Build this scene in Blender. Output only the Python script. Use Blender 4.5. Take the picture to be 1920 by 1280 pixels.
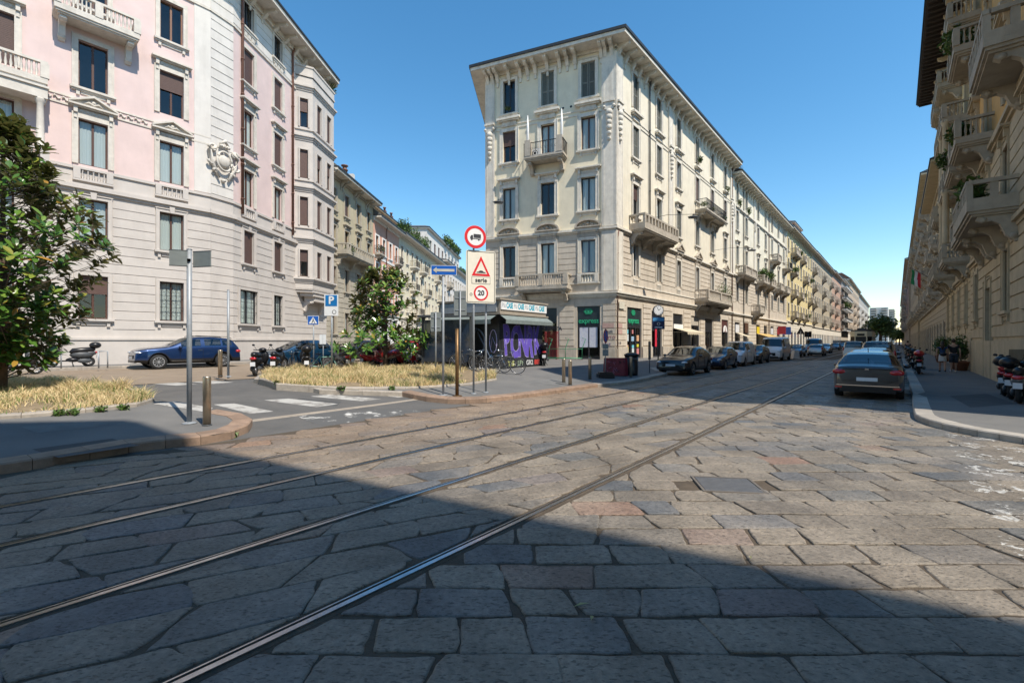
import bpy, bmesh, math, random
from mathutils import Vector, Matrix, noise
random.seed(7)
PI=math.pi
for o in list(bpy.data.objects): bpy.data.objects.remove(o)
SC=bpy.context.scene; C=SC.collection
# ---------------- camera, sky, sun, exposure ----------------
F=853.3; H=1.82
cd=bpy.data.cameras.new('camera'); cd.sensor_width=36; cd.lens=16; cd.clip_start=.05; cd.clip_end=3000
cam=bpy.data.objects.new('camera',cd); C.objects.link(cam); cam.location=(0,0,H); cam.rotation_euler=(PI/2,0,0)
SC.camera=cam
SUNDIR=Vector((.705,-.71,0)).normalized(); EL=math.radians(54)
SV=Vector((SUNDIR.x*math.cos(EL),SUNDIR.y*math.cos(EL),math.sin(EL)))
w=bpy.data.worlds.new('World'); SC.world=w; w.use_nodes=True
nt=w.node_tree; nt.nodes.clear()
sky=nt.nodes.new('ShaderNodeTexSky'); sky.sky_type='NISHITA'; sky.sun_disc=False
sky.sun_elevation=EL; sky.sun_rotation=math.atan2(SV.x,SV.y); sky.air_density=1.15; sky.dust_density=.05; sky.ozone_density=2.2; sky.altitude=100
hs=nt.nodes.new('ShaderNodeHueSaturation'); hs.inputs['Saturation'].default_value=1.28; hs.inputs['Hue'].default_value=.492; nt.links.new(sky.outputs[0],hs.inputs['Color'])
bg=nt.nodes.new('ShaderNodeBackground'); bg.inputs[1].default_value=.15
wo=nt.nodes.new('ShaderNodeOutputWorld'); nt.links.new(hs.outputs[0],bg.inputs[0]); nt.links.new(bg.outputs[0],wo.inputs[0])
sd=bpy.data.lights.new('sun','SUN'); sd.energy=4.7; sd.angle=math.radians(.53); sd.color=(1,.92,.80)
so=bpy.data.objects.new('sun',sd); C.objects.link(so); so.rotation_euler=SV.to_track_quat('Z','Y').to_euler(); so.location=(30,-30,60)
vs=SC.view_settings; vs.view_transform='Standard'; vs.look='None'; vs.gamma=1; vs.use_curve_mapping=False; vs.exposure=.42
SC.render.engine='CYCLES'
# ---------------- places ----------------
A=math.radians(40.2); DA=Vector((math.sin(A),math.cos(A))); NA=Vector((-math.cos(A),math.sin(A)))   # street with the tram
B=math.radians(4.0); DB=Vector((math.sin(B),math.cos(B)))                                           # street on the left
def UV(u,v): return Vector((DA.x*u+NA.x*v, DA.y*u+NA.y*v))
def vof(x,y): return NA.x*x+NA.y*y
def uof(x,y): return DA.x*x+DA.y*y
def gz(x,y):
    t=min(1,max(0,(vof(x,y)-9)/6)); return .42*t*t*(3-2*t)
def G(px,py,dz=0):
    k=(py-640)/F; t=(px-960)/F; Y=15
    for _ in range(40): Y=.5*Y+.5*(H-dz-gz(t*Y,Y))/k
    return Vector((t*Y,Y))
def onv(px,v):
    t=(px-960)/F; Y=v/(NA.x*t+NA.y); return Vector((t*Y,Y))
# ---------------- materials ----------------
MATS={}
def M(name,col,rough=.8,var=.12,scale=2.5,bump=.15,bs=40,metal=0,spec=.4,coat=0,col2=None,rnd=0,dirt=0,wp=True,stretch=None):
    if name in MATS: return MATS[name]
    m=bpy.data.materials.new(name); m.use_nodes=True; n=m.node_tree; N=n.nodes; Lk=n.links; b=N['Principled BSDF']
    b.inputs['Roughness'].default_value=rough; b.inputs['Metallic'].default_value=metal
    b.inputs['Specular IOR Level'].default_value=spec; b.inputs['Coat Weight'].default_value=coat; b.inputs['Coat Roughness'].default_value=.05
    col=tuple(col)+(1,)
    if var>0:
        if wp: g=N.new('ShaderNodeNewGeometry').outputs['Position']
        else: g=N.new('ShaderNodeTexCoord').outputs['Object']
        if stretch:
            mp=N.new('ShaderNodeMapping'); mp.inputs['Scale'].default_value=stretch; Lk.new(g,mp.inputs[0]); g=mp.outputs[0]
        t=N.new('ShaderNodeTexNoise'); t.inputs['Scale'].default_value=scale; t.inputs['Detail'].default_value=6; t.inputs['Roughness'].default_value=.65; Lk.new(g,t.inputs['Vector'])
        r=N.new('ShaderNodeMapRange'); r.inputs[1].default_value=.3; r.inputs[2].default_value=.7; r.inputs[3].default_value=0; r.inputs[4].default_value=1; Lk.new(t.outputs[0],r.inputs[0])
        mx=N.new('ShaderNodeMix'); mx.data_type='RGBA'
        c2=tuple(col2)+(1,) if col2 else tuple(c*(1+var) for c in col[:3])+(1,)
        c1=col if col2 else tuple(c*(1-var) for c in col[:3])+(1,)
        mx.inputs[6].default_value=c1; mx.inputs[7].default_value=c2; Lk.new(r.outputs[0],mx.inputs[0]); out=mx.outputs[2]
        if dirt:
            mp=N.new('ShaderNodeMapping'); mp.inputs['Scale'].default_value=(1.3,1.3,.22); Lk.new(g,mp.inputs[0])
            t3=N.new('ShaderNodeTexNoise'); t3.inputs['Scale'].default_value=1.1; t3.inputs['Detail'].default_value=8; t3.inputs['Roughness'].default_value=.7; Lk.new(mp.outputs[0],t3.inputs['Vector'])
            r3=N.new('ShaderNodeMapRange'); r3.inputs[1].default_value=.5; r3.inputs[2].default_value=.75; r3.inputs[4].default_value=dirt; Lk.new(t3.outputs[0],r3.inputs[0])
            m3=N.new('ShaderNodeMix'); m3.data_type='RGBA'; m3.inputs[7].default_value=(.16,.135,.10,1); Lk.new(r3.outputs[0],m3.inputs[0]); Lk.new(out,m3.inputs[6]); out=m3.outputs[2]
        if rnd:
            oi=N.new('ShaderNodeObjectInfo'); r2=N.new('ShaderNodeMapRange'); r2.inputs[3].default_value=1-rnd; r2.inputs[4].default_value=1+rnd; Lk.new(oi.outputs['Random'],r2.inputs[0])
            vm=N.new('ShaderNodeVectorMath'); vm.operation='SCALE'; Lk.new(out,vm.inputs[0]); Lk.new(r2.outputs[0],vm.inputs['Scale']); out=vm.outputs[0]
        Lk.new(out,b.inputs['Base Color'])
        if bump>0:
            t2=N.new('ShaderNodeTexNoise'); t2.inputs['Scale'].default_value=bs; t2.inputs['Detail'].default_value=4; Lk.new(g,t2.inputs['Vector'])
            bp=N.new('ShaderNodeBump'); bp.inputs['Strength'].default_value=bump; bp.inputs['Distance'].default_value=.02; Lk.new(t2.outputs[0],bp.inputs['Height']); Lk.new(bp.outputs[0],b.inputs['Normal'])
    else: b.inputs['Base Color'].default_value=col
    MATS[name]=m; return m
def glass(name,tint=(.75,.8,.82),blend=.12):
    m=bpy.data.materials.new(name); m.use_nodes=True; n=m.node_tree; N=n.nodes; N.clear()
    o=N.new('ShaderNodeOutputMaterial'); tr=N.new('ShaderNodeBsdfTransparent'); tr.inputs[0].default_value=tint+(1,)
    gl=N.new('ShaderNodeBsdfGlossy'); gl.inputs['Roughness'].default_value=.03
    ge=N.new('ShaderNodeNewGeometry'); nz=N.new('ShaderNodeTexNoise'); nz.inputs['Scale'].default_value=1.4; n.links.new(ge.outputs['Position'],nz.inputs['Vector'])
    bp=N.new('ShaderNodeBump'); bp.inputs['Strength'].default_value=.1; bp.inputs['Distance'].default_value=.05; n.links.new(nz.outputs[0],bp.inputs['Height']); n.links.new(bp.outputs[0],gl.inputs['Normal'])
    fr=N.new('ShaderNodeLayerWeight'); fr.inputs[0].default_value=.5
    pw=N.new('ShaderNodeMath'); pw.operation='POWER'; pw.inputs[1].default_value=3.5; n.links.new(fr.outputs['Facing'],pw.inputs[0])
    mr=N.new('ShaderNodeMapRange'); mr.inputs[3].default_value=blend; mr.inputs[4].default_value=.9; n.links.new(pw.outputs[0],mr.inputs[0])
    mx=N.new('ShaderNodeMixShader'); n.links.new(mr.outputs[0],mx.inputs[0]); n.links.new(tr.outputs[0],mx.inputs[1]); n.links.new(gl.outputs[0],mx.inputs[2]); n.links.new(mx.outputs[0],o.inputs[0])
    MATS[name]=m; return m
def paintmask(n,g,colout):
    N=n.nodes; Lk=n.links
    def math_(op,a,b=None,c=None):
        x=N.new('ShaderNodeMath'); x.operation=op
        for i,q in enumerate((a,b,c)):
            if q is None: continue
            if isinstance(q,(int,float)): x.inputs[i].default_value=q
            else: Lk.new(q,x.inputs[i])
        return x.outputs[0]
    def dot(v):
        d=N.new('ShaderNodeVectorMath'); d.operation='DOT_PRODUCT'; Lk.new(g,d.inputs[0]); d.inputs[1].default_value=v; return d.outputs['Value']
    u=dot((DA.x,DA.y,0)); v=dot((NA.x,NA.y,0))
    rng=lambda x,a,b: math_('MULTIPLY',math_('GREATER_THAN',x,a),math_('LESS_THAN',x,b))
    ns=N.new('ShaderNodeTexNoise'); ns.inputs['Scale'].default_value=5.5; ns.inputs['Detail'].default_value=9; ns.inputs['Roughness'].default_value=.75; Lk.new(g,ns.inputs['Vector'])
    st=math_('GREATER_THAN',math_('FRACT',math_('MULTIPLY',u,.95)),.42)
    near=math_('MULTIPLY',math_('MULTIPLY',rng(v,-2.6,-.72),rng(u,3.5,12.3)),math_('MULTIPLY',st,math_('GREATER_THAN',ns.outputs[0],.555)))
    st2=math_('GREATER_THAN',math_('FRACT',math_('MULTIPLY',v,.95)),.5)
    far=math_('MULTIPLY',math_('MULTIPLY',rng(u,15.6,18.0),rng(v,-.5,8.6)),math_('MULTIPLY',math_('MULTIPLY',st2,math_('GREATER_THAN',ns.outputs[0],.47)),.22))
    st_=N.new('ShaderNodeTexNoise'); st_.inputs['Scale'].default_value=1.1; st_.inputs['Detail'].default_value=7; st_.inputs['Roughness'].default_value=.7; Lk.new(g,st_.inputs['Vector'])
    sr=N.new('ShaderNodeMapRange'); sr.inputs[1].default_value=.38; sr.inputs[2].default_value=.62; sr.inputs[3].default_value=.76; sr.inputs[4].default_value=1.14; Lk.new(st_.outputs[0],sr.inputs[0])
    sm=N.new('ShaderNodeVectorMath'); sm.operation='SCALE'; Lk.new(colout,sm.inputs[0]); Lk.new(sr.outputs[0],sm.inputs['Scale']); colout=sm.outputs[0]
    dust=math_('MULTIPLY',math_('MINIMUM',math_('MAXIMUM',math_('MULTIPLY',math_('SUBTRACT',v,5.0),.22),0),1),math_('ADD',ns.outputs[0],-.05))
    md=N.new('ShaderNodeMix'); md.data_type='RGBA'; md.inputs[7].default_value=(.30,.185,.105,1); Lk.new(dust,md.inputs[0]); Lk.new(colout,md.inputs[6]); colout=md.outputs[2]
    tot=math_('ADD',math_('MULTIPLY',near,.85),far)
    mx=N.new('ShaderNodeMix'); mx.data_type='RGBA'; mx.inputs[7].default_value=(.52,.51,.48,1); Lk.new(tot,mx.inputs[0]); Lk.new(colout,mx.inputs[6]); return mx.outputs[2]
def stone_mat(name,cols,bump=.6):
    m=bpy.data.materials.new(name); m.use_nodes=True; n=m.node_tree; N=n.nodes; Lk=n.links; b=N['Principled BSDF']
    at=N.new('ShaderNodeAttribute'); at.attribute_name='tone'; cr=N.new('ShaderNodeValToRGB'); Lk.new(at.outputs['Fac'],cr.inputs[0])
    e=cr.color_ramp.elements; e[0].color=cols[0]+(1,); e[0].position=0; e[1].color=cols[-1]+(1,); e[1].position=1
    for i,c in enumerate(cols[1:-1]): x=e.new((i+1)/(len(cols)-1)); x.color=c+(1,)
    g=N.new('ShaderNodeNewGeometry').outputs['Position']
    big=N.new('ShaderNodeTexNoise'); big.inputs['Scale'].default_value=.55; big.inputs['Detail'].default_value=5; Lk.new(g,big.inputs['Vector'])
    mr=N.new('ShaderNodeMapRange'); mr.inputs[1].default_value=.4; mr.inputs[2].default_value=.65; mr.inputs[4].default_value=.5; Lk.new(big.outputs[0],mr.inputs[0])
    m0=N.new('ShaderNodeMix'); m0.data_type='RGBA'; m0.inputs[7].default_value=(.29,.24,.185,1); Lk.new(mr.outputs[0],m0.inputs[0]); Lk.new(cr.outputs[0],m0.inputs[6])
    sp=N.new('ShaderNodeTexNoise'); sp.inputs['Scale'].default_value=22; sp.inputs['Detail'].default_value=8; sp.inputs['Roughness'].default_value=.75; Lk.new(g,sp.inputs['Vector'])
    s2=N.new('ShaderNodeMapRange'); s2.inputs[1].default_value=.3; s2.inputs[2].default_value=.7; s2.inputs[3].default_value=.62; s2.inputs[4].default_value=1.3; Lk.new(sp.outputs[0],s2.inputs[0])
    pt=N.new('ShaderNodeTexVoronoi'); pt.inputs['Scale'].default_value=42; Lk.new(g,pt.inputs['Vector'])
    mp=N.new('ShaderNodeMapping'); mp.inputs['Scale'].default_value=(26,60,40); Lk.new(g,mp.inputs[0])
    pn=N.new('ShaderNodeTexNoise'); pn.inputs['Scale'].default_value=1; pn.inputs['Detail'].default_value=3; Lk.new(mp.outputs[0],pn.inputs['Vector'])
    p2=N.new('ShaderNodeMapRange'); p2.inputs[1].default_value=.33; p2.inputs[2].default_value=.44; p2.inputs[3].default_value=.45; p2.inputs[4].default_value=1; Lk.new(pn.outputs[0],p2.inputs[0])
    mu=N.new('ShaderNodeMath'); mu.operation='MULTIPLY'; Lk.new(s2.outputs[0],mu.inputs[0]); Lk.new(p2.outputs[0],mu.inputs[1])
    vm=N.new('ShaderNodeVectorMath'); vm.operation='SCALE'; Lk.new(paintmask(n,g,m0.outputs[2]),vm.inputs[0]); Lk.new(mu.outputs[0],vm.inputs['Scale']); Lk.new(vm.outputs[0],b.inputs['Base Color'])
    b.inputs['Roughness'].default_value=.62; b.inputs['Specular IOR Level'].default_value=.45
    bp=N.new('ShaderNodeBump'); bp.inputs['Strength'].default_value=bump; bp.inputs['Distance'].default_value=.012; Lk.new(mu.outputs[0],bp.inputs['Height']); Lk.new(bp.outputs[0],b.inputs['Normal'])
    MATS[name]=m; return m
def paint_worn(name,col,under,amt=.5,scale=6):
    m=M(name,under,.75,.0001,scale); n=m.node_tree; mx=[x for x in n.nodes if x.type=='MIX'][0]; r=[x for x in n.nodes if x.type=='MAP_RANGE'][0]
    mx.inputs[6].default_value=under+(1,); mx.inputs[7].default_value=col+(1,); r.inputs[1].default_value=amt-.05; r.inputs[2].default_value=amt+.05; return m
dark_glass=glass('window_glass',(.84,.87,.87),.075); car_glass=glass('car_glass',(.35,.38,.40),.10)
WHITE=M('white_paint',(.78,.77,.74),.5,.05,8,.02)
BLACK=M('black_plastic',(.012,.012,.014),.35,.1,20,.02)
DGREY=M('dark_grey_metal',(.06,.065,.07),.5,.15,12,.05)
STEEL=M('galvanised_steel',(.30,.32,.34),.5,.12,14,.03,metal=.25)
BRONZE=M('brushed_steel_bollard',(.42,.34,.25),.34,.15,8,.05,metal=.85)
RAIL=M('rail_steel',(.47,.47,.48),.28,.2,9,.03,metal=1)
RUBBER=M('rubber',(.02,.02,.02),.8,.1,20,.05)
ALLOY=M('alloy',(.6,.6,.62),.3,.05,20,0,metal=.8)
RED=M('sign_red',(.62,.015,.02),.4,.05,8,0); BLUE=M('sign_blue',(.01,.10,.42),.4,.05,8,0)
# ---------------- mesh kit ----------------
class MB:
    def __init__(s): s.v=[]; s.f=[]; s.m=[]; s.sm=[]
    def q(s,pts,mi=0,sm=False):
        b=len(s.v); s.v+= [tuple(p) for p in pts]; s.f.append(tuple(range(b,b+len(pts)))); s.m.append(mi); s.sm.append(sm)
    def box(s,x0,x1,y0,y1,z0,z1,mi=0,skip=''):
        b=len(s.v)
        s.v+=[(x0,y0,z0),(x1,y0,z0),(x1,y1,z0),(x0,y1,z0),(x0,y0,z1),(x1,y0,z1),(x1,y1,z1),(x0,y1,z1)]
        for k,f in (('b',(3,2,1,0)),('t',(4,5,6,7)),('f',(0,1,5,4)),('r',(1,2,6,5)),('k',(2,3,7,6)),('l',(3,0,4,7))):
            if k in skip: continue
            s.f.append(tuple(b+i for i in f)); s.m.append(mi); s.sm.append(False)
    def prism(s,poly,z0,z1,mi=0,cap=True,axis='z'):
        n=len(poly); b=len(s.v)
        def P(p,z): return (p[0],p[1],z) if axis=='z' else ((p[0],z,p[1]) if axis=='y' else (z,p[0],p[1]))
        s.v+=[P(p,z0) for p in poly]+[P(p,z1) for p in poly]
        for i in range(n):
            j=(i+1)%n; s.f.append((b+i,b+j,b+n+j,b+n+i)); s.m.append(mi); s.sm.append(False)
        if cap:
            s.f.append(tuple(b+i for i in range(n-1,-1,-1))); s.f.append(tuple(b+n+i for i in range(n))); s.m+=[mi,mi]; s.sm+=[False,False]
    def tube(s,pts,r,n=8,mi=0,cap=True):
        pts=[Vector(p) for p in pts]; b=len(s.v); k=len(pts); rs=r if isinstance(r,(list,tuple)) else [r]*k
        up=Vector((0,0,1)); 
        for i,p in enumerate(pts):
            d=(pts[min(i+1,k-1)]-pts[max(i-1,0)]).normalized()
            a=d.cross(up if abs(d.z)<.95 else Vector((1,0,0))).normalized(); c=d.cross(a)
            for j in range(n):
                t=2*PI*j/n; s.v.append(tuple(p+(a*math.cos(t)+c*math.sin(t))*rs[i]))
        for i in range(k-1):
            for j in range(n):
                j2=(j+1)%n; s.f.append((b+i*n+j,b+i*n+j2,b+(i+1)*n+j2,b+(i+1)*n+j)); s.m.append(mi); s.sm.append(True)
        if cap:
            s.f.append(tuple(b+j for j in range(n-1,-1,-1))); s.f.append(tuple(b+(k-1)*n+j for j in range(n))); s.m+=[mi,mi]; s.sm+=[False,False]
    def lathe(s,prof,c=(0,0,0),n=10,mi=0,axis='z'):
        b=len(s.v); k=len(prof)
        for r,z in prof:
            for j in range(n):
                t=2*PI*j/n; x,y=r*math.cos(t),r*math.sin(t)
                s.v.append((c[0]+x,c[1]+y,c[2]+z) if axis=='z' else ((c[0]+x,c[1]+z,c[2]+y) if axis=='y' else (c[0]+z,c[1]+x,c[2]+y)))
        for i in range(k-1):
            for j in range(n):
                j2=(j+1)%n; s.f.append((b+i*n+j,b+i*n+j2,b+(i+1)*n+j2,b+(i+1)*n+j)); s.m.append(mi); s.sm.append(True)
        s.f.append(tuple(b+j for j in range(n-1,-1,-1))); s.f.append(tuple(b+(k-1)*n+j for j in range(n))); s.m+=[mi,mi]; s.sm+=[False,False]
    def disc(s,c,r,y,n=28,mi=0,r2=0):
        P=lambda rr,j:(c[0]+rr*math.cos(2*PI*j/n),y,c[1]+rr*math.sin(2*PI*j/n))
        if r2: 
            for j in range(n): s.q([P(r,j),P(r,j+1),P(r2,j+1),P(r2,j)],mi)
        else: s.q([P(r,j) for j in range(n)],mi)
    def mesh(s,name,mats):
        me=bpy.data.meshes.new(name); me.from_pydata(s.v,[],s.f)
        for m in (mats if isinstance(mats,(list,tuple)) else [mats]): me.materials.append(m)
        me.polygons.foreach_set('material_index',s.m); me.polygons.foreach_set('use_smooth',s.sm); me.update(); return me
    def build(s,name,mats,parent=None,loc=(0,0,0),rz=0): return put(name,s.mesh(name,mats),parent,loc,rz)
def put(name,me,parent=None,loc=(0,0,0),rz=0,rot=None,sc=None):
    o=bpy.data.objects.new(name,me); C.objects.link(o); o.location=tuple(loc) if len(loc)==3 else (loc[0],loc[1],0)
    o.rotation_euler=rot if rot else (0,0,rz)
    if sc: o.scale=sc
    if parent: o.parent=parent
    return o
def tag(o,label=None,cat=None,group=None,kind=None):
    if label: o['label']=label
    if cat: o['category']=cat
    if group: o['group']=group
    if kind: o['kind']=kind
    return o
def thing(name,label,cat,loc=(0,0,0),rz=0,group=None): return tag(put(name,None,None,loc,rz),label,cat,group)
def kids(o): return [c for c in C.objects if c.parent==o]
CH={}
def copy_tree(o,parent=None):
    c=o.copy(); C.objects.link(c); c.parent=parent
    for ch in list(o.children): copy_tree(ch,c)
    return c
def text(name,s,size,m,parent,loc,rot=(PI/2,0,0),ext=.004,sx=1,bold=0):
    cu=bpy.data.curves.new(name,'FONT'); cu.body=s; cu.size=size; cu.extrude=ext; cu.align_x='CENTER'; cu.align_y='CENTER'; cu.offset=bold; cu.resolution_u=3
    o=bpy.data.objects.new('t',cu); C.objects.link(o); dg=bpy.context.evaluated_depsgraph_get(); me=bpy.data.meshes.new_from_object(o.evaluated_get(dg)); bpy.data.objects.remove(o)
    me.materials.clear(); me.materials.append(m); me.name=name
    return put(name,me,parent,loc,rot=rot,sc=(sx,1,1))
def attr(me,vals):
    a=me.attributes.new('tone','FLOAT','FACE'); a.data.foreach_set('value',vals)
# ---------------- ground ----------------
ASPH=M('asphalt',(.085,.083,.08),.85,.3,1.2,.35,90,col2=(.125,.118,.11)); ASPH2=M('pavement_asphalt',(.12,.117,.113),.85,.3,.9,.3,110,col2=(.17,.163,.152))
DIRT=M('joint_dirt',(.085,.065,.046),.95,.3,5,.6,60); KERB=M('granite_kerb',(.33,.29,.245),.75,.2,6,.25,50,rnd=.15,dirt=.3); RKERB=M('red_granite_kerb',(.25,.17,.12),.72,.25,5,.25,50,rnd=.12)
SLABM=M('pale_granite_slab',(.36,.325,.28),.7,.2,4,.2,50,rnd=.15)
SETT=M('brown_sett_paving',(.20,.15,.105),.8,.35,1.5,.5,14,col2=(.27,.21,.15))
def sheet(name,poly,dz,m,skirt=0,kind='structure'):
    bm=bmesh.new(); vs_=[bm.verts.new((p[0],p[1],0)) for p in poly]; bm.faces.new(vs_); 
    for k in range(13):
        c=UV(0,9+k*.5); bmesh.ops.bisect_plane(bm,geom=bm.verts[:]+bm.edges[:]+bm.faces[:],plane_co=(c.x,c.y,0),plane_no=(NA.x,NA.y,0))
    bmesh.ops.triangulate(bm,faces=bm.faces[:])
    for v in bm.verts: v.co.z=gz(v.co.x,v.co.y)+dz
    for f in bm.faces:
        f.normal_update()
        if f.normal.z<0: f.normal_flip()
    if skirt:
        be=[e for e in bm.edges if e.is_boundary]; r=bmesh.ops.extrude_edge_only(bm,edges=be)
        for v in r['geom']:
            if isinstance(v,bmesh.types.BMVert): v.co.z-=skirt
    me=bpy.data.meshes.new(name); bm.to_mesh(me); bm.free(); me.materials.append(m); o=put(name,me); o['kind']=kind; return o
BIG=[UV(-60,-60),UV(1500,-60),UV(1500,300),UV(-60,300)]
ground=sheet('ground',[(-400,-60),(1500,-60),(1500,1500),(-400,1500)],-.02,ASPH)
# --- stone paving
STONE=stone_mat('paving_stone',[(.105,.112,.12),(.15,.145,.135),(.195,.162,.125),(.225,.192,.152),(.175,.148,.118),(.14,.142,.148),(.235,.15,.11)])
def clip(poly,nx,ny,c):   # keep nx*x+ny*y<=c
    out=[]
    for i in range(len(poly)):
        a=poly[i]; b=poly[(i+1)%len(poly)]; da=nx*a[0]+ny*a[1]-c; db=nx*b[0]+ny*b[1]-c
        if da<=0: out.append(a)
        if da*db<0:
            t=da/(da-db); out.append((a[0]+(b[0]-a[0])*t,a[1]+(b[1]-a[1])*t))
    return out
def area(p): return abs(sum(p[i][0]*p[(i+1)%len(p)][1]-p[(i+1)%len(p)][0]*p[i][1] for i in range(len(p))))/2
def inset(p,d):
    n=len(p); s=1 if sum(p[i][0]*p[(i+1)%n][1]-p[(i+1)%n][0]*p[i][1] for i in range(n))>0 else -1
    q=p
    for i in range(n):
        a=p[i]; b=p[(i+1)%n]; L=math.hypot(b[0]-a[0],b[1]-a[1])
        if L<1e-4: continue
        nx,ny=s*(b[1]-a[1])/L,-s*(b[0]-a[0])/L; q=clip(q,nx,ny,nx*a[0]+ny*a[1]-d)
        if len(q)<3: return []
    return q
def rough(p,r):
    out=[]
    n=len(p)
    for i in range(n):
        a=Vector(p[i]); b=Vector(p[(i+1)%n]); z=Vector(p[i-1])
        L=(b-a).length; L0=(a-z).length; c=min(.034,L*.25,L0*.25)
        out.append(a+(z-a).normalized()*c if L0>0 else a)
        out.append(a*.72+.14*(a+(z-a).normalized()*c)+.14*(a+(b-a).normalized()*c))
        out.append(a+(b-a).normalized()*c)
        k=max(0,min(3,int(L/.16)))
        for j in range(k):
            t=(j+1)/(k+1); q=a.lerp(b,t); nn=Vector((b.y-a.y,a.x-b.x)); 
            if nn.length>0: q=q+nn.normalized()*random.uniform(-r,r)
            out.append(q)
    return out
def bands(rails,lo,hi):
    e=[lo]+sum([[r-.075,r+.075] for r in rails],[])+[hi]; return [(e[i],e[i+1]) for i in range(0,len(e),2)]
RV=[2.93,4.38,6.07,7.50]
cells=[]
def addcells(rowang,pitch,lens,slant,region,bnds,spanu,spanr):
    a=math.radians(rowang); r=Vector((math.sin(a),math.cos(a))); n=Vector((-r.y,r.x))
    k0,k1=spanr; k=k0
    while k<k1:
        ph=pitch*random.uniform(.88,1.12); x=spanu[0]+random.uniform(0,.5); sl=random.uniform(-slant,slant); hx=random.uniform(-.5,.5)*slant
        while x<spanu[1]:
            L=random.uniform(*lens); s2=random.uniform(-slant,slant); h2=random.uniform(-.6,.6)*slant
            c=r*(x+L/2)+n*(k+ph/2)
            if region(c.x,c.y,1.2):
                j=lambda:random.uniform(-.018,.018)
                P=[(x+sl,k),(x+L+s2,k),(x+L+h2,k+ph*.55),(x+L-s2,k+ph),(x-sl,k+ph),(x+hx,k+ph*.55)]
                # keep it convex: pull the middle points to the outside only
                P[2]=(max(P[2][0],(P[1][0]+P[3][0])/2+.0),P[2][1]); P[5]=(min(P[5][0],(P[0][0]+P[4][0])/2),P[5][1])
                poly=[tuple(r*(a_+j())+n*(b_+j()*.7)) for a_,b_ in P]
                for lo,hi in bnds:
                    q=clip(poly,NA.x,NA.y,hi-.012); q=clip(q,-NA.x,-NA.y,-(lo+.012)) if len(q)>2 else q
                    if len(q)>2 and area(q)>.035: cells.append(q)
            x+=L; sl=s2; hx=h2
        k+=ph
KL=9.30
def regR(x,y,m=0):
    v=vof(x,y)
    if v>RV[0]+m or y<1.2 or y>95: return False
    if y<10.3: return x<9.0+.02*y and x<1.6*y+4.5 and x>-1.9*y-2
    return v>-.42
addcells(90,.385,(.42,.82),.05,regR,[(-30,RV[0]-.075)],(-9,85),(-95,-1.2) if False else (-60,60))
cells_R=len(cells)
def regL(x,y,m=0):
    v=vof(x,y); u=uof(x,y); return RV[0]-m<v<KL+.6 and y>.8 and x>-1.45*y-4 and u<120
addcells(64,.40,(.5,.85),.17,regL,bands(RV[1:],RV[0]+.075,KL+.3),(-14,150),(-40,26))
# drop what lies under the asphalt mouth and pavements at the left edge
AK=[tuple(G(*p)) for p in ((455,836),(700,793),(870,765),(1130,728),(1260,708))]
def in_view_key(p):
    cx=sum(q[0] for q in p)/len(p); cy=sum(q[1] for q in p)/len(p); return cx,cy
def okleft(cx,cy): 
    return vof(cx,cy)<KL
good=[]
for p in cells:
    cx,cy=in_view_key(p)
    if okleft(cx,cy) and (regR(cx,cy) or regL(cx,cy)): good.append(p)
def size_key(p):
    cx,cy=in_view_key(p)
    if cy<.9 or abs(cx/cy)>1.2 or (H*F/cy)>690: return 0
    return area(p)/cy**3
good.sort(key=size_key,reverse=True)
def stone_geo(mb,tones,p):
    q=inset(p,random.uniform(.005,.012))
    if len(q)<3: return
    cx=sum(a[0] for a in q)/len(q); cy=sum(a[1] for a in q)/len(q)
    far=cy>16
    o=[Vector(a) for a in q] if far else rough(q,.012)
    tl=(random.uniform(-.012,.012),random.uniform(-.012,.012)); z0=random.uniform(-.003,.007)
    Z=lambda a,d: gz(a.x,a.y)+.008+z0+d+tl[0]*(a.x-cx)+tl[1]*(a.y-cy)
    n=len(o); c=Vector((cx,cy)); inn=[]
    for a in o:
        d=(c-a); inn.append(a+d.normalized()*min(.016,d.length*.3))
    b=len(mb.v); mb.v+=[(a.x,a.y,Z(a,-.045)) for a in o]+[(a.x,a.y,Z(a,-.008)) for a in o]+[(a.x,a.y,Z(a,0)) for a in inn]
    t=min(1,max(0,random.gauss(.42,.24))); 
    if random.random()<.02: t=1
    f0=len(mb.f)
    for k in (0,1):
        if far and k==0: continue
        for i in range(n):
            j=(i+1)%n; mb.f.append((b+k*n+i,b+k*n+j,b+(k+1)*n+j,b+(k+1)*n+i)); mb.m.append(0); mb.sm.append(k==1)
    mb.f.append(tuple(b+2*n+i for i in range(n))); mb.m.append(0); mb.sm.append(False)
    tones+= [t]*(len(mb.f)-f0)
roadbase=sheet('tram_street',[tuple(UV(-30,-9)),tuple(UV(16,-9)),tuple(UV(17,-.4)),tuple(UV(160,-.4)),tuple(UV(160,KL+.05)),tuple(UV(-30,KL+.05))],-.004,DIRT)
def ccw(p):
    s=sum(p[i][0]*p[(i+1)%len(p)][1]-p[(i+1)%len(p)][0]*p[i][1] for i in range(len(p))); return p if s>0 else p[::-1]
MANH=Vector((2.72,5.75))
good=[ccw(p) for p in good if (Vector(in_view_key(p))-MANH).length>.36]
for p in good[:300]:
    mb=MB(); t=[]; stone_geo(mb,t,p)
    if mb.f: me=mb.mesh('stone',STONE); attr(me,t); put('stone',me,roadbase)
mb=MB(); t=[]
for p in good[300:]: stone_geo(mb,t,p)
me=mb.mesh('paving_stones',STONE); attr(me,t); o=put('paving_stones',me,roadbase); o['kind']='stuff'
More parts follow.
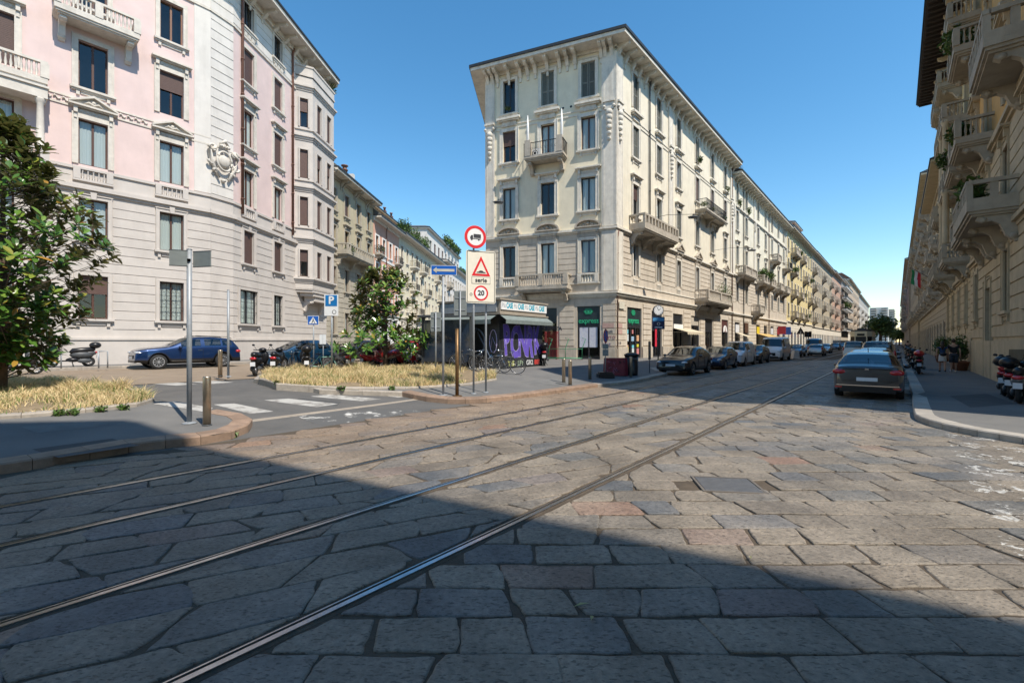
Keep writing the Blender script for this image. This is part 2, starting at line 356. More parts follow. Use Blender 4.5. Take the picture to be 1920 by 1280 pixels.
# tram rails
for i,v in enumerate(RV):
    mb=MB()
    us=[-12]+[x for x in range(-8,160,6)]
    for a,b in zip(us[:-1],us[1:]):
        for (v0,v1,z,mi) in ((v-.034,v+.008,.012,0),(v+.008,v+.036,-.006,1),(v+.036,v+.048,.010,0),(v-.075,v-.034,-.001,2),(v+.048,v+.075,-.001,2)):
            P=[UV(a,v0),UV(b,v0),UV(b,v1),UV(a,v1)]; mb.q([(p.x,p.y,gz(p.x,p.y)+z) for p in P],mi)
            if mi==0:
                for vv in (v0,v1):
                    P=[UV(a,vv),UV(b,vv)]; mb.q([(P[0].x,P[0].y,gz(*P[0])+z),(P[1].x,P[1].y,gz(*P[1])+z),(P[1].x,P[1].y,gz(*P[1])-.015),(P[0].x,P[0].y,gz(*P[0])-.015)],mi)
    mb.build('tram_rail',[RAIL,BLACK,DIRT])['kind']='structure'
# manhole cover
mh=thing('manhole_cover','rectangular dark steel manhole cover set flush in the sunlit stone paving','manhole cover',(MANH.x,MANH.y,.012),-.14)
mb=MB(); mb.box(-.33,.33,-.28,.28,-.03,.006); mb.build('cover_plate',M('manhole_iron',(.09,.09,.092),.55,.2,10,.3,60),mh)
mb=MB()
for a in (-1,1): mb.box(-.37,.37,a*.30-.015,a*.30+.015,-.03,.01); mb.box(a*.355-.015,a*.355+.015,-.285,.285,-.03,.0095)
mb.build('cover_frame',M('manhole_rim',(.14,.12,.10),.6,.2,10,.2),mh)
# litter leaves on the stones
LEAFG=M('dry_leaf',(.35,.33,.16),.7,.2,20,0)
for (px,py,rz,L,lab) in ((1090,1140,.4,.13,'pale bent leaf lying on the shaded stones near the camera'),(1110,1165,1.2,.06,'tiny straw of dry grass on the shaded stones below the bent leaf'),(1407,1050,1.3,.05,'small yellow straw lying on the sunlit stones')):
    p=G(px,py); mb=MB(); mb.q([(-L/2,0,.02),(0,-.012,.03),(L/2,0,.018),(0,.012,.03)]); tag(mb.build('fallen_leaf',LEAFG,None,(p.x,p.y,.006),rz),lab,'leaf')
# ---- pavements and kerbs
def kerb(par,pts,w=.3,h=.13,m=KERB,L=1.1,name='kerb_stone',side=1,lift=0,drop=None):
    """kerb stones one by one along a line; side=1: body lies to the left of the walking direction"""
    P=[Vector(p) for p in pts]; segs=[]
    if max((b-a).length for a,b in zip(P[:-1],P[1:]))<L*1.6 and len(P)>3:   # a curve: walk along it in stone lengths
        Q=[P[0]]; acc=0
        for a,b in zip(P[:-1],P[1:]):
            acc+=(b-a).length
            if acc>=min(L,.62)*.75: Q.append(b); acc=0
        if (Q[-1]-P[-1]).length>.05: Q.append(P[-1])
        P=Q
    for a,b in zip(P[:-1],P[1:]):
        n=max(1,round((b-a).length/L)); 
        for i in range(n): segs.append((a.lerp(b,i/n),a.lerp(b,(i+1)/n)))
    def nrm(i):
        a,b=segs[i]; d=(b-a).normalized(); return Vector((-d.y,d.x))*side
    for i,(a,b) in enumerate(segs):
        na=(nrm(i)+nrm(max(0,i-1))).normalized(); nb=(nrm(i)+nrm(min(len(segs)-1,i+1))).normalized()
        d=(b-a).normalized()*.004; q=[a+d-na*.035,b-d-nb*.035,b-d+nb*w,a+d+na*w]; c=(a+b)/2; z=random.uniform(-.003,.004)+lift+.008
        hh=h if drop is None else h*drop(i/len(segs))+.02
        mb=MB(); n0=len(mb.v)
        bev=.02; ins=[q[0].lerp(q[3],bev/w),q[1].lerp(q[2],bev/w),q[2],q[3]]
        mb.v=[(p.x-c.x,p.y-c.y,gz(p.x,p.y)-.1) for p in q]+[(p.x-c.x,p.y-c.y,gz(p.x,p.y)+hh-bev+z) for p in q[:2]]+[(p.x-c.x,p.y-c.y,gz(p.x,p.y)+hh+z+.003) for p in q[2:]]+[(p.x-c.x,p.y-c.y,gz(p.x,p.y)+hh+z+.003) for p in ins[:2]]
        mb.f=[(0,1,5,4),(4,5,9,8),(8,9,6,7),(1,2,6,9,5),(2,3,7,6),(3,0,4,8,7)]
        if side<0: mb.f=[f[::-1] for f in mb.f]
        mb.m=[0]*6; mb.sm=[False]*6; put(name,mb.mesh(name,m),par,(c.x,c.y,0))
def bez(P,n=8):
    out=[]; P=[Vector(p) for p in P]; P=[2*P[0]-P[1]]+P+[2*P[-1]-P[-2]]
    for i in range(1,len(P)-2):
        for k in range(n):
            t=k/n; a,b,c,d=P[i-1],P[i],P[i+1],P[i+2]
            out.append(.5*((2*b)+(c-a)*t+(2*a-5*b+4*c-d)*t*t+(3*b-a-3*c+d)*t**3))
    out.append(P[-2]); return out
# left island (near), bounded by the tram street, with a rounded nose
k1=bez([UV(-9,KL+.05),UV(-3,KL+.05),G(60,878),G(240,846),G(400,828),G(455,812),G(470,797),G(452,787),G(405,779)],5)
isl1=[tuple(p) for p in k1]+[tuple(G(330,757,.13)),tuple(G(250,742,.13)),tuple(G(100,716,.1)),tuple(G(-300,716,.1)),(-30,10),tuple(UV(-14,KL+2))]
pv1=sheet('near_pavement',isl1,.13,ASPH2); kerb(pv1,k1,.32,m=RKERB)
# granite slabs round the nose
# second island, the long pavement to the corner building
k2=bez([G(755,742),G(800,751),G(855,756),G(935,752),G(1040,738),G(1120,726)],4)
k3=bez([G(1120,726),G(1185,719),G(1250,704)],3)
k3b=[k3[-1]]+[UV(u,10.9) for u in (26,30,40,60,100,150)]
bed2=[G(487,712,.13),G(520,722,.13),G(640,730,.13),G(760,729,.13),G(880,722,.13),G(930,712,.13),G(925,700,.13),G(860,694,.1),G(700,690,.1),G(560,694,.1),G(495,702,.1)]
cornerP=onv(1154,15.05); 
isl2=[tuple(p) for p in k2]+[tuple(p) for p in k3[1:]]+[tuple(p) for p in k3b[1:]]+[tuple(UV(150,17)),tuple(UV(cornerP.length,17)),(-1,44),(-5.5,120),(-9,120),(-9,40)]+[tuple(G(*p,.1)) for p in ((700,688),(560,692),(487,703),(478,711),(600,731))]
pv2=sheet('corner_pavement',isl2,.13,ASPH2)
kerb(pv2,[G(487,703,.1),G(478,711,.1),G(600,731,.1),k2[0]],.1,.12,m=KERB,side=1); kerb(pv2,k2,.34,m=RKERB,side=1); kerb(pv2,k3,.34,m=KERB,side=1); kerb(pv2,k3b[:4],.3,m=KERB,side=1,L=1.6)
# right pavement
k4=[UV(150,-.42),UV(60,-.42),UV(30,-.42),UV(19,-.42)]+bez([G(1712,742),G(1716,775),G(1728,792),G(1800,812),G(1920,833)],3)+[Vector((9.6,4)),Vector((11,-2))]
k4=[k4[0]]+[k4[1]]+k4[2:]
isl4=[tuple(p) for p in k4]+[(30,-10),tuple(UV(20,-9)),tuple(UV(150,-9))]
pv4=sheet('right_pavement',isl4,.13,ASPH2); kerb(pv4,k4[1:],.3,m=SLABM,side=1,L=1.3)
# far pavement in front of the pink building, and its street of brown setts
PV=33.5
st=sheet('side_street',[tuple(UV(-40,22.5)),tuple(G(478,709)),(-9.2,38),(-9.2,160),(-15.2,160),(-15.8,34),tuple(UV(12,31)),tuple(UV(-40,31))],-.004,SETT)
pv3=sheet('far_pavement',[tuple(UV(-40,30.9)),tuple(UV(9.8,30.9)),(-15.8,34),(-10,140),(-13,150),(-22,60),tuple(UV(-40,36))],.13,ASPH2,.15)
kerb(pv3,[UV(-12,30.7),UV(9.6,30.7),(-15.6,34),(-13.5,60)],.3,m=KERB,L=1.5)
# zebra stripes on the asphalt
ZP=paint_worn('worn_road_paint',(.40,.385,.355),(.24,.225,.205),.46,3)
ZQ=paint_worn('scraped_road_paint',(.60,.58,.54),(.10,.098,.094),.60,2.6)
for i,q in enumerate((((400,757),(439,755),(513,770),(469,774)),((495,749),(541,746),(634,756),(594,762)),((582,742),(616,738),(715,747),(679,751)),((659,734),(695,732),(776,740),(748,744)))):
    sheet('zebra_stripe',[tuple(G(*p)) for p in q],-.012,ZP)
sheet('zebra_stripe',[tuple(G(*p)) for p in ((285,768),(330,763),(400,776),(380,783))],.136,ZP)
sheet('zebra_stripe',[tuple(G(*p)) for p in ((240,716),(285,713),(370,719),(330,722))],-.010,ZP)
sheet('zebra_stripe',[tuple(G(*p)) for p in ((330,713),(370,711),(440,716),(400,719))],-.009,ZP)
# the asphalt mouth edging: pale granite line between asphalt and stones
AL=M('granite_line',(.30,.255,.205),.75,.2,5,.2)
e=[G(452,836),G(560,806),G(650,789),G(760,772),G(860,757)]
mbp=[tuple(p) for p in e]
low=[tuple(G(px,py)) for px,py in ((455,826),(560,800),(650,784),(760,768),(850,757))]
sheet('asphalt_mouth',[tuple(G(*p)) for p in ((472,800),(455,826),(560,808),(650,794),(760,778),(900,757),(855,757),(800,752),(755,742),(600,731),(480,711),(330,722),(250,742),(340,757),(452,787))],.006 if False else -.014,ASPH)
sheet('granite_line',[tuple(G(*p)) for p in ((385,796),(700,757),(850,737),(853,739),(700,760.5),(388,800.5))],-.0105,AL)
sheet('zebra_stripe',[tuple(G(*p)) for p in ((560,780),(600,770),(770,766),(800,772),(700,788),(600,796))],-.0118,ZQ)
PATCH=M('asphalt_repair',(.075,.074,.073),.85,.2,2,.4,120); PATCH2=M('asphalt_pale_repair',(.15,.147,.14),.85,.2,2,.4,120)
for m_,q in ((PATCH,((60,842),(210,822),(262,835),(110,858))),(PATCH2,((980,716),(1100,704),(1130,709),(1015,724))),(PATCH,((1780,742),(1850,738),(1905,757),(1820,764))),(PATCH2,((40,800),(180,789),(215,796),(70,812)))):
    sheet('asphalt_patch',[tuple(G(*p,.13)) for p in q],.134,m_)
for q in (((560,745),(640,752),(632,760),(548,752)),): sheet('asphalt_patch',[tuple(G(*p)) for p in q],-.0125,PATCH)
# low kerb stones of the flower beds and their soil
SOIL=M('dry_soil',(.22,.165,.10),.95,.3,4,.4,40)
bed1=[G(-260,800,.13),G(40,783,.13),G(160,773,.13),G(255,762,.13),G(287,752,.13),G(278,742,.13),G(200,726,.1),G(100,716,.1),G(-260,720,.1)]
for nm,bd,par in (('left_bed_soil',bed1,pv1),('centre_bed_soil',bed2,pv2)):
    sheet(nm,[tuple(p) for p in bd],.155,SOIL)
kerb(pv1,bed1[:7],.12,.20,KERB,.9,'bed_edging',side=1); kerb(pv2,bed2+[bed2[0]],.12,.18,KERB,.9,'bed_edging',side=1)
# ---------------- building kit ----------------
TRIM=M('pale_stone_trim',(.60,.555,.49),.8,.12,3,.2,30,dirt=.35)
TRIMC=M('cream_trim',(.68,.63,.54),.8,.12,3,.2,30,dirt=.45)
GREYST=M('weathered_stone',(.44,.39,.32),.85,.2,3,.3,25,dirt=.5)
WOODF=M('brown_window_frame',(.085,.04,.028),.5,.2,14,.05); WOODL=M('reddish_window_frame',(.20,.10,.06),.5,.15,14,.05)
WHITEF=M('white_window_frame',(.55,.55,.53),.5,.08,14,.03); DARKF=M('dark_window_frame',(.035,.035,.04),.5,.15,14,.05)
CURT=M('window_curtain',(.55,.60,.58),.9,.06,9,.1,30,wp=False,stretch=(9,1,.3),rnd=.12); SHUT=M('brown_roller_shutter',(.10,.058,.048),.6,.1,9,.05,rnd=.15)
GSHUT=M('grey_green_shutter',(.20,.20,.17),.6,.12,9,.05,rnd=.15); COPPER=M('copper_downpipe',(.16,.075,.05),.5,.2,6,.05)
GUT=M('dark_gutter',(.03,.032,.034),.5,.15,6,.05); TILE=M('roof_tile',(.16,.085,.06),.85,.3,4,.4,20); SLATE=M('grey_roof',(.13,.13,.13),.7,.2,4,.2)
IRON=M('wrought_iron',(.03,.028,.026),.6,.2,15,.05)
SHOPD=M('shop_dark',(.02,.022,.026),.3,.2,6,.02)
MC={}
def cached(key,fn):
    if key not in MC: MC[key]=fn()
    return MC[key]
def frame_mesh(w,h,m,kind):
    def f():
        b=MB(); t=.075; y0,y1=.17,.24
        b.box(-w/2,-w/2+t,y0,y1,0,h); b.box(w/2-t,w/2,y0,y1,0,h); b.box(-w/2+t,w/2-t,y0,y1,h-t,h); b.box(-w/2+t,w/2-t,y0,y1,0,t)
        if kind!='single': b.box(-.05,.05,y0-.01,y1,t,h-t)
        if kind=='cross': b.box(-w/2+t,w/2-t,y0+.003,y1-.003,h*.68,h*.68+.06)
        return b.mesh('window',m)
    return cached(('fr',w,h,m.name,kind),f)
def pane_mesh(w,h): return cached(('pn',w,h),lambda:(lambda b:(b.q([(-w/2+.02,.205,.02),(w/2-.02,.205,.02),(w/2-.02,.205,h-.02),(-w/2+.02,.205,h-.02)]),b.mesh('pane',dark_glass))[1])(MB()))
def curtain_mesh(w,h):
    def f():
        b=MB(); n=14
        for s in (-1,1):
            for i in range(n):
                x0=s*(.03+(w/2-.06)*i/n); x1=s*(.03+(w/2-.06)*(i+1)/n); y0=.25+.015*math.sin(i*1.7); y1=.25+.015*math.sin((i+1)*1.7)
                b.q([(x0,y0,.02),(x1,y1,.02),(x1,y1,h),(x0,y0,h)],0,True)
        return b.mesh('curtain',CURT)
    return cached(('cu',w,h),f)
def dark_back(w,h):
    def f():
        b=MB(); b.box(-w/2-.4,w/2+.4,.32,1.6,-.3,h+.3,skip='f'); return b.mesh('room',M('dim_room',(.10,.085,.07),.9,.2,1,0,rnd=.4))
    return cached(('db',w,h),f)
def roller_mesh(w,h,part=1.0,m=SHUT):
    def f():
        b=MB(); z=h; n=int(h*part/.09)
        for i in range(n):
            b.box(-w/2+.02,w/2-.02,.10,.125,z-.084,z); z-=.09
        return b.mesh('roller_shutter',m)
    return cached(('ro',w,h,part,m.name),f)
def leaf_shutter(w,h,m):
    def f():
        b=MB()
        for s in (-1,1):
            x0,x1=(s*.02,s*(w/2-.03)) if s>0 else (-(w/2-.03),-.02)
            b.box(x0,x0+.06,.05,.1,.02,h-.02); b.box(x1-.06,x1,.05,.1,.02,h-.02)
            for zz in (.02,h*.42,h-.09): b.box(x0+.06,x1-.06,.052,.098,zz,zz+.07)
            z=.1
            while z<h-.1:
                b.q([(x0+.06,.055,z),(x1-.06,.055,z),(x1-.06,.09,z+.07),(x0+.06,.09,z+.07)]); z+=.075
        return b.mesh('louvre_shutter',m)
    return cached(('ls',w,h,m.name),f)
def surround_mesh(w,h,m,kind,jw=.2):
    def f():
        b=MB(); p=.07
        b.box(-w/2-jw,-w/2,-p,.04,0,h); b.box(w/2,w/2+jw,-p,.04,0,h); b.box(-w/2-jw,w/2+jw,-p-.004,.04,h,h+jw)
        b.box(-w/2-jw-.02,-w/2-jw+.03,-p-.03,.0,0,h+jw+.02); b.box(w/2+jw-.03,w/2+jw+.02,-p-.03,.0,0,h+jw+.02)
        if 'sill' in kind:
            b.box(-w/2-jw-.1,w/2+jw+.1,-.2,.2,-.12,-.003); b.box(-w/2-jw-.04,w/2+jw+.04,-.13,0,-.2,-.12); b.box(-w/2+.1,w/2-.1,-.06,0,-.34,-.2)
            for s in (-1,1): b.box(s*(w/2+.02)-.07,s*(w/2+.02)+.07,-.1,0,-.42,-.2)
        if 'hood' in kind or 'ped' in kind or 'arch' in kind:
            z=h+jw
            b.box(-w/2-jw*.6,w/2+jw*.6,-.05,0,z+.02,z+.3)                       # frieze
            for i in range(5): x=(i-2)*w/5; b.lathe([(.001,-.02),(.06,-.01),(.075,.03),(.05,.05)],(x,-.05,z+.16),6,0,'y') if False else b.box(x-.06,x+.06,-.09,-.04,z+.09,z+.23)
            for s in (-1,1):
                x=s*(w/2+jw*.5); b.box(x-.08,x+.08,-.2,0,z+.0,z+.3); b.box(x-.06,x+.06,-.12,0,z-.28,z)
            z+=.3; W=w/2+jw+.16
            b.box(-W+.06,W-.06,-.22,0,z,z+.06); b.box(-W,W,-.32,0,z+.06,z+.15)
            if 'ped' in kind:
                z+=.15
                b.prism([(-W,z),(W,z),(0,z+.48)],-.14,0,0,True,'y')
                for s in (-1,1): b.prism([(s*W,z),(s*W,z+.09),(0,z+.6),(0,z+.48)],-.33,-.002,0,True,'y')
                b.lathe([(.001,-.24),(.08,-.22),(.12,-.14),(.1,0)],(0,0,z+.24),10,0,'y'); b.tube([(-.4,-.17,z+.08),(-.2,-.2,z+.2),(0,-.2,z+.1),(.2,-.2,z+.2),(.4,-.17,z+.08)],[.03,.05,.05,.05,.03],6)
                pass
            if 'arch' in kind:
                z+=.15; n=10; R=[(W*math.cos(PI*i/n),z+.5*math.sin(PI*i/n)) for i in range(n+1)]; R2=[(W*.86*math.cos(PI*i/n),z+.4*math.sin(PI*i/n)) for i in range(n+1)]
                b.prism(R,-.1,0,0,True,'y')
                for i in range(n): b.prism([R[i],R[i+1],R2[i+1],R2[i]],-.3,-.1,0,True,'y')
                b.lathe([(.001,-.24),(.1,-.2),(.16,-.1)],(0,0,z+.2),8,0,'y')
                for s in (-1,1): b.lathe([(.001,-.18),(.09,-.16),(.12,-.1)],(s*.32,0,z+.12),7,0,'y')
        if 'key' in kind:
            b.box(-w/2-jw-.05,w/2+jw+.05,-.12,0,h+jw+.02,h+jw+.08); b.prism([(-.1,h-.02),(.1,h-.02),(.14,h+jw+.22),(-.14,h+jw+.22)],-.15,0,0,True,'y')
        return b.mesh('surround',m)
    return cached(('su',w,h,m.name,kind,jw),f)
def baluster(b,x,y,z0,h,n=6,r=1.0,mi=0):
    b.lathe([(.055*r,0),(.055*r,h*.08),(.03*r,h*.12),(.065*r,h*.35),(.03*r,h*.72),(.045*r,h*.85),(.055*r,h*.92),(.055*r,h)],(x,y,z0),n,mi)
def grille_mesh(w,h):
    def f():
        b=MB(); n=5
        for i in range(n): x=-w/2+w*(i+.5)/n; b.box(x-.01,x+.01,.03,.05,0,h)
        for z in (.05,h*.35,h*.65,h-.05): b.box(-w/2,w/2,.028,.052,z-.012,z+.012)
        for i in range(n-1):
            for zz in (.2,.5,.8): 
                x=-w/2+w*(i+1)/n; c=(x,.04,h*zz); pts=[(c[0]+.09*math.cos(t*PI/4),.04,c[2]+.16*math.sin(t*PI/4)) for t in range(9)]; b.tube(pts,.008,4)
        return b.mesh('window_grille',IRON)
    return cached(('gr',w,h),f)
def apron_mesh(w,m):
    def f():
        b=MB(); b.box(-w/2-.28,w/2+.28,-.16,0,-.1,0); b.box(-w/2-.28,w/2+.28,-.16,0,-.72,-.62)
        for s in (-1,1): b.box(s*(w/2+.12)-.14,s*(w/2+.12)+.14,-.17,0,-.62,-.1)
        b.box(-w/2,w/2,-.02,.0,-.62,-.1)
        k=int(w/.19)
        for i in range(k): baluster(b,-w/2+w*(i+.5)/k,-.08,-.62,.52,6,1)
        return b.mesh('balustrade_panel',m)
    return cached(('ap',w,m.name),f)
def balcony_mesh(L,D,m,style):
    def f():
        b=MB(); b.box(-L/2,L/2,-D,0,-.16,0); b.box(-L/2+.06,L/2-.06,-D+.06,0,-.26,-.16); b.box(-L/2+.14,L/2-.14,-D+.14,0,-.34,-.26); return b.mesh('balcony',m)
    return cached(('bal',L,D,m.name),f)
def balrail_mesh(L,D,m,style):
    def f():
        b=MB(); h=.95
        if style=='stone':
            for (x0,x1,y0,y1) in ((-L/2,L/2,-D,-D+.16),(-L/2,-L/2+.16,-D+.16,0),(L/2-.16,L/2,-D+.16,0)):
                b.box(x0,x1,y0,y1,0.002,.12); b.box(x0-.02,x1+.02,y0-.02,y1+.02,h-.12,h)
            for x in (-L/2+.1,L/2-.1)+((0,) if L>3 else ()): b.box(x-.16,x+.16,-D-.03,-D+.2,.12,h-.12)
            n=max(3,int(L/.2))
            for i in range(n):
                x=-L/2+.3+(L-.6)*(i+.5)/n
                if L>3 and abs(x)<.2: continue
                baluster(b,x,-D+.08,.12,h-.24,6,.95)
            k=max(2,int(D/.22))
            for s in (-1,1):
                for i in range(k-1): baluster(b,s*(L/2-.08),-D+.25+(D-.35)*(i+.5)/k,.12,h-.24,6,.95)
        elif style=='lattice':
            for (x0,x1,y0,y1) in ((-L/2,L/2,-D,-D+.16),(-L/2,-L/2+.16,-D+.16,0),(L/2-.16,L/2,-D+.16,0)):
                b.box(x0,x1,y0,y1,0.002,.3); b.box(x0-.02,x1+.02,y0-.02,y1+.02,h-.14,h)
            n=max(2,int(L/.55))
            for i in range(n+1):
                x=-L/2+.1+(L-.2)*i/n; b.box(x-.1,x+.1,-D-.01,-D+.17,.3,h-.14)
            for s in (-1,1): b.box(s*(L/2-.08)-.07,s*(L/2-.08)+.07,-D*.55,-D*.4,.3,h-.14)
        else:
            r=.018
            b.box(-L/2,L/2,-D,-D+.05,h-.04,h); b.box(-L/2,-L/2+.05,-D+.05,0,h-.04,h); b.box(L/2-.05,L/2,-D+.05,0,h-.04,h)
            n=int(L/.13)
            for i in range(n+1): x=-L/2+.02+(L-.04)*i/n; b.box(x-.011,x+.011,-D+.012,-D+.034,0,h-.04)
            for s in (-1,1):
                for i in range(int(D/.13)): y=-D+.1+i*.13; b.box(s*(L/2-.025)-.011,s*(L/2-.025)+.011,y,y+.02,0,h-.04)
            for i in range(n//2):
                x=-L/2+.13+(L-.2)*i/(n//2); b.tube([(x+.06*math.cos(t*PI/3),-D+.02,.5+.1*math.sin(t*PI/3)) for t in range(7)],.01,4,0,False)
        return b.mesh('balustrade',m)
    return cached(('br',L,D,m.name,style),f)
def bracket_mesh(D,m,hh=.75):
    def f():
        b=MB(); pr=[(-.0,0),(-D*.92,0),(-D*.95,-.14),(-D*.8,-.24),(-D*.6,-.2),(-D*.42,-.34),(-D*.3,-hh*.75),(-.1,-hh),(0,-hh)]
        b.prism([(p[0],p[1]) for p in pr],-.13,.13,0,True,'x')
        b.lathe([(.001,-.16),(.1,-.15),(.1,.15),(.001,.16)],(0,-D*.78,-.14),8,0,'x'); b.lathe([(.001,-.16),(.12,-.15),(.12,.15),(.001,.16)],(0,-.14,-hh*.8),8,0,'x')
        return b.mesh('bracket',m)
    return cached(('bk',D,m.name,hh),f)
def corbel_mesh(D,m,h=.7):
    def f():
        b=MB(); b.prism([(0,0),(-D,0),(-D,-.16),(-D*.78,-.26),(-D*.45,-.24),(-D*.3,-.44),(-.14,-h),(0,-h)],-.12,.12,0,True,'x'); b.box(-.16,.16,-D-.04,0,-.06,-.001); b.box(-.08,.08,-.09,0,-h-.35,-h); return b.mesh('corbel',m)
    return cached(('cb',D,m.name,h),f)
def outset(poly,ds):
    n=len(poly); out=[]
    for i in range(n):
        a,b,c=Vector(poly[i-1]),Vector(poly[i]),Vector(poly[(i+1)%n]); d1=(b-a).normalized(); d2=(c-b).normalized()
        n1=Vector((d1.y,-d1.x)); n2=Vector((d2.y,-d2.x)); p1=a+n1*ds[i-1]; p2=b+n2*ds[i]
        den=d1.x*d2.y-d1.y*d2.x
        if abs(den)<.02: out.append(b+n1*max(ds[i-1],ds[i])); continue
        t=((p2.x-p1.x)*d2.y-(p2.y-p1.y)*d2.x)/den; out.append(p1+d1*t)
    return out
class Bld:
    """poly counter-clockwise seen from above; edges listed as facades get detail, the others plain walls"""
    def __init__(s,name,label,cat,poly,ztop,group=None):
        s.poly=[Vector(p[:2]) for p in poly]; o=s.poly[0]; s.z=ztop
        s.root=thing(name,label,cat,(o.x,o.y,0),0,group); s.o=o; s.fac={}
    def plain(s,edges,m,z0=-.6,z1=None,name='party_wall'):
        b=MB()
        for i in edges:
            p=s.poly[i]-s.o; q=s.poly[(i+1)%len(s.poly)]-s.o; b.q([(p.x,p.y,z0),(q.x,q.y,z0),(q.x,q.y,z1 or s.z),(p.x,p.y,z1 or s.z)])
        b.build(name,m,s.root)
    def eave(s,ds,th=.22,m=TRIM,gm=GUT,roof=TILE,rise=2.2,ins=4,gut=.16):
        P=[p-s.o for p in outset(s.poly,ds)]; z=s.z
        b=MB(); b.prism([(p.x,p.y) for p in P],z,z+th); b.build('eave',m,s.root)
        P2=[p-s.o for p in outset(s.poly,[d+.09 if d>0 else 0 for d in ds])]
        b=MB(); b.prism([(p.x,p.y) for p in P2],z+th+.003,z+th+gut); b.build('gutter',gm,s.root)
        P3=[p-s.o for p in outset(s.poly,[d-ins if d>0 else d for d in ds])]
        b=MB(); n=len(P)
        z1=z+th+gut+.004
        for i in range(n):
            j=(i+1)%n; b.q([(P[i].x,P[i].y,z1),(P[j].x,P[j].y,z1),(P3[j].x,P3[j].y,z1+rise),(P3[i].x,P3[i].y,z1+rise)])
        b.q([(p.x,p.y,z1+rise) for p in P3]); b.build('roof',roof,s.root)
    def F(s,i): 
        if i not in s.fac: s.fac[i]=Fac(s,i)
        return s.fac[i]
class Fac:
    def __init__(s,b,i):
        s.b=b; p=b.poly[i]; q=b.poly[(i+1)%len(b.poly)]; s.p=p-b.o; d=q-p; s.L=d.length; s.d=d.normalized(); s.ang=math.atan2(s.d.y,s.d.x); s.n=Vector((s.d.y,-s.d.x)); s.ops=[]
    def P(s,x,o=0): v=s.p+s.d*x+s.n*o; return v
    def put(s,name,me,x,z,o=0,parent=None):
        if parent: return put(name,me,parent)
        v=s.P(x,o); return put(name,me,s.b.root,(v.x,v.y,z),s.ang)
    def build(s,mb,name,m,x=0,z=0,o=0): return s.put(name,mb.mesh(name,m),x,z,o)
    def band(s,name,z0,z1,out,m,x0=0,x1=None,steps=None):
        b=MB(); x1=s.L if x1 is None else x1
        for (a,c,o) in (steps or [(z0,z1,out)]): b.box(x0-(o*.7 if x0==0 and s.wrap0 else 0),x1+(o*.7 if x1==s.L and s.wrap1 else 0),-o,0.0,a,c)
        return s.build(b,name,m)
    wrap0=False; wrap1=False
    def wall(s,z0,z1,m,depth=.34,name='wall'):
        ops=[o for o in s.ops if o[1]<z1-.01 and o[1]+o[3]>z0+.01]
        xs=sorted(set([0,s.L]+[round(o[0]-o[2]/2,4) for o in ops]+[round(o[0]+o[2]/2,4) for o in ops])); zs=sorted(set([z0,z1]+[round(min(z1,max(z0,o[1])),4) for o in ops]+[round(min(z1,max(z0,o[1]+o[3])),4) for o in ops]))
        b=MB()
        for i in range(len(xs)-1):
            xa,xb=xs[i],xs[i+1]
            if xb-xa<.001: continue
            xc=(xa+xb)/2; run=None
            for k in range(len(zs)-1):
                zc=(zs[k]+zs[k+1])/2; hole=any(abs(xc-o[0])<o[2]/2 and o[1]<zc<o[1]+o[3] for o in ops)
                if hole:
                    if run is not None: b.q([(xa,0,run),(xb,0,run),(xb,0,zs[k]),(xa,0,zs[k])]); run=None
                elif run is None: run=zs[k]
            if run is not None: b.q([(xa,0,run),(xb,0,run),(xb,0,z1),(xa,0,z1)])
        for (x,z,w_,h) in ops:
            xa,xb,za,zb=x-w_/2,x+w_/2,max(z,z0),min(z+h,z1)
            b.q([(xa,0,za),(xa,depth,za),(xa,depth,zb),(xa,0,zb)]); b.q([(xb,depth,za),(xb,0,za),(xb,0,zb),(xb,depth,zb)])
            if zb==z+h: b.q([(xa,depth,zb),(xb,depth,zb),(xb,0,zb),(xa,0,zb)])
            if za==z: b.q([(xa,0,za),(xb,0,za),(xb,depth,za),(xa,depth,za)])
        return s.build(b,name,m)
    def win(s,x,z,w_=1.15,h=2.3,fm=WOODF,kind='double',sur='flat sill',tm=TRIM,inside=None,jw=.2,shm=SHUT,label=None,far=False):
        s.ops.append((x,z,w_,h)); o=s.put('window',frame_mesh(w_,h,fm,kind),x,z)
        if label: o['label']=label
        s.put('pane',pane_mesh(w_,h),0,0,0,o)
        if sur: s.put('surround',surround_mesh(w_,h,tm,sur,jw),0,0,0,o)
        r=random.random(); inside=inside or ('curtain' if r<.5 else 'dark' if r<.62 else 'roller' if r<.85 else 'half')
        if not far: s.put('room',dark_back(w_,h),0,0,0,o)
        if inside=='curtain': s.put('curtain',curtain_mesh(w_,h),0,0,0,o)
        elif inside=='roller': s.put('roller_shutter',roller_mesh(w_,h,1,shm),0,0,0,o)
        elif inside=='half': s.put('roller_shutter',roller_mesh(w_,h,.45,shm),0,0,0,o)
        elif inside=='louvre': s.put('louvre_shutter',leaf_shutter(w_,h,GSHUT),0,0,0,o)
        elif inside=='grille': s.put('curtain',curtain_mesh(w_,h),0,0,0,o); s.put('window_grille',grille_mesh(w_,h),0,0,0,o)
        return o
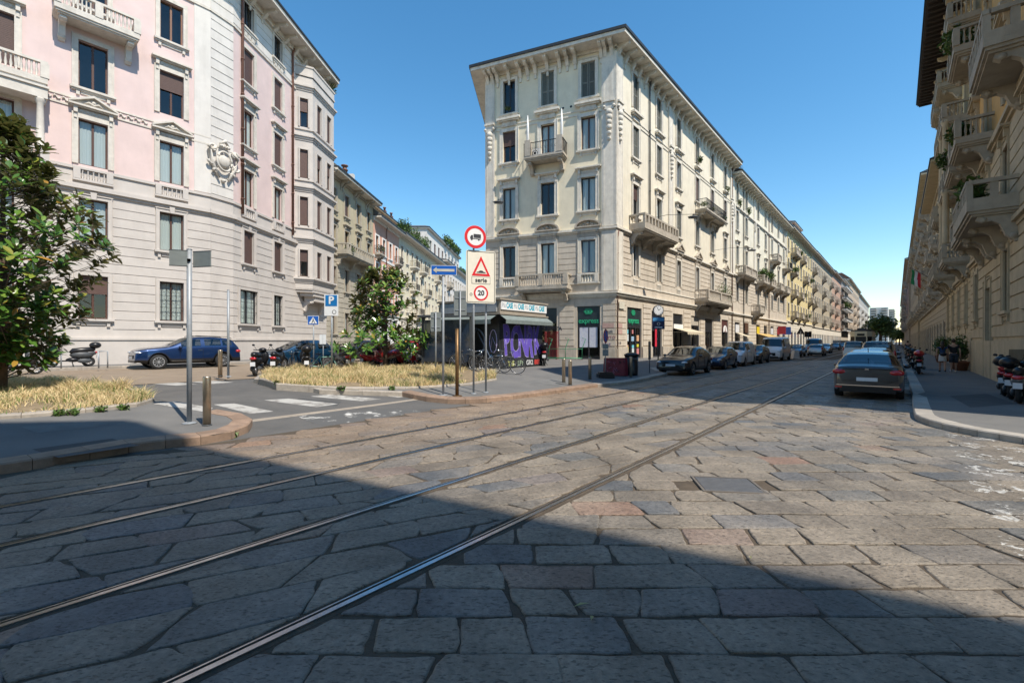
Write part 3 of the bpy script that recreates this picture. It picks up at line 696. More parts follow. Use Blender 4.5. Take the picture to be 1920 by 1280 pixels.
    def courses(s,z0,z1,pitch,m,margin=.26,out=.035,x0=0,x1=None,gap=.045):
        """proud courses of rusticated render, cut round the openings"""
        x1=s.L if x1 is None else x1; z=z0
        while z<z1-.05:
            za,zb=z,min(z+pitch-gap,z1); segs=[(x0,x1)]
            for (x,zz,w_,h) in s.ops:
                if zz-.3<zb and zz+h+margin>za:
                    a,c=x-w_/2-margin,x+w_/2+margin; ns=[]
                    for (p,q) in segs:
                        if c<=p or a>=q: ns.append((p,q)); continue
                        if a>p: ns.append((p,a))
                        if c<q: ns.append((c,q))
                    segs=ns
            for (p,q) in segs:
                if q-p>.08:
                    b=MB()
                    b.q([(p,-out,za+.012),(q,-out,za+.012),(q,-out,zb-.012),(p,-out,zb-.012)])
                    b.q([(p,-.001,za),(q,-.001,za),(q,-out,za+.012),(p,-out,za+.012)]); b.q([(p,-out,zb-.012),(q,-out,zb-.012),(q,-.001,zb),(p,-.001,zb)])
                    b.q([(p,-.001,za),(p,-out,za+.012),(p,-out,zb-.012),(p,-.001,zb)]); b.q([(q,-out,za+.012),(q,-.001,za),(q,-.001,zb),(q,-out,zb-.012)])
                    s.build(b,'wall_course',m)
            z+=pitch
    def balcony(s,x,z,L=2.6,D=1.1,m=GREYST,style='stone',nb=2,hh=.75,rm=None,label=None):
        o=s.put('balcony',balcony_mesh(L,D,m,style),x,z)
        if label: o['label']=label
        s.put('balustrade',balrail_mesh(L,D,rm or (IRON if style=='iron' else m),style),0,0,0,o)
        for i in range(nb):
            xx=-L/2+.35+(L-.7)*i/(nb-1) if nb>1 else 0; put('bracket',bracket_mesh(D*.85,m,hh),o,(xx,0,-.342))
        return o
    def corbels(s,xs,z,D=.9,m=TRIM,h=.7):
        for x in xs: s.put('corbel',corbel_mesh(D,m,h),x,z)
    def pipe(s,x,z0,z1,m=COPPER,r=.06):
        b=MB(); b.tube([(0,-.12,z0),(0,-.12,z1-.5),(0,-.2,z1)],r,8)
        z=z0+1
        while z<z1-1: b.tube([(0,-.12,z),(0,-.12,z+.06)],r*1.35,8); z+=2.4
        s.build(b,'downpipe',m,x)
    def panel(s,name,x0,x1,z0,z1,m,out=.02): b=MB(); b.box(x0,x1,-out,0,z0,z1); return s.build(b,name,m)
def plant(name,label,cat,loc,r=(.5,.5,.5),n=220,col='leaf_green',leaf=.09,group=None,pot=None,droop=0):
    m=M('leaf_green',(.045,.085,.02),.5,.35,9,0,col2=(.09,.15,.03)) if col=='leaf_green' else MATS[col]
    rn=random.Random(int(loc[0]*71+loc[1]*37+loc[2]*13)); b=MB(); root=thing(name,label,cat,loc,0,group)
    for i in range(n):
        t=rn.random()**.45; th=rn.uniform(0,2*PI); ph=math.acos(rn.uniform(-1,1)); k=.75+.35*noise.noise(Vector((math.cos(th)*1.5,math.sin(th)*1.5,ph+loc[0])))
        c=Vector((r[0]*t*k*math.sin(ph)*math.cos(th),r[1]*t*k*math.sin(ph)*math.sin(th),r[2]*t*k*math.cos(ph)+r[2]*.8-droop*rn.random()))
        a=Vector((rn.uniform(-1,1),rn.uniform(-1,1),rn.uniform(-.6,1))).normalized()*leaf*rn.uniform(.6,1.4); u=a.cross(Vector((rn.uniform(-1,1),rn.uniform(-1,1),1))).normalized()*leaf*.4
        b.q([c-a,c+u,c+a,c-u])
    o=b.build('foliage',m,root); 
    s=MB()
    for k in range(5): a=rn.uniform(0,6.28); s.tube([(0,0,0),(r[0]*.3*math.cos(a),r[1]*.3*math.sin(a),r[2]*.8),(r[0]*.6*math.cos(a),r[1]*.6*math.sin(a),r[2]*1.3)],[.015,.01,.005],4)
    s.build('stem',M('bark',(.12,.085,.06),.9,.3,10,.4,30),root)
    if pot: p=MB(); p.lathe([(pot*.7,-pot*1.3),(pot,0),(pot*1.05,0),(pot*1.05,.03),(pot*.9,.03)],(0,0,.0),12); p.build('pot',M('terracotta',(.32,.13,.07),.8,.2,8,.1),root)
    return root
# ================= the corner building =================
CP=onv(1154,15.05); s_=0
def inter(px,p,d):   # point where the sight line px meets the line p + s d
    t=(px-960)/F; s=(t*p.y-p.x)/(d.x-t*d.y); return p+d*s,s
FD=Vector((-math.sin(math.radians(67.3)),math.cos(math.radians(67.3))))
CL,_=inter(911,CP,FD)
Z0=-.2
YEL=M('pale_yellow_render',(.76,.68,.51),.85,.08,1.2,.15,30,dirt=.2); CRM=M('warm_cream_render',(.72,.655,.52),.85,.08,1.2,.15,30,dirt=.2); GST=M('grey_cream_stone',(.56,.49,.40),.85,.12,1.6,.25,30,dirt=.35)
E1=CP+DA*29.5; ZE=22.6
cb=Bld('corner_building','pale yellow corner building with grey stone lower floors, deep eave and green lettered shop','building',
       [CL,CP,E1,E1+NA*11,CL+Vector((.8,11))],ZE)
R=cb.root
FF=cb.F(0); FR=cb.F(1)
FF.wrap1=FR.wrap0=FF.wrap0=True
def fs(px,fac):     # position along a facade from its sight line
    p=fac.p+cb.o; t=(px-960)/F; return (t*p.y-p.x)/(fac.d.x-t*fac.d.y)
xf=[fs(955,FF),fs(1027,FF),fs(1103,FF)]
xr=[fs(p,FR) for p in (1191.5,1235,1272,1307,1335,1359)]
ROWS_=[(6.75,2.35),(11.2,2.4),(15.55,2.4),(19.45,2.5)]
for i,x in enumerate(xf):
    FF.win(x,6.75,1.05,2.35,DARKF if i<2 else M('blue_shutter',(.09,.12,.17),.5,.1,9,.03),'double','flat',TRIMC,inside='dark' if i==0 else 'curtain',jw=.22)
    FF.put('pediment',surround_mesh(1.05,.01,GREYST,'arch',.26),x,9.33)
    FF.win(x,11.2,1.05,2.4,DARKF,'double','sill hood' if i!=1 else 'sill hood',TRIMC,inside=['curtain','dark','curtain'][i],jw=.24)
    FF.win(x,15.55,1.05,2.4,WOODF,'double','sill' if i!=1 else 'flat',TRIMC,inside=['half','curtain','curtain'][i],jw=.24)
    FF.win(x,19.3,1.0,2.55,DARKF,'double','flat sill',TRIMC,inside=['dark','louvre','louvre'][i],jw=.2)
    b=MB(); b.box(-.95,.95,-.36,0,-.16,0); b.box(-.85,.85,-.26,0,-.26,-.16); b.box(-.6,.6,-.1,0,-.62,-.26)
    for k in (-.45,0,.45): b.box(k-.12,k+.12,-.14,0,-.55,-.28)
    FF.put('window_sill',b.mesh('window_sill',TRIMC),x,18.95)
    if i in (0,2): FF.put('balustrade_panel',apron_mesh(1.0,TRIMC),x,6.7)
for i,x in enumerate(xr):
    BL=M('bluish_frame',(.16,.19,.24),.5,.1,9,.03)
    FR.win(x,6.75,.95,2.35,WHITEF,'double','flat',TRIMC,inside='dark',jw=.18)
    if i>1: FR.put('pediment',surround_mesh(.95,.01,GREYST,'ped',.22),x,9.33)
    FR.win(x,11.2,1.0,2.4,DARKF,'double','sill hood',TRIMC,inside='louvre' if i in (2,) else None,jw=.2)
    FR.win(x,15.55,1.0,2.4,BL if i<3 else WOODF,'double','flat sill',TRIMC,inside='louvre' if i in (0,1) else None,jw=.2)
    FR.win(x,19.3,1.0,2.55,DARKF,'double','flat',TRIMC,inside='louvre' if i!=3 else 'dark',jw=.2)
    b=MB(); b.box(-.8,.8,-.34,0,-.16,0); b.box(-.7,.7,-.24,0,-.26,-.16); b.box(-.5,.5,-.1,0,-.55,-.26); FR.put('window_sill',b.mesh('window_sill',TRIMC),x,18.95)
    b=MB(); b.box(-.42,.42,-.06,0,-.62,-.55); b.box(-.42,.42,-.06,0,-.12,-.02)
    for k in range(5): b.box(-.4+k*.19,-.34+k*.19,-.05,0,-.55,-.12)
    FR.put('air_vent',b.mesh('air_vent',TRIMC),x,6.55)
# ground-floor openings
zg=.5
def opening(fac,x0,x1,z1,z0=None): fac.ops.append(((x0+x1)/2,zg if z0 is None else z0,x1-x0,z1-(zg if z0 is None else z0)))
fshops=[(fs(1082,FF),fs(1125,FF),4.35),(fs(1003,FF),fs(1044,FF),4.3),(fs(925,FF),fs(965,FF),4.3)]
rshops=[(fs(1176,FR),fs(1203,FR),4.35),(fs(1222,FR),fs(1241,FR),4.3),(fs(1262,FR),fs(1280,FR),4.3),(fs(1296,FR),fs(1311,FR),4.3),(fs(1322,FR),fs(1336,FR),4.2),(fs(1353,FR),fs(1365,FR),4.3)]
for a,c,z in fshops: opening(FF,a,c,z)
for a,c,z in rshops: opening(FR,a,c,z)
for f_ in (FF,FR):
    f_.wall(-.6,5.2,GST); f_.wall(5.2,9.8,GST); f_.wall(9.8,ZE,YEL if f_ is FF else CRM)
    f_.courses(1.5,4.75,.42,GST,.22,.05); f_.courses(6.6,9.2,.42,GST,.3,.035)
    f_.band('string_course',5.0,5.4,.2,TRIMC,steps=[(4.95,5.06,.08),(5.06,5.22,.16),(5.22,5.34,.26)])
    f_.band('string_course',9.6,9.95,.2,TRIMC,steps=[(9.62,9.74,.1),(9.74,9.9,.22)])
    f_.band('string_course',6.0,6.1,.08,TRIMC,steps=[(5.95,6.05,.06)])
    f_.band('string_course',18.2,18.5,.06,TRIMC,steps=[(18.12,18.2,.05),(18.42,18.5,.05)])
    f_.band('plinth',0,1.4,.1,GREYST,steps=[(-.5,.0,.12)])
    f_.band('cornice',21.6,22,.1,TRIMC,steps=[(ZE-.22,ZE,.14),(ZE-.5,ZE-.4,.05)])
# plinth blocks between the shop openings
def piers(f_,sh,z1=1.42):
    xs=[0]+sum([[a-.02,c+.02] for a,c,_ in sorted(sh)],[])+[f_.L]
    for i in range(0,len(xs),2):
        if xs[i+1]-xs[i]>.15: b=MB(); b.box(xs[i],xs[i+1],-.11,0,.0,z1-.1); b.box(xs[i],xs[i+1],-.08,0,z1-.1,z1); f_.build(b,'plinth_block',GREYST)
piers(FF,fshops); piers(FR,rshops)
# corner pilasters with scroll ornaments
def pilaster(f_,x0,x1,z0,z1,m=TRIMC,orn=17.0):
    b=MB(); b.box(x0,x1,-.12,0,z0,z1); b.box(x0+.12,x0+.17,-.14,-.12,z0,z1-.3); b.box(x1-.17,x1-.12,-.14,-.12,z0,z1-.3); f_.build(b,'pilaster',m)
    xc=(x0+x1)/2; b=MB()
    if orn:
        b.box(xc-.32,xc+.32,-.22,-.1,orn+1.1,orn+1.6); b.box(xc-.4,xc+.4,-.3,-.1,orn+1.6,orn+1.72)
        for k,(dz,w_) in enumerate(((.9,.26),(.55,.24),(.2,.2),(-.15,.2),(-.55,.16),(-.95,.13))): b.lathe([(.001,-.34+.02*k),(w_*.7,-.3),(w_,-.2),(w_,-.1)],(xc,0,orn+dz),8,0,'y')
        for s in (-1,1): b.lathe([(.001,-.3),(.1,-.26),(.14,-.1)],(xc+s*.34,0,orn+1.3),7,0,'y')
        f_.build(b,'scroll_ornament',m)
pilaster(FF,FF.L-.95,FF.L+.12,9.95,ZE-.5); pilaster(FR,-.12,.95,9.95,ZE-.5); pilaster(FF,0,.8,9.95,ZE-.5)
xp=fs(1256,FR); pilaster(FR,xp-.45,xp+.45,9.95,ZE-.5); pilaster(FR,FR.L-.9,FR.L,9.95,ZE-.5)
pilaster(FF,FF.L-.95,FF.L+.1,5.4,9.6,TRIMC,0); pilaster(FR,-.1,.95,5.4,9.6,TRIMC,0)
# eave
cb.eave([1.15,1.15,0,1,1.1],.24,TRIMC,GUT,SLATE,2.0,5,.2)
for x in [.25,.65,xf[0]-.95,xf[0],xf[0]+.95,(xf[0]+xf[1])/2,xf[1]-.95,xf[1],xf[1]+.95,(xf[1]+xf[2])/2,xf[2]-.95,xf[2]+.95,FF.L-.7,FF.L-.25]: FF.put('corbel',corbel_mesh(.95,TRIMC,.75),x,ZE)
x=.25
while x<FR.L: FR.put('corbel',corbel_mesh(.95,TRIMC,.75),x,ZE); x+=1.12
# balconies
FF.balcony(xf[1],15.35,3.0,1.1,GREYST,'iron',2,.8,label='iron railed balcony with an umbrella pole at each side')
for s in (-1,1): b=MB(); b.box(s*1.2-.22,s*1.2+.22,-1.12,-.7,0,1.15); FF.put('balcony_pedestal',b.mesh('balcony_pedestal',GREYST),xf[1],15.36)
FF.balcony(xf[1]-.15,5.75,3.9,1.2,GREYST,'stone',2,.7)
FR.balcony((xr[0]+xr[1])/2,10.15,6.6,1.25,GREYST,'lattice',4,.9)
FR.balcony((xr[3]+xr[4])/2+.4,14.7,6.8,1.1,GREYST,'iron',3,.8)
FR.balcony((xr[3]+xr[4])/2+1,5.9,8.2,1.3,GREYST,'stone',3,.8)
FR.pipe(fs(1216,FR),10.3,ZE-.2,DGREY); FR.pipe(.12,-.2,9.6,COPPER,.04); FR.pipe(FR.L-.3,0,ZE-.2,COPPER)
# umbrellas folded on the balcony
for s in (-1,1):
    p=FF.P(xf[1]+s*1.3,.75)+cb.o; u=thing('folded_parasol','folded white parasol standing at the '+('left' if s<0 else 'right')+' end of the iron balcony on the corner building','parasol',(p.x,p.y,15.4))
    b=MB(); b.lathe([(.02,.9),(.1,1.0),(.09,2.2),(.02,3.1)],(0,0,0),10); b.build('canopy',WHITE,u); b=MB(); b.tube([(0,0,0),(0,0,3.0)],.025,8); b.build('pole',ALLOY,u)
p=FF.P(xf[1]-.75,.55)+cb.o; u=thing('air_conditioner','white air conditioner unit with round fan on the iron balcony','air conditioner',(p.x,p.y,15.36),FF.ang)
b=MB(); b.box(-.4,.4,-.15,.15,.02,.6); b.build('casing',WHITE,u); b=MB(); b.disc((0,.3),.22,-.155,20,0,.18); b.disc((0,.3),.1,-.156,16); b.build('fan',BLACK,u)
p=FF.P(xf[0],.28)+cb.o; plant('window_plant','red potted flowers on the sill of the top left window of the corner building','plant',(p.x,p.y,19.35),(.35,.2,.28),120,leaf=.07)
p=FR.P(xr[3],.3)+cb.o; plant('window_plant','round green bush on a top floor sill of the cream street side','plant',(p.x,p.y,19.3),(.35,.35,.5),200,leaf=.09)
p=FR.P(xr[5],.3)+cb.o; plant('window_plant','hanging green plant below the sixth top floor window of the cream street side','plant',(p.x,p.y,18.7),(.35,.35,.6),200,leaf=.09)
p=FR.P(xr[4]+1.2,.8)+cb.o; plant('balcony_shrub','tall loose shrub on the lowest long stone balcony over the shops','shrub',(p.x,p.y,5.95),(1.1,.5,1.4),420,leaf=.1)
for k,xx in enumerate((xr[3]-.8,xr[3]+1.5,xr[4]+.9)):
    p=FR.P(xx,.9)+cb.o; plant('balcony_shrub','low plant %s on the iron street balcony'%['at the near end','in the middle','at the far end'][k],'plant',(p.x,p.y,14.75),(.5,.3,.35),140,leaf=.08)
# ---- shop fronts
GREEN=M('shop_green',(.01,.17,.08),.45,.06,8,0); GREENL=M('shop_green_light',(.03,.36,.18),.45,.05,8,0)
FASC=M('fascia_dark',(.022,.035,.04),.35,.2,3,.02)
def shopfront(f_,a,c,z1,doors=2,glassz=.45,fas=.9,fm=FASC,frm=DARKF):
    xc=(a+c)/2; w_=c-a; b=MB(); b.box(-w_/2,w_/2,.1,.2,z1-fas,z1-.02); o=f_.build(b,'shop_fascia',fm,xc)
    b=MB(); b.box(-w_/2,-w_/2+.08,.12,.22,zg,z1-fas); b.box(w_/2-.08,w_/2,.12,.22,zg,z1-fas); b.box(-w_/2+.08,w_/2-.08,.12,.22,z1-fas-.1,z1-fas)
    b.box(-w_/2+.08,w_/2-.08,.12,.22,zg,zg+.18)
    for i in range(1,doors+1): x=-w_/2+w_*i/(doors+1); b.box(x-.035,x+.035,.125,.215,zg+.18,z1-fas-.1)
    b.box(-w_/2+.08,w_/2-.08,.127,.213,zg+2.35,zg+2.42)
    sfr=f_.build(b,'shop_window',frm,xc)
    b=MB(); b.q([(-w_/2+.05,.17,zg),(w_/2-.05,.17,zg),(w_/2-.05,.17,z1-fas),(-w_/2+.05,.17,z1-fas)]); put('pane',b.mesh('pane',dark_glass),sfr)
    b=MB(); b.box(-w_/2-.2,w_/2+.2,1.6,3.4,zg-.1,z1,skip='f'); b.box(-w_/2-.3,w_/2+.3,.35,3.4,zg-.14,zg-.02,0); b.box(-w_/2+.2,w_/2-.3,1.1,1.4,zg,zg+1.0,0)
    put('room',b.mesh('room',M('dim_room',(.1,.085,.07))),sfr)
    return o,xc
def logo(o,x,z,s,y=.09):
    b=MB(); b.prism([(x-s,z),(x-s*.55,z-s*.62),(x+s*.55,z-s*.62),(x+s,z),(x+s*.55,z+s*.62),(x-s*.55,z+s*.62)],y-.02,y,0,True,'y'); b.build('logo',GREEN,o)
    b=MB(); n=16
    for k in range(n):
        t0,t1=2*PI*k/n,2*PI*(k+1)/n; e=lambda t,r:(x+s*.78*r*math.cos(t),y-.024,z+s*.42*r*math.sin(t)*(1 if True else 1))
        b.q([e(t0,1),e(t1,1),e(t1,.72),e(t0,.72)])
    b.disc((x,z),s*.2,y-.024,12); b.build('logo_eye',GREENL,o)
a,c,z=fshops[0]; o,xc=shopfront(FF,a,c,z,1,fas=1.35); logo(o,-.02,3.98,.36); text('shop_lettering','express',.52,GREENL,o,(0,.08,3.3),ext=.02,sx=.92,bold=.008)
a,c,z=rshops[0]; o,xc=shopfront(FR,a,c,z,2,fas=1.3); logo(o,-.05,3.98,.36); text('shop_lettering','express',.6,GREENL,o,(0,.08,3.38),ext=.02,sx=.95,bold=.008)
cols=[(.15,.5,.6),(.55,.6,.62),(.6,.35,.2),(.6,.55,.05),(.5,.2,.2),(.3,.45,.6)]
w_=c-a
for i,(dx,dz,sw,sh) in enumerate(((-.36,2.3,.16,.3),(-.36,1.75,.2,.5),(-.36,1.25,.15,.22),(-.36,.8,.2,.5),(0,2.3,.12,.3),(0,1.75,.22,.35),(.02,1.2,.18,.25),(.02,.85,.18,.4),(.36,1.75,.2,.45),(.36,1.3,.18,.22),(.36,.75,.2,.45))):
    m_=M('poster_%d'%(i%6),cols[i%6],.6,.25,14,0); b=MB(); b.box(dx*w_-sw,dx*w_+sw,.155,.162,zg+dz-.4,zg+dz-.4+sh); f=FR.build(b,'poster',m_,xc)
a,c,z=fshops[0]
b=MB(); b.box(a+.15,a+1.45,.14,.15,zg+.15+.75,zg+2.75); FF.build(b,'window_map_poster',M('street_map_poster',(.45,.47,.58),.5,.35,5,0,col2=(.62,.63,.66)))
for (a,c,z) in fshops[1:]: shopfront(FF,a,c,z,1,fas=1.0)
for k,(a,c,z) in enumerate(rshops[1:]): shopfront(FR,a,c,z,1,fas=[1.5,1.3,.9,1.2,1.4][k],fm=[SHOPD,SHOPD,GREYST,SHOPD,M('brown_fascia',(.09,.035,.03),.5)][k])
def sign_on(f_,x,z,w_,h,m,txt=None,tm=WHITE,out=.06,size=None,name='shop_sign'):
    b=MB(); b.box(-w_/2,w_/2,-out,0,0,h); o=f_.build(b,name,m,x,z)
    if txt: text('lettering',txt,size or h*.6,tm,o,(0,-out-.006,h/2),ext=.004)
    return o
INK=M('dark_ink',(.03,.03,.04),.6)
a,c,z=rshops[2]; sign_on(FR,(a+c)/2,zg+2.45,(c-a)*.95,.42,WHITE)
a,c,z=rshops[5]; 
b=MB(); n=10; xc=(a+c)/2; b.prism([(0+.75*math.cos(PI*i/n),.75*math.sin(PI*i/n)) for i in range(n+1)],-.05,0,0,True,'y'); FR.build(b,'arched_sign',WHITE,xc,zg+2.4)
b=MB(); b.prism([(-.1,.1),(.1,.1),(.02,.6),(-.02,.6)],-.06,-.05,0,True,'y'); b.box(-.45,.45,-.062,-.05,.03,.09); FR.build(b,'sign_mark',M('maroon',(.2,.03,.03),.5),xc,zg+2.4)
# awning over the white-signed shop
def awning(f_,x0,x1,z,D,dz,m,label=None):
    b=MB(); n=max(2,int((x1-x0)/.5))
    for i in range(n):
        a=x0+(x1-x0)*i/n; c=x0+(x1-x0)*(i+1)/n
        b.q([(a,-.05,z),(c,-.05,z),(c,-D,z-dz),(a,-D,z-dz)]); b.q([(a,-D,z-dz),(c,-D,z-dz),(c,-D,z-dz-.18),((a+c)/2,-D,z-dz-.25),(a,-D,z-dz-.18)])
    for x in (x0+.03,x1-.05): b.box(x,x+.03,-D,-.05,z-dz-.02,z-dz+.01)
    p=f_.P(0)+f_.b.o; mb=b; o=put('awning',mb.mesh('awning',m),f_.b.root,(f_.P(0).x,f_.P(0).y,0),f_.ang); return o
BEIGE=M('beige_canvas',(.52,.45,.33),.9,.1,5,.1); 
a,c,z=rshops[2]; awning(FR,a-.1,c+2.2,zg+2.5,1.3,.35,BEIGE)
a,c,z=rshops[1]; b=MB(); b.box(-.25,.1,.05,.07,0,1.5); o=FR.build(b,'red_banner',M('red_banner',(.6,.03,.06),.5),(a+c)/2,zg+.9)
# wall clutter : cafe name, flags, wires, little vents
b=MB(); b.box(-.4,.4,-.13,-.1,0,.5); FR.build(b,'street_name_plate',M('marble_plate',(.6,.56,.46),.5),.75,4.15)
b=MB()
for k in (-.3,.3): b.disc((k,0),.09,-.004,12)
FF.build(b,'vent_hole',BLACK,(xf[1]+xf[2])/2-.05,18.9)
text('wall_graffiti','FINANZA',.42,INK,R,tuple(FF.P(fs(1037,FF)-.1,.06))+(2.75,),rot=(PI/2,0,FF.ang),ext=.003,sx=.9)
for (px,z,c,s) in ((1142,2.1,(.35,.12,.12),'VINTO'),(1142,2.5,(.1,.1,.12),'SAIR'),(1138,1.6,(.25,.2,.3),'OKE')):
    text('wall_graffiti',s,.3,M('spray_%s'%s,c,.7),R,tuple(FF.P(fs(px,FF),.065))+(z,),rot=(PI/2,0,FF.ang),ext=.003)
text('wall_graffiti','USI',.28,M('spray_SAIR',(.1,.1,.12)),R,tuple(FR.P(.55,.065))+(1.7,),rot=(PI/2,0,FR.ang),ext=.003)
PINKP=M('pinkish_overpaint',(.45,.30,.26),.85,.15,4,.05)
for (f_,x0,x1,z) in ((FR,.1,.95,2.35),(FR,.1,.95,2.78),(FF,FF.L-.9,FF.L-.1,2.78)):
    f_.panel('repainted_patch',x0,x1,z,z+.33,PINKP,.056)
# roof clutter
for k,(u,h) in enumerate(((18,1.6),(26,1.2))):
    p=FR.P(u,-3.5); b=MB(); b.box(-.4,.4,-.3,.3,0,h); b.box(-.48,.48,-.38,.38,h,h+.12); put('chimney',b.mesh('chimney',GREYST),R,(p.x,p.y,23.6),FR.ang)
def aerial(x,y,z,lab,rz=0):
    b=MB(); b.tube([(0,0,0),(0,0,2.4)],.03,6); b.tube([(-.9,0,2.3),(.9,0,2.3)],.02,5)
    for i in range(7): b.tube([(-.8+i*.26,-.35+.02*i,2.3),(-.8+i*.26,.35-.02*i,2.3)],.012,4)
    return tag(b.build('roof_aerial',DGREY,None,(x,y,z),rz),lab,'aerial')
cb.plain([2,3,4],CRM)
def mkfac(b,p,q):
    f=Fac.__new__(Fac); f.b=b; f.p=Vector(p)-b.o; d=Vector(q)-Vector(p); f.L=d.length; f.d=d.normalized(); f.ang=math.atan2(f.d.y,f.d.x); f.n=Vector((f.d.y,-f.d.x)); f.ops=[]; return f
def fsx(px,f): p=f.p+f.b.o; t=(px-960)/F; return (t*p.y-p.x)/(f.d.x-t*f.d.y)
# ================= the pink building =================
PINK=M('pink_render',(.66,.515,.485),.85,.07,.8,.1,30,dirt=.10); PGR=M('pinkish_grey_stone',(.53,.487,.448),.85,.08,1.0,.15,30,dirt=.12); PW=M('white_stone_render',(.64,.605,.56),.85,.07,1.2,.15,30,dirt=.18)
PA=onv(395,33.5); PB,_=inter(437,PA,Vector((.375,.927)).normalized()); PE=PB+DB*13.1; PS=UV(-13,33.5)
pk=Bld('pink_building','pink building with pale rusticated lower floors and polygonal bay, behind the blue car','building',[PS,PA,PB,PE,PE+Vector((-12,3)),PS+NA*12],26.2)
f0,f1,f2=pk.F(0),pk.F(1),pk.F(2)
f1.wrap0=f1.wrap1=True
g=.55
WX=[fsx(p,f0) for p in (322,175)]; sp=WX[0]-WX[1]; WX=[WX[0]-sp*k for k in range(5)]
LV=[(3.05,2.35),(7.25,2.3),(11.35,2.45),(15.45,2.55),(19.85,2.4),(23.7,1.9)]
for i,x in enumerate(WX):
    lo=i==2   # the loggia bay
    f0.win(x,LV[0][0],1.2,LV[0][1],WOODF,'double','flat sill',PGR,inside=['grille','half','grille','roller','curtain'][i],jw=.16)
    f0.win(x,LV[1][0],1.2,LV[1][1],WOODF,'double','flat sill key',PGR,inside='curtain',jw=.16)
    f0.win(x,LV[2][0],1.2,LV[2][1],WOODF,'double','flat ped',TRIM,inside='curtain',jw=.24)
    f0.win(x,LV[3][0],1.2,LV[3][1],WOODF,'double','flat sill' if i==1 else 'flat hood',TRIM,inside=['half','dark','roller','half','curtain'][i],jw=.24)
    f0.win(x,LV[4][0],1.15,LV[4][1],WOODL if i==0 else WOODF,'double','flat sill',TRIM,inside=['dark','dark','roller','curtain','dark'][i],jw=.2)
    f0.win(x,LV[5][0],1.1,LV[5][1],WOODF,'double','flat sill',TRIM,inside='dark',jw=.15)
    f0.put('balustrade_panel',apron_mesh(1.1,PGR),x,11.15)
    b=MB(); b.box(-.42,.42,.02,.12,.0,.45); o=f0.put('cellar_grate',b.mesh('cellar_grate',BLACK),x,g+.25); f0.panel('grate_surround',x-.55,x+.55,g+.1,g+.2,PGR,.05)
RX=[fsx(p,f2) for p in (466,521)]
for i,x in enumerate(RX):
    f2.win(x,LV[0][0],1.2 if i else 1.9,LV[0][1],DARKF,'double','flat sill',PGR,inside='grille',jw=.16)
    f2.win(x,LV[1][0],1.1,LV[1][1],WOODF,'double','flat sill key',PGR,inside='roller',jw=.2)
    f2.win(x,LV[2][0],1.1,LV[2][1],WOODF,'double','flat hood',TRIM,inside='curtain',jw=.22)
    f2.win(x,LV[3][0],1.1,LV[3][1],WOODF,'double','sill hood',TRIM,inside=['curtain','roller'][i],jw=.22)
    f2.win(x,LV[4][0],1.1,LV[4][1],WOODF,'double','sill',TRIM,inside='roller',jw=.22)
    f2.win(x,LV[5][0],1.1,2.0,DARKF,'double','flat sill',TRIM,inside='dark',jw=.18)
    f2.put('balustrade_panel',apron_mesh(1.0,PGR),x,11.15)
    b=MB(); b.box(-.7,.7,-.14,0,-.12,0)
    for k in (-.4,0,.4): b.box(k-.15,k+.15,-.1,0,-.45,-.12)
    f2.put('window_sill',b.mesh('window_sill',TRIM),x,23.55)
for f_ in (f0,f1,f2):
    f_.wall(-.4,10.0,PGR); f_.wall(10.0,11.2,PGR); f_.wall(11.2,23.0,PW if f_ is f1 else PINK); f_.wall(23.0,26.2,PW)
    f_.courses(2.5,9.7,.52,PGR,.2,.03)
    f_.band('string_course',9.9,10.4,.2,PGR,steps=[(9.85,10.0,.1),(10.0,10.2,.22),(10.2,10.28,.14)])
    f_.band('string_course',11.05,11.25,.1,PGR,steps=[(11.04,11.2,.09)])
    f_.band('plinth',-.3,2.4,.1,PGR,steps=[(-.4,1.9,.10),(1.9,2.02,.16)])
    f_.band('string_course',22.9,23.15,.1,TRIM,steps=[(22.9,23.05,.1)])
    f_.band('cornice',25.6,26.2,.1,TRIM,steps=[(25.8,26.2,.2),(25.5,25.6,.06)])
f1.courses(11.3,25.4,.62,PW,.2,.035); f2.courses(23.2,25.4,.55,PW,.2,.03)
b=MB(); b.box(-.9,0,-.04,0,11.25,22.9); f0.build(b,'corner_strip',PW,f0.L)
z=11.5
# ornamental band between first and second floors of the pink part
f0.band('relief_band',14.2,14.7,.03,TRIM,steps=[(14.3,14.4,.05),(14.75,14.83,.05)])
b=MB(); x=.3
while x<f0.L-1.0:
    if all(abs(x-w_)>1.0 for w_ in WX): b.tube([(x-.13+.26*k/5,-.05,14.57+.09*math.sin(k*1.3)) for k in range(6)],[.03,.05,.03,.05,.04,.02],5)
    x+=.33
f0.build(b,'relief_ornament',TRIM)
# cartouche on the chamfer
b=MB(); xc=f1.L/2
b.lathe([(.001,-.30),(.28,-.27),(.40,-.2),(.44,0)],(xc,0,13.55),16,0,'y'); b.tube([(xc+.5*math.cos(k*PI/10),-.24,13.55+.62*math.sin(k*PI/10)) for k in range(21)],.07,6)
for s in (-1,1):
    for (cx_,cz_,r_,tn) in ((.72,14.15,.30,1),(.80,13.35,.26,-1),(.52,12.75,.20,1)):
        b.tube([(xc+s*(cx_+r_*(1-k/13)*math.cos(tn*k*.55)),-.2,cz_+r_*(1-k/13)*math.sin(tn*k*.55)) for k in range(12)],[.09-.004*k for k in range(12)],6)
for s in (-1,1):
    b.tube([(xc+s*(.1+.2*k/6),-.26,14.4+.1*math.sin(k)+.03*k) for k in range(7)],.09,6); b.tube([(xc+s*.6,-.2,14.3),(xc+s*.95,-.18,14.0),(xc+s*.8,-.15,13.3),(xc+s*.3,-.2,12.4)],[.14,.12,.13,.08],8)
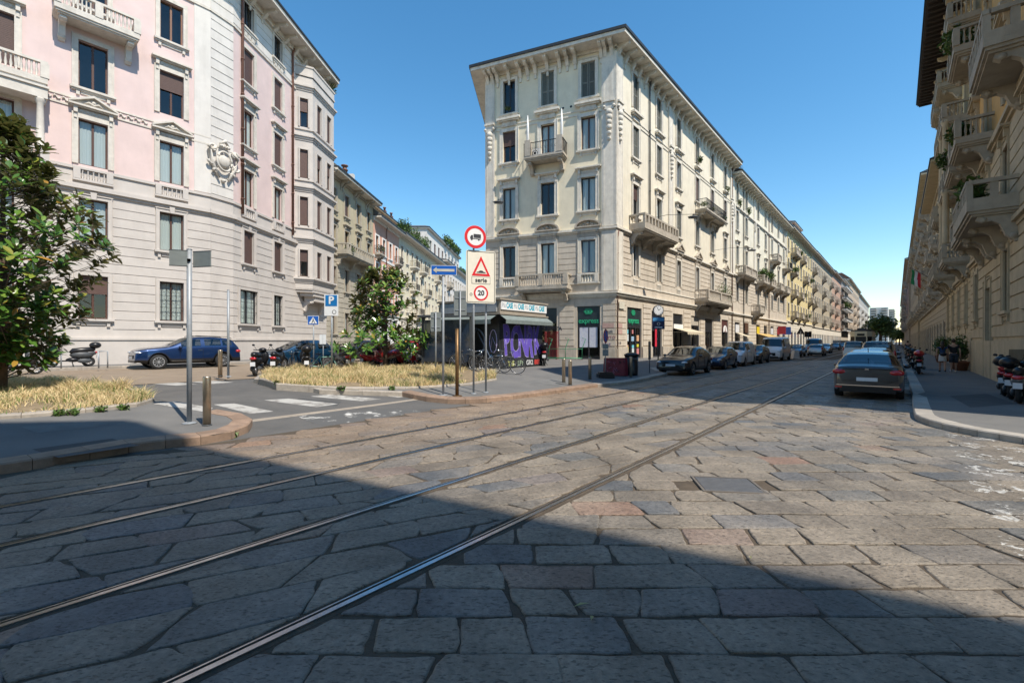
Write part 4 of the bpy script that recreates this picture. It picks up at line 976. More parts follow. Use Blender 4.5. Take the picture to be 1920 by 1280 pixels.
b.lathe([(.001,-.3),(.1,-.26),(.14,-.05)],(xc,0,12.3),8,0,'y'); b.tube([(xc-.3,-.2,14.6),(xc,-.3,14.85),(xc+.3,-.2,14.6)],[.06,.13,.06],8)
f1.build(b,'cartouche',TRIM)
# loggia and balconies on the left of the front
f0.balcony(WX[1]+.1,18.9,3.4,1.1,TRIM,'stone',2,1.0)
xl=WX[2]-.4
f0.balcony(xl,14.85,4.2,1.0,TRIM,'stone',2,.6); f0.balcony(xl,10.55,4.2,1.0,PGR,'stone',2,.6)
b=MB(); b.box(-2.1,2.1,-1.0,0,0,.5); b.box(-2.15,2.15,-1.08,0,.5,.6); f0.put('loggia_frieze',b.mesh('loggia_frieze',TRIM),xl,13.95)
for s in (-1,1):
    b=MB(); b.lathe([(.2,0),(.2,.12),(.16,.18),(.15,1.2),(.13,2.2),(.17,2.3),(.22,2.45),(.22,2.5)],(0,-.8,0),12); f0.put('column',b.mesh('column',TRIM),xl+s*1.85,11.45)
p=f0.P(xl+1.3,.7)+pk.o; plant('balcony_shrub','yellowing green box plant in the loggia of the pink building','plant',(p.x,p.y,11.6),(.7,.3,.35),240,leaf=.09)
pk.eave([1.4,1.4,1.4,0,1,1],.3,TRIM,GUT,SLATE,2.5,5)
for x in [k*1.4+.3 for k in range(int(f2.L/1.4)+1)]: f2.put('corbel',corbel_mesh(1.15,TRIM,.6),x,26.2)
for x in [k*1.75+.3 for k in range(int(f0.L/1.75)+1)]: f0.put('corbel',corbel_mesh(1.15,TRIM,.6),x,26.2)
f2.pipe(fsx(452,f2),10.6,26,COPPER,.09); f2.pipe(fsx(548,f2)-.1,10.6,26,COPPER,.09)
# the polygonal bay
bx0,bx1=fsx(553,f2),f2.L-.1; q=[f2.P(bx0),f2.P(bx0+.75,1.15),f2.P(bx1-.75,1.15),f2.P(bx1)]; q=[p+pk.o for p in q]
bl=Bld.__new__(Bld); bl.poly=q; bl.root=pk.root; bl.o=pk.o; bl.fac={}
faces=[mkfac(bl,q[i],q[i+1]) for i in range(3)]
for i,fb in enumerate(faces):
    fb.wrap0=fb.wrap1=True
    xs=[fb.L/2] if i!=1 else [fb.L*.27,fb.L*.73]
    for x in xs:
        for k,(z,h) in enumerate(((7.3,2.25),(11.6,2.4),(15.6,2.4),(19.9,2.4))):
            fb.win(x,z,.62 if i!=1 else .8,h,WOODF,'single','flat',PGR,inside='roller' if (k+i)%3 else 'half',jw=.1)
    fb.wall(6.2,24.2,PGR)
    for z in (6.9,10.3,14.6,18.9,23.1): fb.band('bay_cornice',z,z+.3,.2,PGR,steps=[(z-.15,z,.06),(z,z+.16,.14),(z+.16,z+.3,.24)])
    for z in (11.35,15.35,19.65): fb.band('bay_sill',z,z+.2,.1,PGR,steps=[(z,z+.12,.1)])
    fb.band('bay_parapet',24.2,25.1,.05,PGR,steps=[(24.2,24.35,.08),(24.95,25.1,.1)]); fb.panel('bay_parapet_wall',0,fb.L,24.2,24.95,PGR,.04)
b=MB(); Q=[(p-pk.o) for p in q]; c=sum(Q,Vector((0,0)))/4
for k,(z0_,z1_,s) in enumerate(((6.0,6.25,.95),(5.7,6.0,.8),(5.3,5.7,.6))): b.prism([tuple(c+(p-c)*s) for p in Q],z0_,z1_)
b.prism([tuple(c+(p-c)*1.0) for p in Q],6.25,6.3); b.prism([tuple(p) for p in Q],24.1,24.25); b.build('bay_base',PGR,pk.root)
for s in (.25,.75): f2.put('bracket',bracket_mesh(.9,PGR,1.0),bx0+(bx1-bx0)*s,5.3)
for xx in (bx0+1.3,bx0+3.6): f2.ops.append((xx,2.4,1.0,2.6)) if False else None
b=MB(); b.box(-.55,.55,.05,.1,0,2.9); 
for k in range(6): b.tube([(-.45+k*.18,.02,0),(-.45+k*.18,.02,2.9)],.015,5)
f2.put('ground_window',b.mesh('ground_window',BLACK),bx0+1.5,2.6)
p=f2.P(bx1-.6,.9)+pk.o; plant('balcony_shrub','thin green plant on top of the bay of the pink building','plant',(p.x,p.y,24.9),(.7,.7,.8),120,leaf=.12)
pk.plain([3,4,5],PW)
# ================= generic street fronts =================
def generic(f,rows,pitch,m,tm=TRIM,fm=DARKF,w_=1.1,sur='flat sill',off=None,bal=None,zg0=.0,shops=True,groundm=None,zs=5.2,x0=0,x1=None,balstyle='stone',course=True,shm=SHUT,far=True,zt=None,inside=None):
    x1=f.L if x1 is None else x1; n=max(1,round((x1-x0)/pitch)); xs=[x0+(x1-x0)*(i+.5)/n for i in range(n)]
    for r,(z,h) in enumerate(rows):
        for i,x in enumerate(xs): f.win(x,z,w_,h,fm,'double',sur if isinstance(sur,str) else sur[r%len(sur)],tm,jw=.17,shm=shm,far=far,inside=inside)
    if shops:
        for i,x in enumerate(xs):
            ww=min(2.2,pitch*.55); f.ops.append((x,zg0,ww,3.6)); b=MB(); b.box(-ww/2,ww/2,.2,.26,2.6,3.58); o=f.build(b,'shop_fascia',[SHOPD,M('maroon_fascia',(.16,.03,.03),.5),GREYST,M('blue_fascia',(.03,.07,.2),.5)][int(random.random()*4)],x,zg0)
            b=MB(); b.box(-ww/2,ww/2,.24,.3,0,2.6); f.build(b,'shop_window',SHOPD,x,zg0)
    f.wall(-.6,zs,groundm or tm); f.wall(zs,zt or f.b.z,m)
    if course: f.courses(.8,zs-.3,.5,groundm or tm,.15,.04)
    f.band('string_course',zs,zs+.3,.2,tm,steps=[(zs-.1,zs,.08),(zs,zs+.18,.2)])
    f.band('cornice',f.b.z-.4,f.b.z,.1,tm,steps=[((zt or f.b.z)-.3,(zt or f.b.z)-.001,.15)])
    if bal:
        for (r,i,L) in bal:
            if i<len(xs): f.balcony(xs[i]+(L>3)*pitch/2,rows[r][0]-.12,L,1.0,GREYST if balstyle!='iron' else tm,balstyle,2 if L<4 else 3,.65)
    return xs
def cornice_corbels(f,z,D=.8,pitch=1.3,m=TRIM):
    x=.4
    while x<f.L: f.put('corbel',corbel_mesh(D,m,.5),x,z); x+=pitch
S=lambda s:PB+DB*s
OCH=M('ochre_grey_render',(.47,.41,.28),.85,.1,1,.1,30,dirt=.3); OCS=M('ochre_stone',(.43,.385,.31),.85,.12,1.5,.2,30,dirt=.4)
b1=Bld('ochre_building','ochre grey building with stone balcony next to the pink building','building',[S(13.12),S(25.1),S(25.1)+Vector((-11,0)),S(13.12)+Vector((-11,0))],18.3)
f=b1.F(0); R3=[(7.0,2.3),(11.0,2.4),(14.9,2.2)]
f.ops=[]; xs=generic(f,[(2.6,2.2)]+R3,3.4,OCH,OCS,WOODF,1.05,['flat sill','flat sill','sill hood','sill'],shops=False,groundm=OCS,zs=10.4)
f.balcony(xs[1]+.9,10.75,7.0,1.3,OCS,'lattice',3,1.0); b1.eave([1.1,0,0,0],.2,TRIMC,GUT,SLATE,3,4)
for k in range(4): 
    for dx in (-.25,.25): f.put('corbel',corbel_mesh(.9,OCS,.6),xs[0]-1.5+k*3.3+dx,18.3)
b1.plain([1,2,3],OCH)
p=f.P(xs[1]-1.6,1.0)+b1.o; plant('balcony_shrub','trailing yellow green plant on the balcony of the ochre building','plant',(p.x,p.y,10.9),(.9,.4,.6),260,leaf=.1,droop=.5)
for k in range(3):
    p=S(24)+Vector((-3-k*.9,k*1.2)); b=MB(); b.lathe([(.32,0),(.32,1.2),(.4,1.25),(.4,1.35),(.25,1.4),(.25,1.7),(.42,1.75),(.42,1.85)],(0,0,0),10); put('chimney_pot',b.mesh('chimney_pot',COPPER),b1.root,(p.x-b1.o.x,p.y-b1.o.y,21))
b=MB(); b.box(-2.5,2.5,-.25,.25,0,3.6); put('fire_wall',b.mesh('fire_wall',PW),b1.root,(-4+.0,12.0,18.6))
SAL=M('salmon_render',(.64,.36,.26),.85,.08,1,.1,30,dirt=.15)
b2=Bld('salmon_building','salmon pink building with white window surrounds beyond the ochre building','building',[S(25.12),S(35),S(35)+Vector((-11,0)),S(25.12)+Vector((-11,0))],17.0)
f=b2.F(0); f.wrap0=False; xs=generic(f,[(2.6,2.2),(6.2,2.1),(9.6,2.0),(12.9,2.1)],2.45,SAL,WHITE,DARKF,.95,'flat sill',shops=False,zs=5.2)
f.band('string_course',12.0,12.3,.06,WHITE,steps=[(12.2,12.5,.05)]); b2.eave([1.0,0,0,0],.2,TRIM,GUT,SLATE,2.5,3.5); b2.plain([1,2,3],SAL); f.pipe(f.L*.45,0,16.8)
f.balcony(xs[0],12.7,1.7,.8,GREYST,'iron',2,.6); f.balcony(xs[3],12.7,1.7,.8,GREYST,'iron',2,.6)
p=f.P(xs[0],.5)+b2.o; plant('balcony_shrub','potted plants on the first balcony of the salmon building','plant',(p.x,p.y,12.9),(.8,.4,.6),160,leaf=.12)
PNT=M('peach_render',(.55,.40,.27),.85,.1,1,.1,30,dirt=.2)
bp_=Bld('set_back_building','pale peach top storeys with chimney pots rising behind the salmon building','building',[S(27)+Vector((-6,0)),S(60)+Vector((-6,0)),S(60)+Vector((-14,0)),S(27)+Vector((-14,0))],23.0)
f=bp_.F(0); 
for k in range(7): f.win(3+k*4.4,19.8,1.3,1.7,DARKF,'double','flat',PNT,far=True)
f.wall(8,23,PNT); bp_.plain([1,2,3],PNT); bp_.eave([.4,.4,.4,.4],.2,PNT,GUT,SLATE,.5,1)
for k in range(7): p=S(31+k*3.4)+Vector((-6.6,0))-bp_.o; b=MB(); b.box(-.3,.3,-.3,.3,0,.9); b.lathe([(.18,.9),(.18,1.3),(.28,1.35),(.28,1.5)],(0,0,0),8); put('chimney_pot',b.mesh('chimney_pot',COPPER),bp_.root,(p.x,p.y,23.4))
CR2=M('cream_yellow_render',(.68,.62,.46),.85,.08,1,.1,30,dirt=.2)
b3=Bld('cream_building','cream building with iron balconies and a roof garden on the left street','building',[S(35.02),S(64),S(64)+Vector((-11,0)),S(35.02)+Vector((-11,0))],17.2)
f=b3.F(0); xs=generic(f,[(2.6,2.2),(6.3,2.2),(10.0,2.3),(13.6,2.2)],2.6,CR2,TRIMC,DARKF,.95,'flat sill',zs=5.2,shops=False,bal=[(1,3,2.8),(1,7,2.8),(2,2,2.2),(2,5,2.2),(2,9,2.2),(3,2,2.2),(3,4,2.2),(3,8,2.2)],balstyle='iron')
b3.eave([1.1,0,0,0],.2,TRIM,GUT,SLATE,.6,3); b3.plain([1,2,3],CR2)
LG=M('garden_green',(.10,.17,.03),.5,.35,9,0,col2=(.05,.09,.02))
for k in range(6): p=S(38+k*2.9)+Vector((-.6,0)); plant('roof_garden_shrub','bushy green climber, %s of six along the roof edge of the cream building'%['first','second','third','fourth','fifth','last'][k],'shrub',(p.x,p.y,17.6),(1.0,1.7,1.7+.5*(k%2)),420,'garden_green',.2,group='roof garden shrubs')
b4=Bld('white_building','white building with stepped penthouse and rooftop palms far down the left street','building',[S(64.02),S(100),S(100)+Vector((-11,0)),S(64.02)+Vector((-11,0))],18.5)
f=b4.F(0); generic(f,[(2.6,2.2),(6.3,2.2),(10.0,2.3),(13.8,2.3)],3.0,PW,TRIM,DARKF,1.1,'flat sill',zs=5.2,shops=False,bal=[(1,2,2.8),(2,4,2.6),(3,1,2.6),(2,8,2.6),(3,7,2.6)],balstyle='stone')
b4.eave([.9,0,0,0],.2,TRIM,GUT,SLATE,.6,3); b4.plain([1,2,3],PW)
pt=Bld('penthouse','white set-back penthouse block on the roofs of the left street','building',[S(57)+Vector((-1.6,0)),S(90)+Vector((-1.6,0)),S(90)+Vector((-10,0)),S(57)+Vector((-10,0))],23.5)
f=pt.F(0)
for k in range(9): f.win(3+k*3.5,19.6,1.6,2.2,DARKF,'double','',PW,far=True)
f.wall(17,23.5,PW); pt.plain([1,2,3],PW); pt.eave([.5,.3,.3,.3],.2,TRIM,GUT,SLATE,.4,1)
for k in range(7): p=S(72+k*4.2)+Vector((-1.0,0)); plant('roof_palm','rooftop bush, %s from the camera on the white building'%['nearest','second','third','fourth','fifth','sixth','farthest'][k],'shrub',(p.x,p.y,23.4 if k<4 else 19),(1.4,1.8,1.6),300,'garden_green',.28,group='rooftop bushes')
b5=Bld('end_building','distant pale building at the far end of the left street','building',[S(100.02),S(170),S(170)+Vector((-11,0)),S(100.02)+Vector((-11,0))],20)
f=b5.F(0); generic(f,[(6.3,2.2),(10.0,2.3),(13.8,2.3)],4,CRM,TRIM,DARKF,1.2,'flat',zs=5.2,shops=False,course=False,bal=[(1,k,2.4) for k in range(0,16,3)]+[(2,k,2.4) for k in range(1,16,4)]); b5.eave([.9,0,0,0],.2,TRIM,GUT,SLATE,1.5,3); b5.plain([1,2,3],CRM)
# other side of the left street (beyond the corner building) is hidden by it
# ================= street with the tram, left side =================
LA=lambda u:CP+DA*u
def lb(name,label,u0,u1,z,depth=11): 
    return Bld(name,label,'building',[LA(u0),LA(u1),LA(u1)+NA*depth,LA(u0)+NA*depth],z)
B2M=M('ivory_render',(.70,.655,.53),.85,.1,1,.1,30,dirt=.28)
l2=lb('ivory_building','ivory stucco building with stone balconies directly beyond the corner building',29.52,64.8,21.8)
f=l2.F(0); xs=[fsx(p,f) for p in (1382,1399,1421,1435,1447,1459,1469)]
for i,x in enumerate(xs):
    for r,(z,h) in enumerate(((6.75,2.35),(11.2,2.4),(15.5,2.4),(19.0,2.4))):
        f.win(x,z,1.0,h,DARKF,'double',['flat','sill hood','flat sill','flat'][r],TRIMC,jw=.18,far=True,inside='dark' if r==3 and i<2 else None)
    f.ops.append((x,.4,2.3,3.8))
f.wall(-.6,5.2,GST); f.wall(5.2,9.8,GST); f.wall(9.8,21.8,B2M); f.courses(.6,4.8,.42,GST,.1,.05); f.courses(6.6,9.2,.42,GST,.25,.035)
for z in (5.0,9.7,18.1): f.band('string_course',z,z+.4,.2,TRIMC,steps=[(z,z+.14,.1),(z+.14,z+.3,.22)])
cornice_corbels(f,21.8,.9,1.15,TRIMC); l2.eave([1.1,0,0,0],.22,TRIMC,GUT,SLATE,2,4); l2.plain([1,2,3],B2M)
for (i,z,L,st) in ((.5,10.1,6.0,'stone'),(2.0,10.1,3.4,'stone'),(3,10.1,3.4,'stone'),(1.9,5.8,3.0,'stone'),(4,14.4,2.8,'stone'),(4.5,10.1,3,'stone'),(5.6,10.1,3,'stone'),(6,14.4,2.4,'iron')):
    x=xs[int(i)]+(i-int(i))*4.5; f.balcony(x,z,L,1.15,GREYST,st,2,.8)
for k in range(3): p=f.P(xs[2]-1+k*2.0,.9)+l2.o; plant('balcony_shrub','lush climbing shrub on the ivory building balcony, %s of three'%['nearest','middle','farthest'][k],'shrub',(p.x,p.y,10.4),(1.1,.5,1.0+.2*(k==1)),360,'garden_green',.16,group='shrubs on the ivory balcony')
for k in range(2): p=f.P(xs[k],.35)+l2.o; plant('window_plant','hanging plant under the %s top floor window of the ivory building'%['first','second'][k],'plant',(p.x,p.y,18.2),(.35,.3,.8),160,'garden_green',.12)
f.pipe(xs[1]-1.7,0,21.6,DGREY); f.pipe(xs[3]+2,0,21.6,COPPER)
for pilx in (.5,xs[2]-2.2,f.L-.5): b=MB(); b.box(pilx-.35,pilx+.35,-.1,0,10,21.4); b.box(pilx-.25,pilx+.25,-.24,0,17,18.4); f.build(b,'pilaster',TRIMC)
scols=[('white',(.65,.65,.66),''),('brown',(.10,.05,.03),''),('yellow',(.65,.50,.03),''),('grey',(.12,.12,.13),''),('white',(.6,.6,.62),''),('red',(.45,.04,.05),''),('blue',(.05,.13,.42),'')]
for i,x in enumerate(xs):
    n_,c_,t_=scols[i]; m_=M('shop_sign_'+n_,c_,.5,.1,6,0)
    b=MB(); b.box(-1.15,1.15,.12,.2,2.55,3.8); f.build(b,'shop_fascia',SHOPD,x,.4); b=MB(); b.box(-1.15,1.15,.2,.28,0,2.55); f.build(b,'shop_window',SHOPD,x,.4)
    if i!=3: sign_on(f,x,2.95,1.7,.95 if i!=1 else 1.3,m_,t_ or None,INK,.05,.7)
awning(f,xs[0]-1,xs[0]+1.2,2.9,1.4,.5,BEIGE); TAN=M('tan_canvas',(.50,.33,.12),.9,.1,5,.1); awning(f,xs[2]-1.2,xs[3]+2.4,2.95,1.9,.6,TAN)
for k,(i,c_) in enumerate(((5,'red'),(6,'blue'))): 
    b=MB(); b.box(-.05,.05,-1.3,-.2,0,1.3); f.build(b,'projecting_sign',M('shop_sign_'+c_,scols[5+k][1]),xs[i]-1.2,3.0)
YB=M('yellow_render',(.64,.53,.28),.85,.08,1,.1,30,dirt=.12)
l3=lb('yellow_building','bright yellow building with grey balconies half way down the tram street',64.82,97,22.2)
f=l3.F(0); generic(f,[(6.6,2.2),(10.6,2.3),(14.6,2.3),(18.3,2.3)],3.6,YB,TRIMC,DARKF,1.05,'flat sill',zs=5.4,groundm=TRIMC,bal=[(3,1,6.2),(2,1,2.6),(1,1,2.6),(1,3,2.6),(0,1,2.6),(0,3,2.6),(0,5,2.6),(3,4,2.6),(2,5,2.6),(1,7,2.6)])
l3.eave([1.1,0,0,0],.22,TRIM,GUT,TILE,1.5,4); cornice_corbels(f,22.2,.9,1.8); l3.plain([1,2,3],YB)
aq=Bld('attic_tower','square attic tower with tiled roof above the yellow building','building',[LA(84)+NA*2.2,LA(93)+NA*2.2,LA(93)+NA*9,LA(84)+NA*9],27)
f=aq.F(0); [f.win(1.5+k*2,24.4,1,1.6,DARKF,'double','',TRIMC,far=True) for k in range(4)]; f.wall(21,27,TRIMC); aq.plain([1,2,3],TRIMC); aq.eave([.8]*4,.2,TRIM,GUT,TILE,1.2,3)
for k in range(5): 
    p=l3.F(0).P(4+k*5.2,.8)+l3.o; plant('balcony_shrub','plants on the yellow building, %s balcony along'%['first','second','third','fourth','fifth'][k],'plant',(p.x,p.y,[14.6,18.3,10.6,6.7,14.6][k]),(.9,.5,.6),160,'garden_green',.2)
rest=[('beige_building','long beige building with tall pilasters beyond the yellow building',97.02,140,22.5,(.42,.36,.26),3.5),
 ('brick_red_building','building with brick red upper walls and curved balconies far down the street',140.02,170,23,(.46,.30,.22),3.8),
 ('balcony_block','modern dark block with white balcony slabs far down the street',170.02,200,24,(.22,.215,.20),4),
 ('tall_cream_building','tall cream building with overhanging roof near the end of the street',200.02,270,27,(.48,.38,.28),5),
 ('pale_end_building','pale building at the far end of the street beside the tower',270.02,380,26,(.5,.48,.44),7)]
for k,(n_,lab,u0,u1,z,c_,pt_) in enumerate(rest):
    bb=lb(n_,lab,u0,u1,z); f=bb.F(0); m_=M(n_+'_render',c_,.85,.1,1,.1,30,dirt=.2)
    rows=[(6.6,2.2),(10.4,2.3),(14.2,2.3),(18.2,2.3)]+([(22,2.2)] if z>25 else [])
    if k==2:
        generic(f,rows,4,m_,GREYST,DARKF,2.4,'',zs=5,shops=False,course=False)
        for zz in (5.5,9.3,13.1,17.1,21): b=MB(); b.box(0,f.L,-1.6,0,zz,zz+.28); f.build(b,'balcony_slab',WHITE); b=MB(); b.box(0,f.L,-1.55,-1.5,zz+.28,zz+1.1); f.build(b,'balcony_panel',DGREY)
        p=f.P(4,1.0)+bb.o; plant('balcony_shrub','large bright green bush on the dark modern block','shrub',(p.x,p.y,13.4),(4,1.0,1.8),500,'garden_green',.35)
    else:
        generic(f,rows,pt_,m_,TRIMC,DARKF,1.15,'flat',zs=5.2,groundm=TRIMC,course=False,shops=k<2,bal=[(r,i,2.6) for r in range(4) for i in range(20) if (i*7+r*5+k)%5==0])
    bb.eave([1.0,.6,0,0],.22,TRIM,GUT,SLATE if k!=3 else TILE,2.5 if k!=0 else 3.5,3); bb.plain([1,2,3],m_)
# roof terrace row on the beige building
# ================= right side of the tram street =================
def rb(name,label,u0,u1,z,depth=12,v=-3.3,extra=None):
    poly=[UV(u1,v),UV(u0,v)]+(extra or [])+[UV(u0,v-depth) if not extra else UV(u0+5,v-depth),UV(u1,v-depth)]
    return Bld(name,label,'building',poly,z)
ORG=M('orange_ochre_render',(.58,.34,.11),.85,.1,1,.1,30,dirt=.2); RST=M('buff_stone',(.47,.38,.25),.85,.14,1.4,.25,30,dirt=.35); RGR=M('balcony_grey_stone',(.38,.325,.245),.85,.15,2,.25,30,dirt=.45)  # own colours of the render and stone, with streaky dirt
r1=rb('orange_building','tall orange building with carved stone balconies at the right edge, buff stone ground floor','',0,0) if False else None
RP=[UV(37,-3.3),UV(17.3,-3.3),UV(17.3,-3.3)+Vector((.50,-.86)).normalized()*9,Vector((30,0)),UV(37,-16)]
r1=Bld('orange_building','tall orange building with carved stone balconies over a buff stone ground floor at right','building',RP,21.6)
f=r1.F(0); BY=[f.L-(u-17.3) for u in (21.5,26.0,30.6,34.6)]
for i,x in enumerate(BY):
    f.win(x,3.0 if i!=2 else 5.2,1.15,2.4 if i!=2 else .01,DARKF,'double','flat sill',RST,inside='dark',jw=.2) if i!=2 else None
    for r,z in enumerate((6.9,11.3,15.5,19.0)):
        f.win(x,z,1.15,2.5 if r<3 else 2.0,WOODF,'double',['flat hood','flat arch','flat hood','flat sill'][r],RST,jw=.2,inside=None)
    b=MB(); 
    for k in (-.35,.1): b.box(k,k+.25,-.06,-.03,0,1.0)
    f.put('cellar_window',b.mesh('cellar_window',BLACK),x,.7)
xd=BY[2]; f.ops.append((xd,.1,1.5,4.2)); b=MB(); b.box(-.75,.75,.25,.32,0,4.2); b.box(-.03,.03,.2,.25,0,3); b.box(-.75,.75,.2,.25,2.9,3.05); f.build(b,'entrance_door',M('dark_door',(.03,.028,.025),.5),xd,.1)
f.put('door_surround',surround_mesh(1.5,4.2,RST,'flat key',.35),xd,.1)
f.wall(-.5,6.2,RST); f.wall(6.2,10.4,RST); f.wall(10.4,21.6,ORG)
f.courses(2.0,10.0,.5,RST,.25,.05); 
for z in (5.9,10.2): f.band('string_course',z,z+.4,.2,RST,steps=[(z,z+.14,.1),(z+.14,z+.3,.22)])
f.band('plinth',-.3,1.9,.08,RST,steps=[(-.3,1.85,.08)])
f.balcony(BY[1],6.7,5.2,1.35,RGR,'lattice',3,1.0); f.balcony(BY[3],10.9,3.2,1.2,RGR,'stone',2,.9); f.balcony(BY[0],10.9,3.4,1.3,RGR,'lattice',2,.9); f.balcony(BY[2],15.2,3.2,1.3,RGR,'stone',2,.9)
f.balcony(BY[1],19.0,3.6,1.35,RGR,'stone',2,.9); f.balcony(BY[0],15.1,3.2,1.3,RGR,'stone',2,.9); f.balcony(BY[2],11.0,3.2,1.25,RGR,'stone',2,.9); f.balcony(BY[3],18.6,3.2,1.25,RGR,'stone',2,.9); f.balcony(BY[2],6.7,3.0,1.2,RGR,'stone',2,.9)
for (i,z,rr,lab) in ((2,15.5,(1.3,.8,1.0),'big bushy green plant spilling over an upper balcony of the orange building'),(1,7.0,(.8,.5,.9),'spiky green plant on the low long balcony of the orange building'),(3,11.1,(.9,.6,.8),'dark leafy plant on the second balcony at the far end of the orange building'),(2,11.2,(.8,.5,.8),'leafy plant on the middle balcony of the orange building')):
    p=f.P(BY[i],1.0)+r1.o; plant('balcony_shrub',lab,'shrub',(p.x,p.y,z),rr,420,'garden_green' if i!=3 else 'leaf_green',.15)
r1.eave([1.1,1.1,1.1,0,0],.25,RST,GUT,SLATE,2,5)
f=r1.F(1); generic(f,[(3,2.4),(7,2.4),(11.3,2.5),(15.5,2.5)],3.4,ORG,RST,WOODF,1.1,'flat sill',shops=False,zs=6.2,course=False,zt=21.6); r1.plain([2,3,4],ORG)
YR=M('loggia_yellow_render',(.60,.50,.27),.85,.1,1,.1,30,dirt=.2)  # the loggia building's own yellow, lightly streaked with dirt
r2=rb('loggia_building','pale yellow building with stacked columned loggias and dark timber eave on the right',37.02,54,22.6)
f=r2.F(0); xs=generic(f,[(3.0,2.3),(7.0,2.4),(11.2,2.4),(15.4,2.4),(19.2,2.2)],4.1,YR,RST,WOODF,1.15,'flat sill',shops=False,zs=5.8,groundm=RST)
f.courses(6.2,10.0,.5,RST,.25,.04)
for i,z in ((3,6.7),(3,10.9),(3,15.1),(1,6.7),(1,10.9),(2,15.1),(0,6.7),(2,19.0),(1,19.0)): f.balcony(xs[i],z,3.2,1.2,RGR,'stone',2,.8)
for z in (6.75,10.95):
    for s in (-1,1): b=MB(); b.lathe([(.2,0),(.17,.15),(.15,1.5),(.14,2.9),(.22,3.1),(.22,3.25)],(0,-1.05,.9),12); f.put('column',b.mesh('column',RST),xs[3]+s*1.4,z)
TIMB=M('dark_timber',(.045,.032,.025),.7,.2,5,.1)
r2.eave([1.9,0,0,0],.12,TIMB,GUT,SLATE,2,4)
x=.2
while x<f.L: b=MB(); b.box(-.06,.06,-1.8,0,-.16,0); f.put('rafter',cached(('raf',),lambda:b.mesh('rafter',TIMB)),x,22.6); x+=.6
for k in range(9): f.put('corbel',corbel_mesh(1.0,RST,.8),1+k*1.9,22.4)
r2.plain([1,2,3],YR)
GBL=M('pale_gable_render',(.45,.43,.38),.85,.1,1,.1,30,dirt=.3)
r3=rb('low_buff_building','lower buff building with flag and planted balcony after the loggia building',54.02,76,17.5)
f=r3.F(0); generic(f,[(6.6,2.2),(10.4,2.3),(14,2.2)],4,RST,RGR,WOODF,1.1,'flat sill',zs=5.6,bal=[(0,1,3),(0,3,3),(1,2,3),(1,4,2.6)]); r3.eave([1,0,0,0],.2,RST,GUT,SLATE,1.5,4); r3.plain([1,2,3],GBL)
r4=rb('grey_balcony_building','grey stone building with many balconies beyond the low buff one',76.02,112,22.5)
f=r4.F(0); generic(f,[(6.6,2.2),(10.6,2.3),(14.6,2.3),(18.6,2.3)],4.2,RST,RGR,WOODF,1.15,'flat sill',zs=5.6,bal=[(r,i,3) for r in range(4) for i in range(9) if (i+r)%2==0]); r4.eave([1,0,0,1],.2,RST,GUT,SLATE,1.5,4); r4.plain([1,2,3],GBL)
r5=rb('glass_topped_building','tall dark building with glazed top storey far down the right side',112.02,170,24.5,v=-3.0)
f=r5.F(0); generic(f,[(6.6,2.2),(10.6,2.3),(14.6,2.3),(18.6,2.3)],5,RGR,RGR,DARKF,1.4,'',zs=5.6,course=False,bal=[(r,i,3) for r in range(4) for i in range(12) if (i*3+r)%3==0]); r5.eave([.5,0,0,0],.2,RGR,GUT,SLATE,1,4); r5.plain([1,2,3],RGR)
r6=rb('far_right_building','farthest building on the right side of the tram street','' ,0,0) if False else rb('far_brick_building','farthest brownish building on the right side of the tram street',170.02,400,25,v=-2.6)
f=r6.F(0); generic(f,[(6.6,2.2),(10.6,2.3),(14.6,2.3),(18.6,2.3)],9,M('brownish_render',(.27,.20,.16),.85),RGR,DARKF,1.8,'',zs=5.6,course=False,shops=False,bal=[(r,i,4) for r in range(4) for i in range(25) if (i+r)%3==0]); r6.eave([.8,0,0,0],.2,RGR,GUT,SLATE,1,4); r6.plain([1,2,3],RGR)
# flag on the low buff building
p=UV(58,-2.6); fl=thing('flag','limp green white and red flag on a slanted pole over the right pavement','flag',(p.x,p.y,7.6))
b=MB(); q=NA*1.6; b.tube([(0,0,0),(q.x,q.y,1.3)],.025,6); b.build('pole',DGREY,fl)
for k,c_ in enumerate(((.02,.22,.08),(.65,.65,.65),(.5,.03,.04))):
    b=MB(); 
    for j in range(4):
        a=q*(.95-.14*k-.0*j); a2=q*(.81-.14*k); w1=.06*math.sin(j*1.3+k); w2=.06*math.sin((j+1)*1.3+k)
        b.q([(a.x+w1,a.y,1.2*(.95-.14*k)-j*.35),(a2.x+w1,a2.y+w1,1.2*(.81-.14*k)-j*.35),(a2.x+w2,a2.y+w2,1.2*(.81-.14*k)-(j+1)*.35),(a.x+w2,a.y,1.2*(.95-.14*k)-(j+1)*.35)],0,True)
    b.build('stripe',M('flag_%d'%k,c_,.8),fl)
# ================= behind the camera: the block that shades the near paving =================
bk=Bld('shading_corner_building','pale corner block behind the camera, whose shadow lies over the near paving','building',[(3.75,-2.45),(-19.6,-11.75),(-15,-32),(25,-32),(16.8,-9.8)],22.0)
for i in (0,4): f=bk.F(i); generic(f,[(6.6,2.2),(10.8,2.3),(15,2.3),(19,2.2)],3.8,CRM,TRIMC,WOODF,1.1,'flat sill',zs=5.4,groundm=GST,course=False,zt=22.0)
bk.plain([1,2,3],CRM); b=MB(); b.prism([tuple(p-bk.o) for p in bk.poly],22.003,22.3); b.build('roof',SLATE,bk.root)
